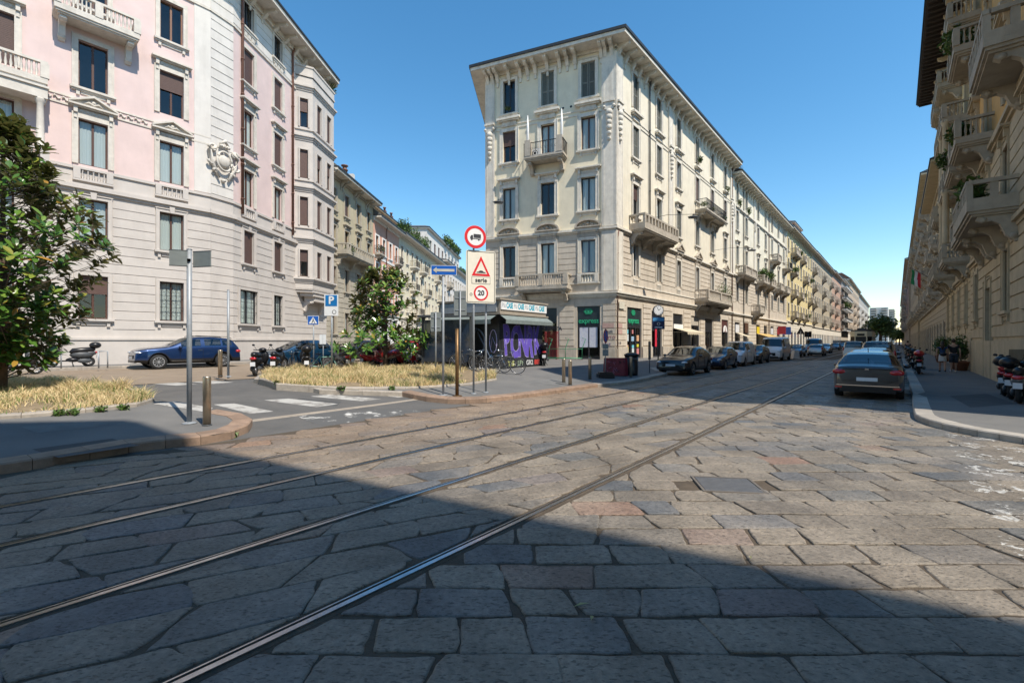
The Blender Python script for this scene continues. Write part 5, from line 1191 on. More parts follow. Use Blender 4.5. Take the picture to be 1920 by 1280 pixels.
# ================= far end =================
tw=thing('tower_block','white tower block with stacked balconies at the far end of the street','tower',(484,600,0),-.72)
b=MB(); b.box(-9.5,9.5,-9,9,0,46); b.build('wall',PW,tw)
for k in range(14):
    for s in (-1,1): b=MB(); b.box(s*5.2-3.2,s*5.2+3.2,-10.4,-9.01,2+k*3.1,3.1+k*3.1); b.build('balcony',TRIM,tw)
for k in range(14): b=MB(); b.box(-8.2,-2.6,-9.05,-9.01,3.4+k*3.1,4.7+k*3.1); b.build('window_band',SLATE,tw)
for k in range(14): b=MB(); b.box(2.6,8.2,-9.05,-9.01,3.4+k*3.1,4.7+k*3.1); b.build('window_band',SLATE,tw)
tw2=thing('tower_block','second grey tower standing right behind the white tower block','tower',(533,645,0),-.72); b=MB(); b.box(-7,7,-8,8,0,47); b.build('wall',GREYST,tw2)
for k in range(14): b=MB(); b.box(-8,8,-9,9,2+k*3.2,2.8+k*3.2); b.build('balcony',TRIM,tw2)
# ================= vehicles =================
def ring(b,c,R,r,axis='y',n=20,m=6,mi=0):
    base=len(b.v)
    for i in range(n):
        a=2*PI*i/n
        for j in range(m):
            t=2*PI*j/m; rr=R+r*math.cos(t); h=r*math.sin(t); x,z=rr*math.cos(a),rr*math.sin(a)
            b.v.append((c[0]+x,c[1]+h,c[2]+z) if axis=='y' else (c[0]+h,c[1]+x,c[2]+z))
    for i in range(n):
        for j in range(m):
            i2=(i+1)%n; j2=(j+1)%m; b.f.append((base+i*m+j,base+i*m+j2,base+i2*m+j2,base+i2*m+j)); b.m.append(mi); b.sm.append(True)
def ell(b,c,r,mi=0,n=10,k=6):
    prof=[(math.sin(PI*i/k),-math.cos(PI*i/k)) for i in range(k+1)]; base=len(b.v)
    for rr,z in prof:
        for j in range(n): t=2*PI*j/n; b.v.append((c[0]+r[0]*rr*math.cos(t),c[1]+r[1]*rr*math.sin(t),c[2]+r[2]*z))
    for i in range(k):
        for j in range(n): j2=(j+1)%n; b.f.append((base+i*n+j,base+i*n+j2,base+(i+1)*n+j2,base+(i+1)*n+j)); b.m.append(mi); b.sm.append(True)
def tyre_mesh(r,w): return cached(('ty',r,w),lambda:(lambda b:(b.lathe([(r*.64,-w/2+.01),(r*.9,-w/2),(r*.98,-w/2+.03),(r,0),(r*.98,w/2-.03),(r*.9,w/2),(r*.64,w/2-.01)],(0,0,0),28,0,'y'),b.mesh('wheel',RUBBER))[1])(MB()))
def rim_mesh(r,w,sp,m):
    def f():
        b=MB()
        for s in (-1,1):
            y=s*(w/2+.002); b.disc((0,0),r*.66,y,28,0,r*.58); b.disc((0,0),r*.14,y+s*.004,12)
            for k in range(sp):
                a=2*PI*k/sp; d=.16 if sp<9 else .10
                P=lambda q,rr: (rr*math.cos(q),y,rr*math.sin(q)); b.q([P(a-d*1.3,r*.13),P(a-d*.55,r*.6),P(a+d*.55,r*.6),P(a+d*1.3,r*.13)])
            b.disc((0,0),r*.6,y-s*.05,20,1)
        return b.mesh('rim',[m,BLACK])
    return cached(('rim',r,w,sp,m.name),f)
HL=M('headlight',(.55,.57,.6),.12,.1,20,0,metal=.3,coat=1); TL=M('tail_light',(.42,.01,.015),.2,.2,20,0,coat=1); CHROME=M('chrome',(.7,.7,.7),.12,.02,9,0,metal=1); PLATE=M('number_plate',(.65,.66,.68),.5,.05,9,0)
UNDER=M('underbody',(.01,.01,.01),.9,.1,9,0)
def paint(name,c,metal=.35,rough=.28): return M('paint_'+name,c,rough,.04,30,0,metal=metal,coat=.9,spec=.5)
def interp(P,x):
    if x<=P[0][0]: return P[0][1]
    for (a,za),(b,zb) in zip(P[:-1],P[1:]):
        if x<=b: return za+(zb-za)*(x-a)/(b-a) if b>a else zb
    return P[-1][1]
SPEC={
 'suv':dict(L=4.72,W=1.89,H=1.68,wb=2.86,xf=.93,r=.37,zb=.30,cont=[(0,.52),(.03,.86),(.12,1.0),(.5,1.08),(1.35,1.16),(2.15,1.58),(2.5,1.66),(3.3,1.68),(4.1,1.60),(4.35,1.50),(4.6,1.12),(4.68,.95),(4.72,.6)],belt=[(0,.9),(1.4,1.08),(4.6,1.16)],ws=(1.4,2.2),rg=(4.15,4.58),pil=[2.85,3.75],sg=(1.95,4.25),trim=1,sp=10),
 'small':dict(L=3.57,W=1.63,H=1.49,wb=2.3,xf=.62,r=.30,zb=.22,cont=[(0,.45),(.03,.72),(.12,.84),(.45,.95),(.85,1.02),(1.6,1.42),(1.9,1.48),(2.6,1.48),(3.0,1.40),(3.4,1.02),(3.5,.9),(3.57,.5)],belt=[(0,.75),(.9,.95),(3.3,1.0)],ws=(.88,1.65),rg=(3.0,3.4),pil=[2.45],sg=(1.35,3.1),trim=0,sp=12),
 'hatch':dict(L=4.0,W=1.74,H=1.5,wb=2.52,xf=.8,r=.31,zb=.22,cont=[(0,.42),(.03,.68),(.14,.8),(.6,.92),(1.15,1.0),(1.95,1.42),(2.3,1.49),(3.0,1.48),(3.5,1.40),(3.85,1.05),(3.95,.9),(4.0,.5)],belt=[(0,.7),(1.2,.93),(3.8,1.04)],ws=(1.18,2.0),rg=(3.5,3.85),pil=[2.55,3.3],sg=(1.7,3.6),trim=0,sp=7),
 'cross':dict(L=4.36,W=1.8,H=1.56,wb=2.64,xf=.92,r=.34,zb=.26,cont=[(0,.40),(.03,.72),(.14,.86),(.6,.98),(1.3,1.06),(2.1,1.48),(2.4,1.55),(3.0,1.56),(3.5,1.46),(4.1,1.15),(4.28,1.0),(4.36,.6)],belt=[(0,.75),(1.3,1.0),(3.3,1.12),(4.2,1.12)],ws=(1.33,2.15),rg=(3.5,4.1),pil=[2.75,3.45],sg=(1.85,3.6),trim=1,sp=7),
 'sedan':dict(L=4.53,W=1.79,H=1.5,wb=2.64,xf=.88,r=.32,zb=.24,cont=[(0,.42),(.03,.66),(.15,.78),(.6,.90),(1.2,.99),(2.0,1.42),(2.35,1.49),(3.0,1.48),(3.45,1.40),(4.05,1.10),(4.15,1.09),(4.46,1.07),(4.50,.98),(4.53,.5)],belt=[(0,.7),(1.2,.93),(3.9,1.03)],ws=(1.22,2.05),rg=(3.4,4.03),pil=[2.6,3.45],sg=(1.75,3.75),trim=0,sp=7),
 'mpv':dict(L=4.4,W=1.84,H=1.84,wb=2.78,xf=.88,r=.32,zb=.22,cont=[(0,.45),(.03,.8),(.12,.92),(.5,1.08),(.95,1.18),(1.75,1.72),(2.1,1.82),(3.2,1.84),(4.1,1.82),(4.28,1.72),(4.36,1.1),(4.38,.9),(4.4,.5)],belt=[(0,.8),(1.0,1.08),(4.3,1.12)],ws=(.97,1.8),rg=(4.12,4.35),pil=[2.45,3.3],sg=(1.45,2.45),trim=0,sp=7),
 'van':dict(L=5.4,W=2.05,H=2.3,wb=3.45,xf=.95,r=.34,zb=.25,cont=[(0,.45),(.03,.9),(.12,1.05),(.6,1.25),(.75,1.32),(1.35,2.0),(1.7,2.24),(2.6,2.28),(4.6,2.28),(5.2,2.26),(5.34,2.2),(5.38,1.2),(5.4,.45)],belt=[(0,.95),(.8,1.22),(5.3,1.25)],ws=(.78,1.4),rg=(9,9),pil=[],sg=(1.25,1.95),trim=0,sp=6),
}
def car(kind,label,col,heading,near,side,fx='front',cat='car',group=None,lod=2,name='parked_car',rimm=None,plate=True,extra=None,z=None):
    """near: ground point under the wheel named by fx and side (+1 left, -1 right of the car)"""
    s=SPEC[kind]; L,W,Hh,r,zb=s['L'],s['W'],s['H'],s['r'],s['zb']; w=W/2; cf=s['xf']; cr=cf+s['wb']
    h=Vector(heading).normalized(); lf=Vector((-h.y,h.x)); wx=(L/2-cf) if fx=='front' else (L/2-cr)
    c=Vector(near)-h*wx-lf*side*(w-.1); zc=gz(c.x,c.y) if z is None else z
    root=thing(name,label,cat,(c.x,c.y,zc),math.atan2(h.y,h.x),group)
    xs=set([p[0] for p in s['cont']])
    ar=1.16*r
    for cx in (cf,cr):
        for d in (-1.07,-.98,-.7,-.3,0,.3,.7,.98,1.07): xs.add(round(cx+d*ar,3))
    for p in s['pil']: xs|={p-.045,p+.045}
    xs|={s['ws'][0],s['ws'][1],s['sg'][0],s['sg'][1]}
    if s['rg'][0]<9: xs|=set(s['rg'])
    xs=sorted(x for x in xs if 0<=x<=L); xx=[xs[0]]
    for x in xs[1:]:
        if x-xx[-1]>.018: xx.append(x)
    xs=xx; b=MB(); n=9
    def sec(x):
        zt=interp(s['cont'],x); be=min(interp(s['belt'],x),zt-.05); end=min(x,L-x); wf=w*(1-.13*max(0,1-end/.55)**2); wf*=1-.015*abs(x-L/2)/(L/2)
        zl=zb+ .08*max(0,1-end/.3)
        for cx in (cf,cr):
            d=abs(x-cx)
            if d<ar: zl=max(zl,r+math.sqrt(max(0,ar*ar-d*d))-.01)
        cab=max(0,min(1,(zt-be-.06)/.3)); wr=wf*(.955-.25*min(1,(zt-be)/.55)*(1 if kind!='van' else .35)*(1 if kind!='mpv' else .7))
        k=1-cab; wr=wr*(1-k)+wf*.88*k
        zm=max(zl+.05,.2*(be-zl)+zl); zs=max(zm+.03,be-.2)
        und=min(zl,zb+.05)
        return [(0,und),(wf*.72,und if zl<=zb+.1 else zl),(wf-.03,zl),(wf,zm),(wf*.995,min(zs,be-.02)),(wf*.955,be),(wr,max(zt-.06,be+.012)),(wr*.8,zt-.012),(0,zt+.008)]
    secs=[sec(x) for x in xs]
    for x,sc in zip(xs,secs):
        X=L/2-x
        for (y,zz) in sc: b.v.append((X,y,zz))
        for (y,zz) in sc[1:-1][::-1]: b.v.append((X,-y,zz))
    N=16
    def mat(i,j):
        j2=j if j<8 else 15-j; xm=(xs[i]+xs[i+1])/2
        if j2<=1: return 2
        if j2==2: return 3 if s['trim'] else 0
        if j2==5:
            if s['sg'][0]<xm<s['sg'][1] and not any(abs(xm-p)<.045 for p in s['pil']): return 1
            return 0
        if j2>=6:
            if s['ws'][0]<xm<s['ws'][1] or s['rg'][0]<xm<s['rg'][1]: return 1
        return 0
    for i in range(len(xs)-1):
        for j in range(N):
            j2=(j+1)%N; b.f.append((i*N+j,i*N+j2,(i+1)*N+j2,(i+1)*N+j)); b.m.append(mat(i,j)); b.sm.append(True)
    b.f.append(tuple(range(N-1,-1,-1))); b.m.append(0); b.sm.append(True); k=(len(xs)-1)*N; b.f.append(tuple(range(k,k+N))); b.m.append(0); b.sm.append(True)
    me=b.mesh('body',[col,car_glass,UNDER,BLACK]); o=put('tmp',me)
    md=o.modifiers.new('s','SUBSURF'); md.levels=lod if lod<3 else 2; dg=bpy.context.evaluated_depsgraph_get(); full=bpy.data.meshes.new_from_object(o.evaluated_get(dg)); bpy.data.objects.remove(o)
    for mi,(nm,mm) in enumerate((('body',col),('window_glass',car_glass),('underbody',UNDER),('lower_trim',BLACK))):
        bm=bmesh.new(); bm.from_mesh(full); bmesh.ops.delete(bm,geom=[f for f in bm.faces if f.material_index!=mi],context='FACES')
        if len(bm.faces):
            for f in bm.faces: f.material_index=0; f.smooth=True
            m2=bpy.data.meshes.new(nm); bm.to_mesh(m2); m2.materials.append(mm); put(nm,m2,root)
        bm.free()
    b=MB(); b.box(-L/2+.5,L/2-.5,-w*.68,w*.68,zb-.04,zb+.35); b.build('chassis',UNDER,root)
    # seats seen through the glass
    if lod>1 and kind!='van':
        b=MB()
        for (sx,sy) in ((.12,.35),(.12,-.35),(-.75,.0)): b.box(L/2-cf-1.25+sx*2-.12,L/2-cf-1.25+sx*2+.1,sy-.25 if sy else -.6,sy+.25 if sy else .6,.5,Hh*.74)
        b.box(L/2-s['ws'][0]-.75,L/2-s['ws'][0]-.35,-w*.75,w*.75,.7,s['belt'][1][1]-.02); b.build('interior',DGREY,root)
    for cx in (cf,cr):
        for sd_ in (-1,1):
            wh=put('wheel',tyre_mesh(r,.22),root,(L/2-cx,sd_*(w-.115),r)); put('rim',rim_mesh(r,.22,s['sp'],rimm or ALLOY),wh)
    if lod<1: return root
    zf=interp(s['cont'],.14); low=kind in('van','mpv')
    b=MB()
    for sd_ in (-1,1): b=MB(); ell(b,(L/2-.22,sd_*w*.74,zf-.16),(.25,.17,.075)); b.build('headlight',HL,root)
    zr=interp(s['cont'],L-.1)
    for sd_ in (-1,1):
        b=MB()
        if low or kind in('hatch','small'): ell(b,(-L/2+.13,sd_*w*.84,(.95 if not low else 1.05)),(.1,.09,.17 if not low else .24))
        else: ell(b,(-L/2+.17,sd_*w*.76,zr-.21),(.19,.225,.115))
        b.build('tail_light',TL,root)
    b=MB(); b.box(L/2-.10,L/2+.012,-w*.5,w*.5,zb+.22,zf-.30); 
    for k in range(4): b.box(L/2+.0,L/2+.018,-w*.5,w*.5,zb+.24+k*(zf-.52-zb)/4,zb+.25+k*(zf-.52-zb)/4)
    b.build('grille',BLACK,root)
    b=MB(); b.box(L/2-.1,L/2+.004,-w*.72,w*.72,zb+.03,zb+.16); b.build('front_bumper',BLACK,root); b=MB(); b.box(-L/2-.004,-L/2+.2,-w*.78,w*.78,zb+.0,zb+.17); b.build('rear_bumper',BLACK,root)
    if plate:
        b=MB(); b.box(L/2+.02,L/2+.03,-.26,.26,zb+.24,zb+.35); b.build('number_plate',PLATE,root); pz=zr-.25 if kind=='sedan' and 0 else zb+.35; b=MB(); b.box(-L/2-.016,-L/2-.004,-.26,.26,pz,pz+.11); b.build('number_plate',PLATE,root)
    for sd_ in (-1,1):
        b=MB(); mx=L/2-s['ws'][0]-.42; ell(b,(mx,sd_*(w+.09),s['belt'][1][1]+.03),(.09,.11,.075)); b.build('wing_mirror',col,root)
        b=MB(); 
        for dx in (s['sg'][0]+.75,)+((s['pil'][0]+.8,) if len(s['pil'])>1 else ()): b.box(L/2-dx-.1,L/2-dx+.1,sd_*(w-.005)-.012,sd_*(w-.005)+.012,s['belt'][1][1]-.16,s['belt'][1][1]-.13)
        b.build('door_handle',col if kind!='suv' else CHROME,root)
        b=MB(); 
        for dx in [s['sg'][0]-.12]+s['pil']: b.box(L/2-dx-.006,L/2-dx+.006,sd_*(w*.994)-.006,sd_*(w*.994)+.006,zb+.2,s['belt'][1][1]-.04)
        b.build('door_gap',BLACK,root)
        if kind=='suv': b=MB(); b.tube([(L/2-2.4,sd_*.66,1.66),(L/2-2.6,sd_*.66,1.71),(L/2-4.1,sd_*.64,1.66),(L/2-4.3,sd_*.63,1.56)],.018,6); b.build('roof_rail',BLACK,root); b=MB(); b.box(L/2-3.2,L/2-1.45,sd_*(w-.01)-.012,sd_*(w-.01)+.012,zb+.08,zb+.12); b.build('sill_strip',CHROME,root)
    return root
MD=(-DA.x,-DA.y); PD=(DA.x,DA.y)
NAVY=paint('navy',(.006,.028,.10),.5); TEAL=paint('teal_blue',(.006,.045,.10),.5); DGR=paint('charcoal',(.02,.022,.028),.5); MIDN=paint('midnight',(.015,.03,.07),.5); WHP=paint('white',(.62,.64,.66),0,.35); SILV=paint('silver',(.36,.37,.38),.7); BRGR=paint('taupe_grey',(.055,.054,.056),.5); REDP=paint('red',(.45,.015,.02),.1); LBL=paint('light_blue',(.05,.30,.55),.1)
GCAR='cars parked along the tram street kerb'
sv=car('suv','shiny dark blue tall estate car parked before the pink building',NAVY,MD,G(297,692),1,cat='car')
car('small','small rounded dark teal car parked behind the black motorcycles',TEAL,MD,G(527,694),1)
car('hatch','red hatchback half hidden behind the centre magnolia tree',REDP,MD,G(735,689),1,lod=1)
car('mpv','dark blue van with blue panels parked left of the graffiti kiosk',MIDN,(-DB.x,-DB.y),G(846,684),1,lod=1)
car('hatch','silver hatchback behind the magnolia, beyond the red hatchback',SILV,MD,G(800,679),1,lod=1)
car('hatch','dark hatchback on the left street behind the parking sign',DGR,MD,UV(16.5,28.6),1,lod=1)
K=lambda px,v=8.5:onv(px,v)
car('cross','black crossover heading the parked row near the corner building',DGR,MD,K(1297,8.4),1,group=GCAR)
car('hatch','midnight blue hatchback parked second, behind the black crossover',MIDN,MD,K(1358,8.5),1,group=GCAR)
car('mpv','white small van with roof bars, third in the row on the left kerb',WHP,MD,K(1396,8.5),1,group=GCAR)
car('cross','dark grey crossover between the small white van and the large white van',DGR,MD,K(1427,8.5),1,group=GCAR)
vn=car('van','large white panel van parked on the left kerb',WHP,MD,K(1467,8.2),1,cat='van',group=GCAR)
car('sedan','dark blue saloon behind the large white van',MIDN,MD,K(1502,8.6),1,group=GCAR,lod=1)
car('hatch','white and silver hatchback in front of the light blue covered van',SILV,PD,K(1521,8.6),1,group=GCAR,lod=1)
car('van','light blue covered van in the left parked row',LBL,MD,K(1536,9.4),1,cat='van',group=GCAR,lod=1)
for k,(px,c_,v_,lab) in enumerate(((1548,DGR,9.2,'black car parked beyond the light blue van'),(1556,SILV,7.9,'silver hatchback facing the camera on the far left kerb'),(1573,MIDN,9.2,'dark blue car behind the silver hatchback'),(1584,DGR,9.2,'dark car far along the left kerb before the trees'),(1594,WHP,9.2,'white car far along the left kerb'))): car('hatch',lab,c_,MD,K(px,v_),1,group=GCAR,lod=1)
car('mpv','white delivery car driving away over the tram tracks, seen from behind',WHP,PD,G(1582,674),1,'rear',name='moving_car',lod=2)
sd2=car('sedan','taupe grey saloon parked at the right kerb, rear lights towards the camera',BRGR,PD,UV(uof(*G(1590,742)),1.5),1,'rear',group=GCAR)
for (nm_,bx_,m_) in (('boot_gap',(-2.275,-2.255,-.62,.62,.60,.612),BLACK),('boot_gap',(-2.272,-2.25,-.62,.62,.965,.98),BLACK),('bumper_strip',(-2.285,-2.2,-.78,.78,.44,.46),CHROME),('emblem',(-2.28,-2.262,-.05,.05,.93,.99),CHROME)): b=MB(); b.box(*bx_); b.build(nm_,m_,sd2)
for s_ in (-1,1): b=MB(); b.box(-2.286,-2.25,s_*.72-.09,s_*.72+.09,.36,.41); b.build('reflector',TL,sd2)
b=MB(); b.tube([(-1.3,0,1.47),(-1.42,0,1.6)],.012,5); b.build('roof_aerial',BLACK,sd2)
u0=uof(*G(1586,742))
for k,(c_,kd,lab) in enumerate(((SILV,'hatch','silver hatchback right in front of the taupe saloon'),(MIDN,'sedan','midnight saloon third in the right kerb row'),(SILV,'mpv','grey people carrier fourth in the right kerb row'),(DGR,'hatch','black hatchback fifth in the right kerb row'),(WHP,'hatch','white hatchback sixth in the right kerb row'),(MIDN,'hatch','blue hatchback seventh in the right kerb row'),(DGR,'sedan','dark saloon last in the right kerb row'))):
    car(kd,lab,c_,PD,UV(u0+5.6*(k+1),1.68),1,'rear',group=GCAR,lod=1)
# ---- tram
TY=M('tram_orange',(.60,.22,.01),.4,.06,6,0,coat=.4); TC=M('tram_cream',(.62,.56,.40),.4,.06,6,0,coat=.4)
tp=onv(1614,3.65); tr=thing('tram','old orange and cream tram on the right-hand track, far down the street','tram',(tp.x,tp.y,.02),math.atan2(DA.y,DA.x))
def tramsec(z0,z1,m,nm,y=1.17,tp_=.0):
    b=MB(); n=.9; P=[(0,-.55*y),(.55,-y),(13.2,-y),(13.8,-.6*y),(13.8,.6*y),(13.2,y),(.55,y),(0,.55*y)]; b.prism(P,z0,z1); b.build(nm,m,tr)
tramsec(.45,1.35,TY,'lower_body'); tramsec(1.35,1.42,DGREY,'belt_strip',1.19); tramsec(2.45,3.15,TC,'upper_body'); tramsec(1.42,2.45,BLACK,'window_band',1.13); tramsec(3.15,3.35,DGREY,'roof',1.1); tramsec(.15,.45,BLACK,'skirt',1.02)
for k in range(12):
    for s in (-1,1): b=MB(); b.box(.9+k*1.05,1.05+k*1.05,s*1.165-.02,s*1.165+.02,1.42,2.45); b.build('window_pillar',TC,tr)
for y in (-.62,.62): b=MB(); b.box(-.03,.06,y-.06,y+.06,1.42,2.45); b.build('window_pillar',TC,tr)
b=MB(); b.box(1,12.6,-.45,.45,3.35,3.6); b.build('clerestory',DGREY,tr); b=MB(); b.tube([(6,-.5,3.6),(7.6,-.5,4.5),(6.6,-.5,5.4)],.03,5); b.tube([(6,.5,3.6),(7.6,.5,4.5),(6.6,.5,5.4)],.03,5); b.tube([(6.6,-.8,5.4),(6.6,.8,5.4)],.03,5); b.build('pantograph',DGREY,tr)
b=MB(); b.lathe([(.001,-.06),(.13,-.04),(.13,.02)],(0,0,1.05),14,0,'x'); b.build('headlight',HL,tr); b=MB(); b.box(-.04,.0,-.4,.4,2.55,2.85); b.build('route_board',BLACK,tr)
# ================= two-wheelers =================
def wheel2(root,x,r,w=.1,rimm=ALLOY):
    b=MB(); ring(b,(0,0,0),r-w*.5,w*.5,'y',24,8); o=b.build('wheel',RUBBER,root,(x,0,r))
    b=MB(); ring(b,(0,0,0),r-w,.014,'y',20,5); 
    for k in range(6): a=k*PI/3; b.tube([(0,0,0),((r-w)*math.cos(a),0,(r-w)*math.sin(a))],.013,4)
    b.lathe([(.06,-.05),(.06,.05)],(0,0,0),10,0,'y'); b.build('rim',rimm,o)
def scooter(label,loc,heading,body=None,case=True,red_tail=True,group=None,screen=False,z=None,seatm=None,cat='scooter',name='parked_scooter'):
    h=Vector(heading); root=thing(name,label,cat,(loc[0],loc[1],gz(*loc)+.0 if z is None else z),math.atan2(h.y,h.x),group); body=body or DGREY
    wheel2(root,.68,.27); wheel2(root,-.66,.26,.12)
    b=MB(); b.tube([(.50,0,.95),(.62,0,.62),(.68,0,.27)],.035,8); b.build('fork',DGREY,root)
    b=MB(); ell(b,(.66,0,.42),(.26,.09,.13)); b.build('front_mudguard',body,root)
    b=MB(); b.tube([(.60,0,.42),(.60,0,.62),(.52,0,.86),(.46,0,1.0)],[.1,.19,.17,.1],10); ell(b,(.5,0,.75),(.12,.24,.3)); b.build('leg_shield',body,root)
    b=MB(); b.box(-.05,.5,-.17,.17,.28,.34); ell(b,(-.1,0,.36),(.28,.19,.12)); b.build('footboard',BLACK,root)
    b=MB(); ell(b,(-.42,0,.60),(.46,.2,.2)); ell(b,(-.72,0,.68),(.26,.14,.13)); b.build('rear_body',body,root)
    b=MB(); b.tube([(.02,0,.70),(-.1,0,.79),(-.45,0,.82),(-.8,0,.87),(-.92,0,.86)],[.07,.15,.16,.13,.05],10); b.build('seat',seatm or BLACK,root)
    b=MB(); ell(b,(.42,0,1.04),(.15,.16,.1)); b.tube([(.36,-.34,1.05),(.42,-.12,1.03),(.42,.12,1.03),(.36,.34,1.05)],.02,6); b.build('handlebar',BLACK,root)
    for s in (-1,1): b=MB(); b.tube([(.4,s*.22,1.05),(.38,s*.32,1.22)],.008,5); ell(b,(.38,s*.34,1.25),(.02,.06,.045)); b.build('mirror',BLACK,root)
    b=MB(); ell(b,(.62,0,.90),(.06,.1,.07)); b.build('headlight',HL,root)
    b=MB(); ell(b,(-.95,0,.72),(.05,.13,.06)); b.build('tail_light',TL if red_tail else BLACK,root)
    b=MB(); b.box(-.99,-.97,-.09,.09,.42,.58); b.build('number_plate',PLATE,root); b=MB(); b.tube([(-.2,-.15,.28),(-.5,-.2,.28),(-.85,-.2,.36)],[.03,.05,.065],8); b.build('exhaust',DGREY,root)
    b=MB(); ell(b,(-.5,.13,.3),(.28,.07,.12)); b.build('engine_cover',DGREY,root)
    b=MB(); b.tube([(-.05,.0,.3),(-.12,.16,.0)],.015,5); b.tube([(-.05,0,.3),(-.12,-.16,.0)],.015,5); b.build('stand',DGREY,root)
    if case: b=MB(); ell(b,(-.92,0,1.08),(.24,.22,.17),0,14,8); b.box(-1.1,-.74,-.2,.2,1.03,1.05); b.build('top_case',BLACK,root)
    if screen: b=MB(); b.q([(.46,-.2,1.05),(.46,.2,1.05),(.34,.17,1.45),(.34,-.17,1.45)]); b.build('windscreen',car_glass,root)
    return root
PVL=.13
g_=G(132,688,.13); scooter('black scooter with rounded top case parked on the far pavement before the pink building',(g_.x,g_.y),MD,case=True,z=gz(*g_)+.13)
g_=G(22,703); scooter('dark motor scooter half hidden by the near magnolia, silver wheel showing',(g_.x,g_.y),PD,case=False,z=gz(*g_))
hd=(-.25,.97)
g_=G(487,703); scooter('black scooter with bright red tail light beside the small teal car',(g_.x,g_.y),hd,BLACK,False,True)
g_=G(573,699); scooter('black touring motorcycle with top case before the small teal car',(g_.x,g_.y),(-.45,.9),BLACK,True,False,screen=True,cat='motorcycle',name='parked_motorcycle')
g_=G(655,693); scooter('red scooter with black seat left of the centre magnolia trunk',(g_.x,g_.y),(-.5,.86),REDP,False,True)
g_=G(700,692); scooter('red motorcycle right behind the centre magnolia branches',(g_.x,g_.y),(.3,.95),REDP,False,True,cat='motorcycle',name='parked_motorcycle')
g_=G(795,692); scooter('silver grey scooter with windscreen right of the centre magnolia',(g_.x,g_.y),(.5,-.86),SILV,False,True,screen=True)
g_=G(765,690); scooter('white scooter parked between the magnolia and the silver scooter',(g_.x,g_.y),(.2,-.95),WHP,True,True)
g_=G(520,701); scooter('dark scooter standing between the red-lit scooter and the touring motorcycle',(g_.x,g_.y),(-.3,.95),DGR,False,True)
g_=G(640,697); scooter('dark grey motorcycle with low seat left of the red scooter',(g_.x,g_.y),(-.6,.8),DGREY,False,True,cat='motorcycle',name='parked_motorcycle')
g_=G(1021,684,.13); scooter('black scooter parked at the right end of the graffiti kiosk',(g_.x,g_.y),(.1,.99),BLACK,True,True,z=gz(*g_)+.13)
for k,(px,py,lab) in enumerate(((1722,700,'scooter with red top case parked on the kerb beyond the taupe saloon'),(1712,690,'dark scooter just behind the one with the red top case'),(1705,682,'black scooter third in the kerb line of scooters'),(1701,676,'grey scooter farthest in the kerb line of scooters'))):
    g_=G(px,py,.13); o=scooter(lab,(g_.x,g_.y),(DA.x,DA.y),BLACK if k!=3 else SILV,True,True,group='scooters along the right kerb',z=gz(*g_)+.13)
    if k==0:
        for c in o.children:
            if c.name.startswith('top_case'): c.data=c.data.copy(); c.data.materials[0]=REDP
for k,(u,lab) in enumerate(((21.3,'dark scooter with red seat by the right wall, farthest of the three'),(20.2,'black motorcycle second by the right building wall'),(19.0,'silver-fronted scooter nearest the camera by the right building wall'))):
    g_=UV(u,-2.72); scooter(lab,(g_.x,g_.y),(-NA.x*.25+DA.x*.97,-NA.y*.25+DA.y*.97),[BLACK,BLACK,SILV][k],k!=2,True,group='two-wheelers by the right wall',z=.13,seatm=REDP if k==0 else None,screen=k==1)
def bicycle(label,loc,heading,col,z,lean=.08):
    root=thing('bicycle',label,'bicycle',(loc[0],loc[1],z),math.atan2(heading[1],heading[0])); root.rotation_euler.x=lean
    for x in (.52,-.52):
        b=MB(); ring(b,(0,0,0),.33,.016,'y',28,6); o=b.build('wheel',RUBBER,root,(x,0,.345)); b=MB()
        for k in range(14): a=k*PI/7; b.tube([(0,0,0),(.32*math.cos(a),0,.32*math.sin(a))],.0025,3,0,False)
        ring(b,(0,0,0),.312,.008,'y',28,4); b.build('rim',ALLOY,o)
    b=MB(); 
    for p,q in (((-.52,0,.345),(-.08,0,.29)),((-.08,0,.29),(-.2,0,.78)),((-.2,0,.78),(-.52,0,.345)),((-.08,0,.29),(.36,0,.62)),((-.18,0,.72),(.34,0,.74)),((.33,0,.8),(.40,0,.55)),((.40,0,.55),(.52,0,.345))): b.tube([p,q],.017,6)
    b.build('frame',col,root)
    b=MB(); b.tube([(.33,0,.8),(.31,0,.92),(.36,0,.95)],.013,6); b.tube([(.2,-.28,.96),(.34,-.2,.95),(.36,0,.95),(.34,.2,.95),(.2,.28,.96)],.012,6); b.build('handlebar',CHROME,root)
    b=MB(); ell(b,(-.24,0,.86),(.14,.08,.035)); b.tube([(-.2,0,.7),(-.22,0,.86)],.012,5); b.build('saddle',BLACK,root)
    b=MB(); b.lathe([(.09,-.012),(.09,.012)],(-.08,0,.29),14,0,'y'); b.tube([(-.08,.05,.29),(.02,.06,.16)],.01,5); b.tube([(-.08,-.05,.29),(-.18,-.06,.42)],.01,5); b.build('crankset',DGREY,root)
    b=MB(); b.tube([(-.52-.36*math.cos(t),0,.345+.36*math.sin(t)) for t in (0,.4,.8,1.2,1.6)],.012,4); b.tube([(.52+.36*math.cos(t),0,.345+.36*math.sin(t)) for t in (.5,.9,1.3,1.7,2.0)],.012,4); b.build('mudguard',DGREY,root)
g_=G(948,701,.13); bicycle('dark city bicycle parked in front of the purple graffiti shutter of the kiosk',(g_.x,g_.y),(.93,-.1),DGREY,gz(*g_)+.13)
g_=G(900,697,.13); bicycle('bicycle left of the double sign posts among the kiosk bicycles',(g_.x,g_.y),(.6,-.8),BLACK,gz(*g_)+.13,.15)
g_=G(927,698,.13); bicycle('silver bicycle between the sign posts and the kiosk corner',(g_.x,g_.y),(.8,-.5),CHROME,gz(*g_)+.13,-.1)
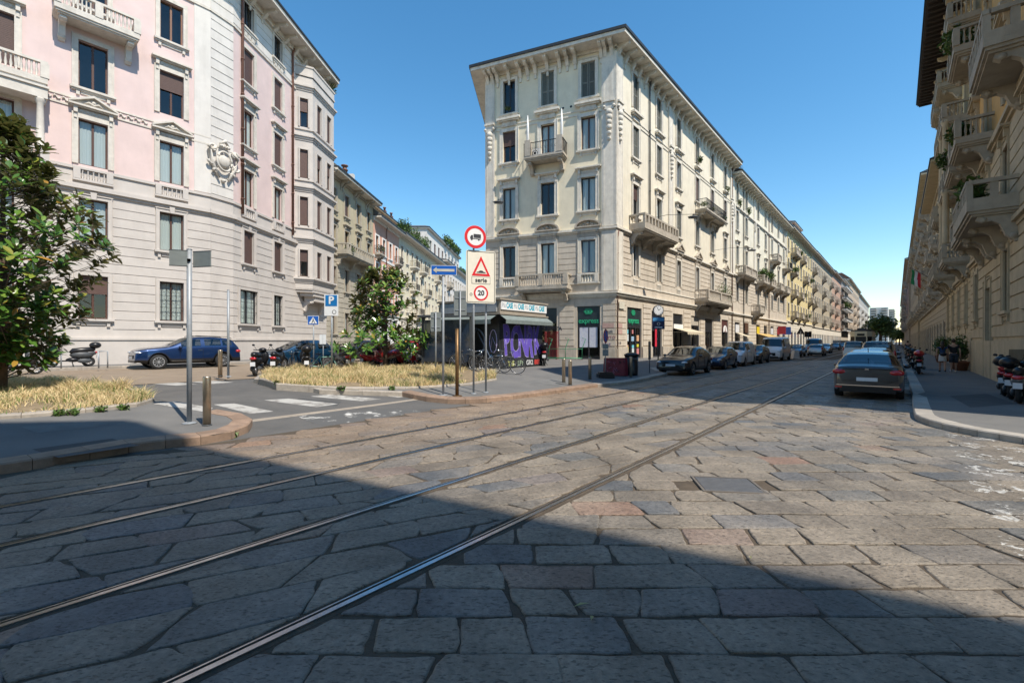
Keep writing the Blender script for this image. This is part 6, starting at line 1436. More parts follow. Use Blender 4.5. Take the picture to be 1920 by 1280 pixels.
g_=G(608,700); bicycle('light green bicycle beside the touring motorcycle',(g_.x,g_.y),(.8,.5),M('mint_paint',(.25,.5,.42),.4),gz(*g_)+.0)
g_=G(545,700); bicycle('dark bicycle standing next to the touring motorcycle',(g_.x,g_.y),(-.3,.95),BLACK,gz(*g_))
g_=G(875,694,.13); bicycle('old bicycle leaning at the kiosk left side',(g_.x,g_.y),(.9,-.3),DGREY,gz(*g_)+.13,.12)
# ================= signs and posts =================
SF=M('sign_cream_face',(.72,.67,.56),.45,.05,6,0); SW=M('sign_white_face',(.74,.74,.73),.45,.04,6,0); SB=M('sign_black_print',(.03,.03,.035),.5); SBACK=M('sign_back_grey',(.19,.21,.205),.6,.12,6,.05)
def post(name,label,cat,px,py,ptop,r=.03,dz=.13,m=None,rz=0):
    p=G(px,py,dz); z0=gz(p.x,p.y)+dz; h=H+(640-ptop)*p.y/F-z0
    t=thing(name,label,cat,(p.x,p.y,z0),rz); b=MB(); b.tube([(0,0,-.05),(0,0,h)],r,12); b.tube([(0,0,h),(0,0,h+.02)],[r*1.15,r*.7],12); b.build('post',m or STEEL,t)
    b=MB(); b.lathe([(r*3,0),(r*2.6,.012),(r*1.2,.03)],(0,0,0),12); b.build('base_collar',m or STEEL,t); return t,p,z0,h
def zat(py,p,z0): return H+(640-py)*p.y/F-z0
# a : street name posts seen from the back
t,p,z0,h=post('street_name_sign','grey post on the near kerb carrying two street name plates seen from behind','street sign',355,793,468,.045)
s=p.y/F
for (x0,x1,dy,rz,m_) in ((-.29,.0,-.0,.35,SBACK),(.05,.46,.02,-.22,SBACK)):
    b=MB(); b.box(x0,x1,-.012,.012,0,.29); o=b.build('name_plate',m_,t,(0,-.06 if dy==0 else .06,h-.33),rz); b=MB(); b.box(x0-.004,x1+.004,-.015,.015,-.014,0); b.box(x0-.004,x1+.004,-.015,.015,.29,.304); b.build('plate_rim',DGREY,o)
    b=MB(); b.box(-.05,.05,-.02,.02,.1,.14); b.build('clamp',DGREY,t,(0,-.05,h-.33))
t,p,z0,h=post('bare_post','thin bare steel post at the far end of the zebra crossing','post',428,706,544,.04)
# bollards
def bollard(label,px,py,r=.07,hh=.96,dz=.13,m=None):
    p=G(px,py,dz); z=gz(p.x,p.y)+dz; t=thing('steel_bollard',label,'bollard',(p.x,p.y,z),0,'round steel bollards'); b=MB(); b.lathe([(r,-.05),(r,hh-.03),(r*.93,hh-.006),(r*.7,hh)],(0,0,0),20); b.build('tube',m or BRONZE,t)
    b=MB(); b.lathe([(r*1.25,0),(r*1.2,.015),(r*1.02,.02)],(0,0,0),20); b.build('foot_ring',DGREY,t)
bollard('steel bollard beside the post with two street name plates, nearest of all bollards',388,797)
bollard('steel bollard beside the thin bare post across the zebra crossing',413,705)
bollard('leftmost of three steel bollards on the kerb before the green lettered shop',1057,717)
bollard('middle one of three steel bollards on the kerb, slightly nearer than its neighbours',1069,722)
bollard('right one of three steel bollards, left of the no parking sign',1106,711)
bollard('steel bollard in front of the black litter bin',1183,707)
# d: parking sign
t,p,z0,h=post('parking_sign','blue P parking sign over a pale panel left of the centre magnolia','parking sign',622,698,552,.035)
s=p.y/F; W_=26*s; b=MB(); b.box(-W_/2,W_/2,-.05,-.03,h-40*s,h); b.build('panel',SW,t); b=MB(); b.box(-W_*.42,W_*.42,-.056,-.05,h-22*s,h-1.5*s); b.build('blue_field',M('parking_blue',(.01,.16,.42),.4),t); text('letter','P',20*s,SW,t,(0,-.062,h-11.5*s),bold=.012)
b=MB(); b.disc((.12,h-33*s),4*s,-.052,16,0,3*s); b.build('disabled_symbol',SB,t)
# e: pedestrian crossing sign
t,p,z0,h=post('crossing_sign','small blue square pedestrian crossing sign with white triangle before the ochre building','road sign',588,690,592,.03)
s=p.y/F; w2=10.5*s; b=MB(); b.box(-w2,w2,-.05,-.03,h-17*s,h); b.build('panel',SW,t); b=MB(); b.box(-w2*.93,w2*.93,-.056,-.05,h-16.3*s,h-.7*s); b.build('blue_field',BLUE,t)
b=MB(); b.prism([(-8*s,h-14.5*s),(8*s,h-14.5*s),(0,h-2*s)],-.062,-.057,0,True,'y'); b.build('triangle',SW,t); b=MB(); b.box(-.5*s,1*s,-.066,-.063,h-10*s,h-6.5*s); b.prism([(-3*s,h-14*s),(-2*s,h-14*s),(1*s,h-9*s),(3*s,h-14*s),(4*s,h-14*s),(1.2*s,h-8*s),(-.6*s,h-8.5*s)],-.066,-.063,0,True,'y'); b.disc((.2*s,h-5.6*s),.9*s,-.066,10); b.build('walking_figure',SB,t)
t,p,z0,h=post('notice_board','white notice panel on a low post between the crossing sign and the parking sign','notice',606,691,627,.02); s=p.y/F
for k in (-1,1): b=MB(); b.box(k*3.2*s-2.9*s,k*3.2*s+2.9*s,-.05,-.035,h-18*s,h); b.build('sheet',SW,t)
# g: one way
t,p,z0,h=post('one_way_sign','blue one-way arrow sign pointing left on a tall steel post at the kerb','road sign',831,741,516,.035); s=p.y/F
b=MB(); b.box(-22*s,25*s,-.05,-.035,h,h+18*s); b.build('panel',SW,t,(0,0,0),.12); b=MB(); b.box(-21.4*s,24.4*s,-.054,-.05,h+.7*s,h+17.3*s); b.build('blue_field',BLUE,t,(0,0,0),.12)
b=MB(); zc=h+9*s; b.prism([(-19*s,zc),(-12*s,zc-5.5*s),(-12*s,zc-2.4*s),(21*s,zc-2.4*s),(21*s,zc+2.4*s),(-12*s,zc+2.4*s),(-12*s,zc+5.5*s)],-.059,-.055,0,True,'y'); b.build('arrow',M('dull_white',(.5,.48,.42),.5),t,(0,0,0),.12)
b=MB(); b.box(-.12,.12,-.12,.12,0,.012); b.build('foot_plate',STEEL,t)
t,p,z0,h=post('brown_post','dark brown steel post between the one-way sign and the double posts','post',857,742,617,.055,m=M('rusty_steel',(.17,.10,.045),.45,.3,8,.1,metal=.6))
# i: the big sign on two posts
p1=G(888,738,.13); p2=G(911,736,.13); z0=gz(p1.x,p1.y)+.13; ang=.62; s=p1.y/F
t=thing('speed_hump_sign','cream sign with red triangle, serie and 20, under a round no lorries sign','road sign',(p1.x,p1.y,z0),0)
zt=zat(566,p1,z0)
d12=p2-p1
for k,q in enumerate((Vector((0,0)),d12)): b=MB(); b.tube([(q.x,q.y,-.05),(q.x,q.y,zt+ (1.9 if k==0 else 1.2))],.032,12); b.build('post',STEEL,t); b=MB(); b.lathe([(.1,0),(.09,.012),(.04,.03)],(q.x,q.y,0),12); b.build('base_collar',STEEL,t)
PW_,PH_=.98,1.66
yaw=.40
def rbox(b,w_,h_,r,y0,y1,mi=0,zc=0,xc=0):
    P=[]
    for (sx,sz,a0) in ((1,1,0),(-1,1,90),(-1,-1,180),(1,-1,270)):
        for k in range(5): a=math.radians(a0+k*22.5); P.append((xc+sx*(w_/2-r)+r*math.cos(a),zc+sz*(h_/2-r)+r*math.sin(a)))
    b.prism(P,y0,y1,mi,True,'y')
ox=(d12.x/2+.04,d12.y/2-.12); zc=zt+PH_/2-.04
b=MB(); rbox(b,PW_,PH_,.07,-.02,.0); pan=b.build('panel',SF,t,(ox[0],ox[1],zc),yaw)
def on(nm,fn,m,y): b=MB(); fn(b); b.build(nm,m,pan)
def fr_(b):
    for sgn in (1,): 
        b.box(-PW_/2+.03,PW_/2-.03,-.024,-.0205,PH_/2-.045,PH_/2-.03); b.box(-PW_/2+.03,PW_/2-.03,-.024,-.0205,-PH_/2+.03,-PH_/2+.045)
        for s_ in (-1,1): b.box(s_*(PW_/2-.037)-.008,s_*(PW_/2-.037)+.008,-.0245,-.021,-PH_/2+.045,PH_/2-.045)
on('border',fr_,SB,0)
on('red_triangle',lambda b:b.prism([(-.31,.03),(.31,.03),(0,.66)],-.025,-.021,0,True,'y'),RED,0)
on('triangle_field',lambda b:b.prism([(-.20,.10),(.20,.10),(0,.505)],-.029,-.0255,0,True,'y'),SF,0)
on('hump_symbol',lambda b:b.prism([(-.15,.125),(.15,.125),(.15,.15),(.08,.165),(.04,.2),(-.04,.2),(-.08,.165),(-.15,.15)],-.033,-.0295,0,True,'y'),SB,0)
on('lettering_plate',lambda b:(b.box(-.31,.31,-.0245,-.021,-.22,.0)),SB,0); on('lettering_field',lambda b:(b.box(-.30,.30,-.027,-.0248,-.21,-.01)),SF,0)
text('lettering','serie',.2,SB,pan,(0,-.0295,-.105),bold=.004)
on('speed_ring',lambda b:b.disc((0,-.51),.24,-.024,32,0,.185),RED,0); on('speed_field',lambda b:b.disc((0,-.51),.19,-.0235,32),SW,0); text('lettering','20',.22,SB,pan,(0,-.026,-.51),bold=.007)
on('small_sticker',lambda b:b.disc((-.33,-.56),.045,-.024,14,0,.03),SB,0)
zc2=zt+PH_+.36
b=MB(); b.lathe([(.36,-.02),(.36,0)],(0,0,0),32,0,'y'); rd=b.build('round_sign',SW,t,(.06,-.10,zc2),yaw)
b=MB(); b.disc((0,0),.355,-.023,36,0,.265); b.build('red_ring',RED,rd)
b=MB(); b.box(-.06,.18,-.025,-.021,-.03,.09); b.prism([(-.17,-.05),(-.08,-.05),(-.08,.05),(-.13,.05),(-.17,.0)],-.025,-.021,0,True,'y'); b.box(-.17,.18,-.025,-.0215,-.07,-.05)
for x in (-.12,.11): b.disc((x,-.08),.03,-.026,10)
b.build('lorry_symbol',SB,rd)
# j: two signs seen from the back
for (px,py,pt_,wd,hh,lab) in ((863,700,545,24,46,'dark grey rectangular sign back on a post left of the speed sign'),(817,700,585,20,36,'grey sign back on a post right of the centre magnolia')):
    t,p,z0,h=post('sign_back',lab,'road sign',px,py,pt_,.03); s=p.y/F; b=MB(); rbox(b,wd*s,hh*s,.04,.04,.055,0,h-hh*s/2); b.build('panel',SBACK,t); b=MB(); b.box(-wd*s*.4,wd*s*.4,.02,.04,h-hh*s*.3,h-hh*s*.26); b.box(-wd*s*.4,wd*s*.4,.02,.04,h-hh*s*.8,h-hh*s*.76); b.build('bracket',STEEL,t)
# k: no parking
t,p,z0,h=post('no_parking_sign','round no parking sign over two grey plates on a low rubber base','road sign',1135,708,617,.025); s=p.y/F
b=MB(); b.lathe([(13*s,-.015),(13*s,0)],(0,0,0),28,0,'y'); rd=b.build('round_sign',M('sign_darkred',(.35,.01,.03),.4),t,(0,-.05,h-13*s),1.05); b=MB(); b.disc((0,0),10.2*s,-.019,28); b.build('blue_field',BLUE,rd); b=MB(); b.prism([(-7.6*s,7*s),(-6*s,8.2*s),(7.6*s,-7*s),(6*s,-8.2*s)],-.024,-.02,0,True,'y'); b.build('red_bar',RED,rd)
for (za,zb_) in ((28,37),(38,50)): b=MB(); b.box(-5.5*s,5.5*s,-.045,-.03,h-zb_*s,h-za*s); b.build('plate',SBACK,t)
b=MB(); b.box(-.36,.36,-.3,.3,0,.18); b.box(-.3,.3,-.24,.24,.18,.26); b.build('rubber_base',BLACK,t)
# clock, information sign and A-board
t,p,z0,h=post('street_clock','round white street clock over a blue information sign on a dark post','clock',1234,686,590,.04,m=DGREY); s=p.y/F
b=MB(); b.lathe([(9.5*s,-.09),(10*s,-.06),(10*s,.06),(9.5*s,.09)],(0,0,h+8*s),26,0,'y'); b.build('clock_case',DGREY,t); b=MB(); b.disc((0,h+8*s),8.6*s,-.093,26); b.build('clock_face',SW,t); b=MB(); b.prism([(-.4*s,h+8*s),(.4*s,h+8*s),(-2.4*s,h+14*s),(-3*s,h+13.6*s)],-.098,-.094,0,True,'y'); b.prism([(-.3*s,h+8.5*s),(.3*s,h+7.7*s),(4.2*s,h+11*s),(3.8*s,h+11.6*s)],-.098,-.094,0,True,'y'); b.build('clock_hands',SB,t)
for k in range(12): a=k*PI/6; b=MB(); b.disc((7.4*s*math.cos(a),h+8*s+7.4*s*math.sin(a)),.6*s,-.096,6); b.build('hour_mark',SB,t)
b=MB(); b.box(-11.5*s,11.5*s,-.08,.08,h-27*s,h-4*s); b.build('sign_case',M('info_navy',(.012,.035,.10),.3,.1,6,0,coat=.4),t); b=MB(); b.box(-10.5*s,10.5*s,-.085,-.081,h-12*s,h-6*s); b.build('light_blue_band',M('info_blue',(.08,.30,.55),.4),t); b=MB(); b.box(-7*s,7*s,-.084,-.081,h-24.5*s,h-22.5*s); b.build('white_strip',SW,t); b=MB(); b.disc((0,h-17*s),3*s,-.084,14,0,2.1*s); b.build('emblem',SW,t)
t,p,z0,h=post('black_board','tilted black advertising board on a thin leg at the kerb before the black crossover','sign',1218,699,640,.02,m=DGREY); s=p.y/F; b=MB(); b.box(-.3,.3,-.03,.03,h-34*s,h); b.build('board',BLACK,t,(0,0,0),1.15)
# litter bin, red barrier
p=G(1184,703,.13); z0=gz(*p)+.13; t=thing('litter_bin','tall black litter bin at the kerb beside the red graffiti barrier','bin',(p.x,p.y,z0))
b=MB(); b.lathe([(.30,0),(.31,.1),(.33,.95)],(0,0,0),16); b.build('body',BLACK,t); b=MB(); b.lathe([(.36,.95),(.36,1.02),(.2,1.1),(.05,1.12)],(0,0,0),16); b.build('lid',BLACK,t); b=MB(); b.box(-.16,.16,-.35,-.325,.78,.86); b.build('slot',DGREY,t)
p=G(1154,704,.13); z0=gz(*p)+.13; t=thing('graffiti_barrier','dark red box barrier scribbled with graffiti beside the black litter bin','barrier',(p.x,p.y,z0),.1)
b=MB(); b.prism([(-.55,0),(.55,0),(.5,.85),(-.5,.85)],-.22,.22,0,True,'y'); b.build('body',M('dark_red_plastic',(.17,.015,.03),.5,.3,9,.05),t)
rn=random.Random(5); b=MB()
for k in range(16): x=rn.uniform(-.42,.42); z=rn.uniform(.1,.7); b.tube([(x,-.225,z),(x+rn.uniform(-.12,.12),-.225,z+rn.uniform(-.15,.15)),(x+rn.uniform(-.15,.15),-.225,z+rn.uniform(0,.15))],.01,4,k%2)
b.build('scribble',[BLACK,M('spray_pink',(.5,.25,.35),.7)],t)
# green rack, red shutter panel, banner by the shop
p=FF.P(fs(1085,FF)-.6,1.4)+cb.o; t=thing('green_rack','light green metal bicycle rack in front of the green lettered shop','rack',(p.x,p.y,gz(*p)+.13),FF.ang)
GM=M('rack_green',(.04,.22,.11),.45); b=MB()
for x in (-1.2,0,1.2): b.tube([(x,0,0),(x,0,.75),(x+.25,0,1.45),(x,.0,1.5)],.025,6)
b.tube([(-1.2,0,.75),(1.2,0,.75)],.02,6); b.tube([(-1.2,-.5,.12),(1.2,-.5,.12)],.03,6); b.tube([(-1.2,0,.12),(1.2,0,.12)],.03,6)
for x in (-1.2,1.2): b.tube([(x,0,.12),(x,-.5,.12)],.03,6)
b.build('frame',GM,t)
p=FF.P(fs(1040,FF),.9)+cb.o; t=thing('red_cage','red metal mesh cage standing left of the green rack','cage',(p.x,p.y,gz(*p)+.13),FF.ang); RC=M('cage_red',(.26,.03,.03),.5); b=MB()
for k in range(9): x=-.42+k*.105; b.box(x-.006,x+.006,-.01,.01,.1,1.95)
for k in range(14): z=.1+k*.142; b.box(-.44,.44,-.022,.022,z-.008,z+.008)
b.box(-.46,-.42,-.02,.02,0,2); b.box(.42,.46,-.02,.02,0,2)
for x in (-.44,.44): b.box(x-.02,x+.02,.28,.32,0,2); b.box(x-.01,x+.01,.02,.28,1.9,1.94); b.box(x-.01,x+.01,.02,.28,.1,.14)
b.build('mesh',RC,t)
b=MB(); [b.lathe([(.05,-.02),(.05,.02)],(x,0,.0),8,0,'y') for x in (-.4,.4)]; b.build('castor',BLACK,t)
# hanging street lamps
def lamp(px,py,p,lab,fc=None):
    z=H+(640-py)*p.y/F; t=thing('hanging_lamp',lab,'street lamp',(p.x,p.y,z)); b=MB(); ell(b,(0,0,0),(.42,.22,.09)); b.box(-.3,.3,-.14,.14,-.09,-.04); b.build('housing',DGREY,t); b=MB(); b.box(-.05,.05,-.05,.05,.08,.22); b.tube([(0,0,.2),(fc[0]*.5,fc[1]*.5,.5),(fc[0],fc[1],.45)],.018,5); b.build('bracket_arm',DGREY,t)
lamp(932,379,Vector((-1.0,33.3)),'flat street lamp on an arm at the left edge of the corner building',(.3,2.5))
lamp(1300,407,onv(1300,11.2),'flat street lamp on an arm beside the iron balcony of the street side',(NA.x*3.8,NA.y*3.8))
lamp(1410,469,onv(1410,11.2),'flat street lamp on an arm before the ivory building',(NA.x*3.8,NA.y*3.8))
# ================= kiosk =================
kc=G(936,692,.13); kz=gz(*kc)+.13; kr=G(1017,685,.13); kd=(kr-kc).normalized(); KL_=(kr-kc).length; kn=Vector((kd.y,-kd.x))
ks=thing('kiosk','newsstand kiosk with rolled shutter covered in purple graffiti and a row of banners','kiosk',(kc.x,kc.y,kz),math.atan2(kd.y,kd.x))
KD=3.6; KB=M('kiosk_dark',(.03,.032,.036),.5,.25,5,.05)
b=MB(); b.box(0,KL_,0,KD,0,2.5); b.build('cabin',KB,ks)
b=MB(); b.box(-.25,KL_+.2,-.25,KD+.25,2.55,2.62); b.box(-.25,KL_+.2,-.25,KD+.25,3.22,3.3); b.box(-.15,KL_+.1,-.15,KD+.15,2.62,3.22); b.build('roof',M('kiosk_cornice',(.30,.26,.21),.6,.1,5,.05),ks)
b=MB(); b.box(-.22,-.16,0,KD,2.68,3.16); b.build('side_panel',M('kiosk_grey_panel',(.33,.34,.35),.5,.1,5,0),ks)
bn=MB(); bn.box(-.1,KL_+.1,-.2,-.16,2.78,3.2); bo=bn.build('banner_panel',SW,ks); CY=M('cyan_print',(.02,.35,.48),.5)
for k in range(4):
    x=KL_*(k+.5)/4-.1; text('banner_lettering','Più',.30,M('grey_print',(.35,.38,.42),.5),bo,(x-.28,-.206,2.98),sx=.8,ext=.002); text('banner_lettering','CASE',.36,CY,bo,(x+.18,-.206,2.98),sx=.62,bold=.012,ext=.002)
b=MB(); n=10
for k in range(n):
    a,c=-.2+(KL_+.35)*k/n,-.2+(KL_+.35)*(k+1)/n; b.q([(a,-.2,2.52),(c,-.2,2.52),(c,-.55,2.30),(a,-.55,2.30)]); b.q([(a,-.55,2.3),(c,-.55,2.3),(c,-.54,2.12),(a,-.54,2.12)])
b.build('front_awning',M('green_grey_canvas',(.17,.20,.19),.8,.15,6,.1),ks)
b=MB(); 
for k in range(n):
    a,c=KD*k/n,KD*(k+1)/n; b.q([(-.2,a,2.52),(-.2,c,2.52),(-.65,c,2.3),(-.65,a,2.3)]); b.q([(-.65,a,2.3),(-.65,c,2.3),(-.64,c,2.1),(-.64,a,2.1)])
b.build('side_awning',MATS['green_grey_canvas'],ks)
PUR=M('purple_spray',(.12,.08,.42),.6,.1,3,.0); PUL=M('lilac_spray',(.52,.46,.72),.6,.1,9,0)
z=.06; sl=0
while z<2.1: b=MB(); b.box(.12,KL_-.1,-.035,-.005,z,z+.085); b.build('shutter_slat',KB,ks); z+=.097; sl+=1
# bubble letters sprayed on the shutter
def blob(b,P,y,mi): b.prism(P,y-.004,y,mi,True,'y')
def smooth(P,n=5): 
    out=[]; m_=len(P)
    for i in range(m_):
        a,c,d,e=[Vector(P[(i+k)%m_]) for k in (-1,0,1,2)]
        for k in range(n): t=k/n; out.append(.5*((2*c)+(d-a)*t+(2*a-5*c+4*d-e)*t*t+(3*c-a-3*d+e)*t**3))
    return out
SHP=[[(0,.0),(.12,.55),(-.02,.95),(.1,1.3),(.35,1.38),(.55,1.2),(.6,.8),(.5,.55),(.62,.2),(.5,-.02),(.3,.3),(.2,-.03)],
     [(.1,.02),(0,.5),(.02,1.1),(.2,1.35),(.45,1.3),(.5,.9),(.42,.45),(.52,.05),(.3,-.08)],
     [(.05,.1),(0,.7),(.12,1.25),(.4,1.4),(.62,1.15),(.6,.6),(.5,.1),(.25,-.05)],
     [(0,.0),(.08,.7),(0,1.2),(.25,1.38),(.4,.95),(.55,1.35),(.78,1.2),(.6,.7),(.75,.1),(.5,-.05),(.38,.4),(.25,-.03)],
     [(.02,.05),(.1,.6),(.0,1.1),(.22,1.3),(.42,1.0),(.4,.5),(.5,.0),(.25,-.1)]]
gx=.2; tot=sum(max(p[0] for p in s_) for s_ in SHP)+.1; kx=(KL_-.45)/tot
for (m_,off,y,nm) in ((PUL,.105,-.040,'graffiti_outline'),(PUR,.085,-.043,'graffiti_letters')):
    x=.22
    for k,ch in enumerate('PCNRK'): text(nm,ch,[1.9,2.1,2.0,2.05,1.85][k],m_,ks,(x+.33,y,[1.30,1.18,1.24,1.2,1.28][k]),rot=(PI/2,[-.1,.06,-.04,.08,-.1][k],0),ext=.001,sx=.50,bold=off); x+=(KL_-.5)/5
b=MB()
for (x,z) in ((.35,.9),(1.0,1.3),(1.5,.8),(2.3,1.5),(2.9,1.0)): b.tube([(x,-.047,z),(x+.05,-.047,z+.3),(x+.12,-.047,z+.15),(x+.1,-.047,z+.5)],.012,4)
b.build('graffiti_stroke',PUL,ks)
for k,(c_,x) in enumerate((((.40,.42,.15),.9),((.25,.32,.22),1.7),((.5,.5,.5),2.5),((.55,.05,.04),3.2))): text('graffiti_tag',['YES','LFY','GR2','801'][k],.34,M('spray_tag_%d'%k,c_,.6),ks,(min(x,KL_-.4),-.04,.22),bold=.01,ext=.003)
# side of the kiosk: posters and big ring shape
SD=M('spray_bluegrey',(.16,.2,.27),.6); b=MB(); P=[(-.006,1.6+.75*math.cos(t),1.25+.7*math.sin(t)) for t in [k*PI/12 for k in range(25)]]; b.tube(P,.05,5); b.tube([(-.006,.5,.5),(-.006,1.4,1.9),(-.006,1.9,.8),(-.006,2.6,1.7),(-.006,3.2,.9)],.04,5); b.build('graffiti_scrawl',SD,ks)
b=MB(); b.tube([(-.01,.35+.22*math.cos(t*.5),1.3+.55*math.sin(t*.5)) for t in range(14)],.018,5); b.tube([(-.01,.2,1.1),(-.01,.4,1.5),(-.01,.5,1.0)],.015,5); b.build('graffiti_scrawl',PUL,ks)
b=MB(); b.box(-.05,-.005,2.5,3.5,.9,2.1); b.build('blue_poster',M('poster_blue',(.03,.12,.35),.4,.3,6,0),ks)
# glass shelter with blue adverts behind the kiosk
p=G(838,690,.13); t=thing('advert_panel','dark glass shelter with blue advertising left of the kiosk','shelter',(p.x,p.y,gz(*p)+.13),-.3); b=MB(); b.box(-1.2,1.2,-.08,.08,.3,2.3); b.build('display',M('shelter_blue',(.012,.025,.05),.15,.35,4,0,coat=.8),t); b=MB(); [b.box(x-.05,x+.05,-.1,.1,0,2.5) for x in (-1.25,1.25)]; b.box(-1.3,1.3,-.5,.12,2.42,2.52); b.build('frame',DGREY,t)
# ================= magnolia trees =================
def leafmat(name,top,under):
    m=bpy.data.materials.new(name); m.use_nodes=True; n=m.node_tree; N=n.nodes; b=N['Principled BSDF']; g=N.new('ShaderNodeNewGeometry')
    at=N.new('ShaderNodeAttribute'); at.attribute_name='tone'; cr=N.new('ShaderNodeValToRGB'); n.links.new(at.outputs['Fac'],cr.inputs[0]); e=cr.color_ramp.elements
    e[0].color=top[0]+(1,); e[1].color=top[-1]+(1,)
    for i,c in enumerate(top[1:-1]): x=e.new((i+1)/(len(top)-1)); x.color=c+(1,)
    mx=N.new('ShaderNodeMix'); mx.data_type='RGBA'; n.links.new(g.outputs['Backfacing'],mx.inputs[0]); n.links.new(cr.outputs[0],mx.inputs[6]); mx.inputs[7].default_value=under+(1,); n.links.new(mx.outputs[2],b.inputs['Base Color'])
    b.inputs['Roughness'].default_value=.26; b.inputs['Specular IOR Level'].default_value=.55
    tl=N.new('ShaderNodeBsdfTranslucent'); n.links.new(mx.outputs[2],tl.inputs[0]); ms=N.new('ShaderNodeMixShader'); ms.inputs[0].default_value=.25; o=N['Material Output']
    n.links.new(b.outputs[0],ms.inputs[1]); n.links.new(tl.outputs[0],ms.inputs[2]); n.links.new(ms.outputs[0],o.inputs[0]); MATS[name]=m; return m
MAG=leafmat('magnolia_leaf',[(.035,.085,.016),(.06,.145,.024),(.11,.22,.034),(.20,.30,.05),(.42,.20,.04)],(.16,.15,.05))
BARK=M('bark',(.12,.085,.06))
def leaf_pts(c,d,up,L,W_,curl):
    s=d.cross(up).normalized(); u=s.cross(d).normalized(); P=[]
    for t,wd in ((0,.06),(.3,.8),(.62,1),(.86,.6),(1,.03)):
        m_=c+d*L*t-u*curl*L*t*t*.5; P.append((m_-s*W_*wd*.5+u*.10*W_*wd, m_-u*0, m_+s*W_*wd*.5+u*.10*W_*wd))
    return P
def add_leaf(b,tones,P,t):
    for (a,m0,c),(a2,m1,c2) in zip(P[:-1],P[1:]):
        b.q([a,m0,m1,a2],0,True); b.q([m0,c,c2,m1],0,True); tones+=[t,t]
def magnolia(label,loc,h,rad,seed,n_tips,L,gaps,zb=.5,lod=True,asym=0,shape=lambda t:math.sin(PI*min(1,t*.93+.12))**.7):
    rn=random.Random(seed); z0=gz(*loc)+.15; root=thing('magnolia_tree',label,'tree',(loc[0],loc[1],z0))
    b=MB(); b.tube([(0,0,-.1),(.03,.02,h*.3),(.0,.05,h*.62),(.05,0,h*.95)],[.12,.085,.05,.012],10); b.build('trunk',BARK,root)
    tips=[]; br=MB(); k=0
    while len(tips)<n_tips and k<n_tips*8:
        k+=1; t=rn.random()**.9; z=zb+(h-zb)*t; R=rad*shape(t); a=rn.uniform(0,2*PI); r=R*(rn.random()**.34)
        q=noise.noise(Vector((math.cos(a)*1.3,math.sin(a)*1.3,z*.75))*1.1+Vector((seed,0,0)))
        if q<gaps*.5-.25 : continue
        r*=1+q*.55; tips.append(Vector((r*math.cos(a)*(1+asym),r*math.sin(a),z+rn.uniform(-.1,.1))))
    for ti,tp_ in enumerate(tips):
        if ti%3:
            dd=Vector((tp_.x,tp_.y,.5)).normalized(); br.tube([tp_-dd*.3-Vector((0,0,.12)),tp_],[.009,.006],4); continue
        zz=max(.35,tp_.z-.55*math.hypot(tp_.x,tp_.y)-.1); st_=Vector((.02,.03,min(zz,h*.9))); mid=st_.lerp(tp_,.5)+Vector((rn.uniform(-.1,.1),rn.uniform(-.1,.1),-.06)); br.tube([st_,mid,tp_],[.014,.009,.005],4)
    br.build('limbs',BARK,root)
    leaves=[]; camd=Vector((-loc[0],-loc[1],H-z0))
    for tp_ in tips:
        ax=(tp_-Vector((0,0,tp_.z*.6))).normalized()+Vector((0,0,.55)); ax.normalize(); n=rn.randint(9,14); s=ax.cross(Vector((rn.random(),rn.random(),.1))).normalized(); u=ax.cross(s); ct=rn.random()
        for i in range(n):
            th=i*2.4+rn.uniform(-.2,.2); el_=rn.uniform(.15,1.15)*(1-.35*(i/n)); off=-.28*(i/n)
            d=(ax*math.sin(el_)+(s*math.cos(th)+u*math.sin(th))*math.cos(el_)).normalized(); d.z-=.12
            c=tp_+ax*(.05+off*.8)+Vector((rn.uniform(-.02,.02),)*3); ll=L*rn.uniform(.75,1.2)
            tone=min(1,max(0,rn.gauss(.32,.16))) if rn.random()>.07 else rn.uniform(.8,1)
            if i<3 and ct>.7: tone=rn.uniform(.6,.85)
            leaves.append(((c-camd).length,leaf_pts(c,d,ax+Vector((.01,.02,.3)),ll,ll*.42,rn.uniform(-.1,.5)),tone))
    leaves.sort(key=lambda x:x[0]); ns=300 if lod else 0
    for d_,P,t in leaves[:ns]:
        b=MB(); T=[]; add_leaf(b,T,P,t); me=b.mesh('leaf',MAG); attr(me,T); put('leaf',me,root)
    b=MB(); T=[]
    for d_,P,t in leaves[ns:]: add_leaf(b,T,P,t)
    me=b.mesh('foliage',MAG); attr(me,T); o=put('foliage',me,root); o['kind']='stuff'
    return root
magnolia('big glossy magnolia with some orange leaves at the left edge over the nearest grass bed',(-12.25,10.9),6.5,2.08,11,620,.25,.05,.6,shape=lambda t:(.42+1.2*t if t<.48 else max(.1,1.0-1.55*(t-.48))))
tp=G(722,693); magnolia('loose open magnolia with dark leaves standing in the centre dry grass bed',(tp.x,tp.y),4.75,3.0,3,350,.28,.40,.45,shape=lambda t:(1.0-.72*t**1.25)*(.85+.15*math.sin(9*t+1)))
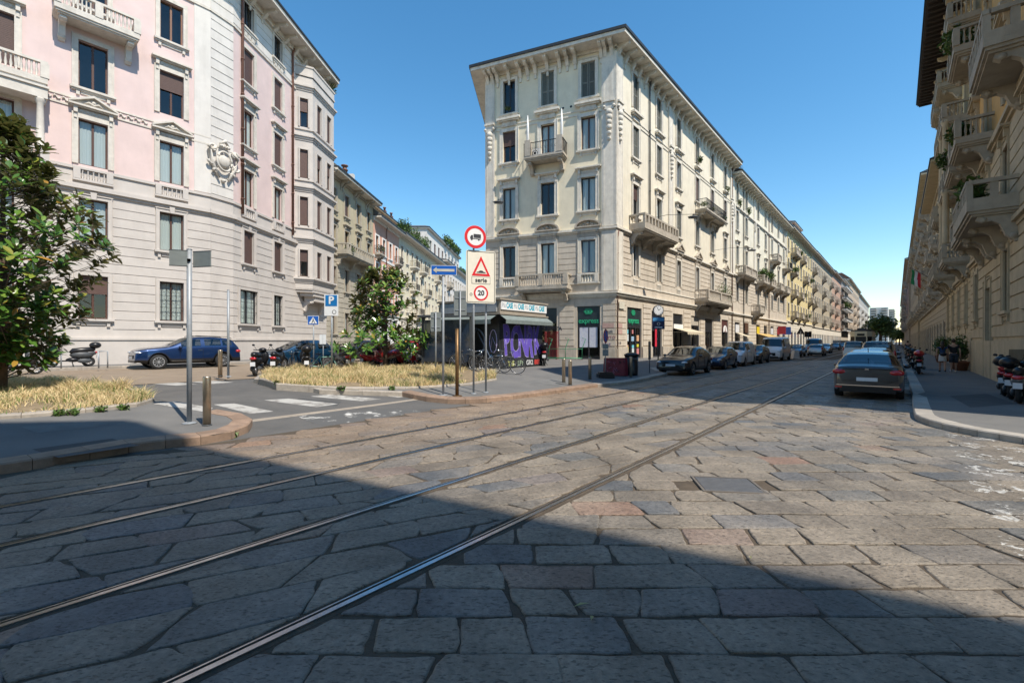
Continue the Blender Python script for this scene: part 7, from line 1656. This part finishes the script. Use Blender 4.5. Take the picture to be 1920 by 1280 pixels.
# ================= dry grass =================
def grassmat(name,cols):
    m=leafmat(name,cols,cols[1]); b=m.node_tree.nodes['Principled BSDF']; b.inputs['Roughness'].default_value=.8; return m
GRS=grassmat('dry_grass',[(.60,.45,.22),(.72,.57,.32),(.56,.43,.20),(.24,.28,.08),(.10,.19,.04)])
def inpoly(x,y,P):
    c=False; j=len(P)-1
    for i in range(len(P)):
        if (P[i][1]>y)!=(P[j][1]>y) and x<(P[j][0]-P[i][0])*(y-P[i][1])/(P[j][1]-P[i][1])+P[i][0]: c=not c
        j=i
    return c
def grass(name,poly,n,hh,seed,zo=.155):
    rn=random.Random(seed); xs=[p[0] for p in poly]; ys=[p[1] for p in poly]; b=MB(); T=[]; k=0
    while k<n:
        x=rn.uniform(min(xs),max(xs)); y=rn.uniform(min(ys),max(ys))
        if not inpoly(x,y,poly) or x<-1.35*y: 
            if rn.random()<.0001: k+=1
            continue
        q=noise.noise(Vector((x*.9,y*.9,seed))); dens=.5+q*1.3
        if rn.random()>dens: continue
        k+=1; h=hh*rn.uniform(.2,1.15)*(1+1.3*max(0,noise.noise(Vector((x*2.1,y*2.1,9+seed)))))*(.55+.6*dens); z=gz(x,y)+zo; a=rn.uniform(0,2*PI); w_=rn.uniform(.004,.011); lx,ly=math.cos(a),math.sin(a); ln=rn.uniform(.2,1.3)*h; a2=rn.uniform(0,2*PI)
        gq=noise.noise(Vector((x*1.3,y*1.3,40))); tone=min(1,max(0,rn.gauss(.25,.16))) if rn.random()>.26+1.5*max(0,gq) else rn.uniform(.7,1)
        ex,ey=x+ln*math.cos(a2),y+ln*math.sin(a2); mx,my=x+ln*.3*math.cos(a2),y+ln*.3*math.sin(a2)
        b.q([(x-lx*w_,y-ly*w_,z),(x+lx*w_,y+ly*w_,z),(mx+lx*w_*.8,my+ly*w_*.8,z+h*.6),(mx-lx*w_*.8,my-ly*w_*.8,z+h*.6)]); b.q([(mx-lx*w_*.8,my-ly*w_*.8,z+h*.6),(mx+lx*w_*.8,my+ly*w_*.8,z+h*.6),(ex,ey,z+h)]); T+=[tone,tone]
    me=b.mesh(name,GRS); attr(me,T); o=put(name,me); tag(o,'dry straw coloured grass with green weeds growing in the %s bed'%('left' if seed==1 else 'centre'),'grass',None,'stuff')
grass('dry_grass',[tuple(p) for p in bed1],26000,.18,1); grass('dry_grass',[tuple(p) for p in bed2],40000,.20,2)
# weeds along the edging and a tuft on the kerb
def weed(px,py,label,r=.16,n=60,dz=.13):
    p=G(px,py,dz); plant('weed',label,'weed',(p.x,p.y,gz(*p)+dz-.02),(r,r*.7,r*.6),n,'garden_green',.05)
for k,(px,py) in enumerate(((110,779),(135,778),(190,772),(232,768),(520,721),(640,731),(735,731))): weed(px,py,'small green weed at the bed edging, %s'%['leftmost in front of the near bed','beside the leftmost weed of the near bed','third along the near bed','near the right tip of the near bed','at the left end of the centre bed','midway along the centre bed','right part of the centre bed'][k])
weed(437,818,'small green weed growing at the foot of the reddish kerb nose',.13,50,0)
# ================= plants on the right pavement and far trees =================
for (u,v,r_,z,lab,pot) in ((37.0,-2.85,(.5,.45,1.0),.5,'tall oleander bush in a pot against the right building wall','y'),(38.5,-2.85,(.45,.45,.8),.5,'second leafy bush beside the tall oleander','y'),(45,-2.6,(.8,.7,.9),.75,'round dark bush in a large terracotta pot ahead of the walkers','y'),(47.5,-2.6,(.6,.6,.8),.6,'smaller bush behind the round potted one','y')):
    p=UV(u,v); plant('potted_bush',lab,'plant',(p.x,p.y,.13+z),r_,600,'leaf_green',.1,pot=.38)
def far_tree(px,Y,h,r,label):
    x=(px-960)/F*Y; rn=random.Random(px); t=thing('street_tree',label,'tree',(x,Y,0),0,'street trees at the far end'); b=MB(); b.tube([(0,0,0),(.2,0,h*.5),(0,.1,h*.8)],[.3,.2,.08],8); b.build('trunk',BARK,t); b=MB()
    for k in range(5): a=k*1.3; b.tube([(0,0,h*.4),(r*.5*math.cos(a),r*.5*math.sin(a),h*.7)],[.12,.05],5)
    b.build('limb',BARK,t); b=MB()
    for i in range(1100):
        a=rn.uniform(0,2*PI); ph=math.acos(rn.uniform(-1,1)); q=rn.random()**.4*(.8+.5*noise.noise(Vector((math.cos(a),math.sin(a),ph*2+px)))); c=Vector((r*q*math.sin(ph)*math.cos(a),r*q*math.sin(ph)*math.sin(a),h*.66+h*.36*q*math.cos(ph))); d=Vector((rn.uniform(-1,1),rn.uniform(-1,1),rn.uniform(-1,1))).normalized()*.42; u=d.cross(Vector((rn.uniform(-1,1),rn.uniform(-1,1),1))).normalized()*.3; b.q([c-d,c+u,c+d,c-u])
    b.build('crown',M('far_foliage',(.06,.11,.03),.6,.4,.8,0,col2=(.10,.17,.045)),t)
for k,(px,Y,h,r) in enumerate(((1649,150,11,5.0),(1652,185,13,5.5),(1660,240,12,6),(1672,300,12,7),(1680,260,9,5),(1686,200,7,3))): far_tree(px,Y,h,r,'leafy street tree at the end of the tram street, %s'%['nearest','second, taller','third, before the tower','fourth, in the middle','fifth, lower','small one near the right row'][k])
# ================= people =================
def person(label,loc,heading,hgt,skin,cloth,hair,stride=.5,woman=False,bag=False):
    h=Vector(heading); root=thing('person',label,'person',(loc[0],loc[1],gz(*loc)+.13),math.atan2(h.y,h.x)-PI/2); k=hgt/1.75
    # y forward, x right
    V=[(0,0,.95),(0,.01,1.15),(0,.01,1.38),(0,.02,1.50),(0,.03,1.57),(0,.05,1.68)]; R=[(.14,.10),(.13,.09),(.16,.10),(.065,.06),(.05,.05),(.02,.02)]
    if woman: R=[(.145,.10),(.11,.08),(.135,.085),(.055,.05),(.045,.045),(.02,.02)]
    E=[(0,1),(1,2),(2,3),(3,4),(4,5)]
    for s,f in ((-1,stride),(1,-stride)):
        n=len(V); V+=[(s*.09,0,.90),(s*.10,.20*f,.50),(s*.10,.42*f-.10*(f<0),.09+.05*(f<0)),(s*.11,.42*f+.14,.035+.03*(f<0))]; R+=[(.088,.088),(.06,.06),(.038,.038),(.035,.03)]; E+=[(0,n),(n,n+1),(n+1,n+2),(n+2,n+3)]
        n=len(V); V+=[(s*.19,.0,1.42),(s*.25,-.08*f-.02,1.15),(s*.25,-.26*f+.04,.93),(s*.25,-.30*f+.07,.85)]; R+=[(.05,.05),(.038,.038),(.027,.027),(.025,.02)]; E+=[(2,n),(n,n+1),(n+1,n+2),(n+2,n+3)]
        w_=n+3
        for j,dx in enumerate((-.03,-.01,.01,.03)): m_=len(V); V+=[(s*.25+dx,V[w_][1]+.02,V[w_][2]-.05-.01*(j in(1,2))),(s*.25+dx*.9,V[w_][1]+.03,V[w_][2]-.09)]; R+=[(.009,.009),(.008,.008)]; E+=[(w_,m_),(m_,m_+1)]
    V=[tuple(c*k for c in v) for v in V]
    def skinned(name,V,E,R,mats,lv=1):
        me=bpy.data.meshes.new(name); me.from_pydata(V,E,[]); o=put('tmp',me); md=o.modifiers.new('k','SKIN'); 
        for i,r in enumerate(R): me.skin_vertices[0].data[i].radius=(r[0]*k,r[1]*k)
        me.skin_vertices[0].data[0].use_root=True; s=o.modifiers.new('s','SUBSURF'); s.levels=lv; dg=bpy.context.evaluated_depsgraph_get(); m2=bpy.data.meshes.new_from_object(o.evaluated_get(dg)); bpy.data.objects.remove(o)
        m2.name=name; m2.materials.clear(); m2.materials.append(mats)
        for f in m2.polygons: f.use_smooth=True; f.material_index=0
        return put(name,m2,root)
    skinned('body',V,E,R,skin,2)
    b=MB(); ell(b,(0,.05*k,1.655*k),(.075*k,.095*k,.115*k),0,16,12); ell(b,(0,.15*k,1.645*k),(.014*k,.02*k,.025*k)); 
    for s in (-1,1): ell(b,(s*.077*k,.04*k,1.65*k),(.014*k,.025*k,.035*k))
    b.build('head',skin,root)
    for s in (-1,1): b=MB(); ell(b,(s*.03*k,.14*k,1.665*k),(.012*k,.008*k,.007*k)); b.build('eye',BLACK,root)
    b=MB(); ell(b,(0,.15*k-.007,1.60*k),(.025*k,.006*k,.007*k)); b.build('mouth',M('lips',(.35,.12,.1),.6),root)
    b=MB(); ell(b,(0,.02*k,1.685*k),(.092*k,.10*k,.108*k),0,14,10)
    if woman: b.tube([(0,-.05*k,1.68*k),(0,-.09*k,1.5*k),(0,-.10*k,1.3*k)],[.08,.085,.03],8)
    b.build('hair',hair,root)
    top=[0,1,2]; q=1.22
    TV=[V[0],V[1],V[2],V[3]]+[V[i] for i in (10,11,18+8-0,0)][:0]
    sv=[i for i,v in enumerate(V) if abs(abs(v[0])-.19*k)<1e-6 and abs(v[2]-1.42*k)<1e-6]
    TV=[V[0],V[1],V[2],(0,.015*k,1.455*k)]; TR=[(R[0][0]*1.12,R[0][1]*1.25),(R[1][0]*1.15,R[1][1]*1.25),(R[2][0]*1.12,R[2][1]*1.25),(.09,.075)]; TE=[(0,1),(1,2),(2,3)]
    for i in sv: n=len(TV); a=Vector(V[i]); c=Vector(V[i+1]); TV+=[tuple(a),tuple(a.lerp(c,.6 if not woman else .25))]; TR+=[(.065,.065),(.058,.058)]; TE+=[(2,n),(n,n+1)]
    skinned('shirt',TV,TE,TR,cloth[0],2)
    b=MB(); 
    if woman: b.lathe([(.17*k,.62*k),(.185*k,.66*k),(.165*k,.9*k),(.135*k,1.03*k)],(0,0,0),18); b.build('skirt',cloth[1],root)
    else:
        b.lathe([(.15*k,.84*k),(.165*k,.9*k),(.15*k,1.0*k)],(0,0,0),16)
        for i,v in enumerate(V):
            if abs(abs(v[0])-.09*k)<1e-6 and abs(v[2]-.90*k)<1e-6: a=Vector(v); c=Vector(V[i+1]); b.tube([a+Vector((0,0,.03)),a.lerp(c,.5),a.lerp(c,.98)],[.115*k,.10*k,.09*k],12)
        b.build('shorts',cloth[1],root)
    for i,v in enumerate(V):
        if abs(abs(v[0])-.11*k)<1e-6: b=MB(); ell(b,(v[0],v[1]-.05*k,v[2]+.01),(.05*k,.14*k,.05*k)); b.build('shoe',cloth[2],root)
    if bag: b=MB(); ell(b,(.02,-.22,.98),(.15,.07,.10)); b.tube([(-.12,-.16,1.0),(-.16,-.1,1.4),(.05,.0,1.5)],.01,4); b.build('shoulder_bag',BLACK,root)
    return root
SKIN=M('skin',(.42,.24,.16),.6,.05,9,0); HAIRB=M('dark_hair',(.03,.018,.012),.6,.2,30,0); BLK=M('black_cloth',(.015,.015,.018),.9,.1,20,.1); DNM=M('dark_cloth',(.05,.055,.07),.9,.1,20,.1)
g_=G(1767,697,.13); person('woman walking away in a dark blue top and white skirt with a black bag',g_,(DA.x,DA.y),1.66,SKIN,(M('blue_cloth',(.02,.05,.12),.9,.1,20,.1),M('white_cloth',(.6,.58,.54),.9,.05,20,.1),BLK),HAIRB,.45,True,True)
g_=G(1788,697,.13); person('man walking away in a black t-shirt and dark shorts beside the woman',g_,(DA.x,DA.y),1.80,SKIN,(BLK,DNM,M('white_shoe',(.6,.6,.6),.6)),HAIRB,-.45)
g_=G(1702,672,.13); person('distant person in dark clothes standing among the scooters on the right kerb',g_,(DA.x,DA.y),1.74,SKIN,(DNM,BLK,BLK),HAIRB,.2)
# distant street furniture on the left pavement
for (px,lab,kind) in ((1501,'dark triangular sign back on a post in front of the yellow building','tri'),(1515,'pair of dark square sign backs on a post by the yellow building','sq')):
    p=onv(px,10.6); t=thing('sign_back',lab,'road sign',(p.x,p.y,.3)); b=MB(); b.tube([(0,0,0),(0,0,3.0)],.05,6); b.build('post',DGREY,t); b=MB()
    if kind=='tri': b.prism([(-.6,2.6),(.6,2.6),(0,3.6)],-.03,0,0,True,'y')
    else: b.box(-.55,-.05,-.03,0,2.2,3.1)
    b.build('panel',BLACK,t)
    if kind=='sq': b=MB(); b.box(.05,.55,-.03,0,2.2,3.1); b.build('panel',BLACK,t)
p=onv(1491,8.3); t=thing('concrete_block','small pale concrete block on the road right of the large white van','block',(p.x,p.y,.02)); b=MB(); b.prism([(-.35,0),(.35,0),(.22,.85),(-.22,.85)],-.25,.25,0,True,'y'); b.box(-.4,.4,-.3,.3,-.01,.0); b.build('body',PW,t)
a_=FR.P(22,-1)+cb.o; aerial(a_.x,a_.y,23.2,'fishbone aerial on the roof of the corner building',.5); a_=l2.F(0).P(8,-1)+l2.o; aerial(a_.x,a_.y,23,'fishbone aerial on the roof of the ivory building',.9)
# parking racks before the pink building
for k in range(2):
    p=G(97+k*88,690,.13); t=thing('parking_hoop','grey steel hoop beside the scooter before the pink building, %s'%['left one','right one'][k],'hoop',(p.x,p.y,gz(*p)+.13)); b=MB(); b.tube([(-.0,0,0),(0,0,.8)],.03,8); b.tube([(0,0,.8),(.25,.2,.8),(.25,.2,0)],.03,8); b.build('tube',STEEL,t)
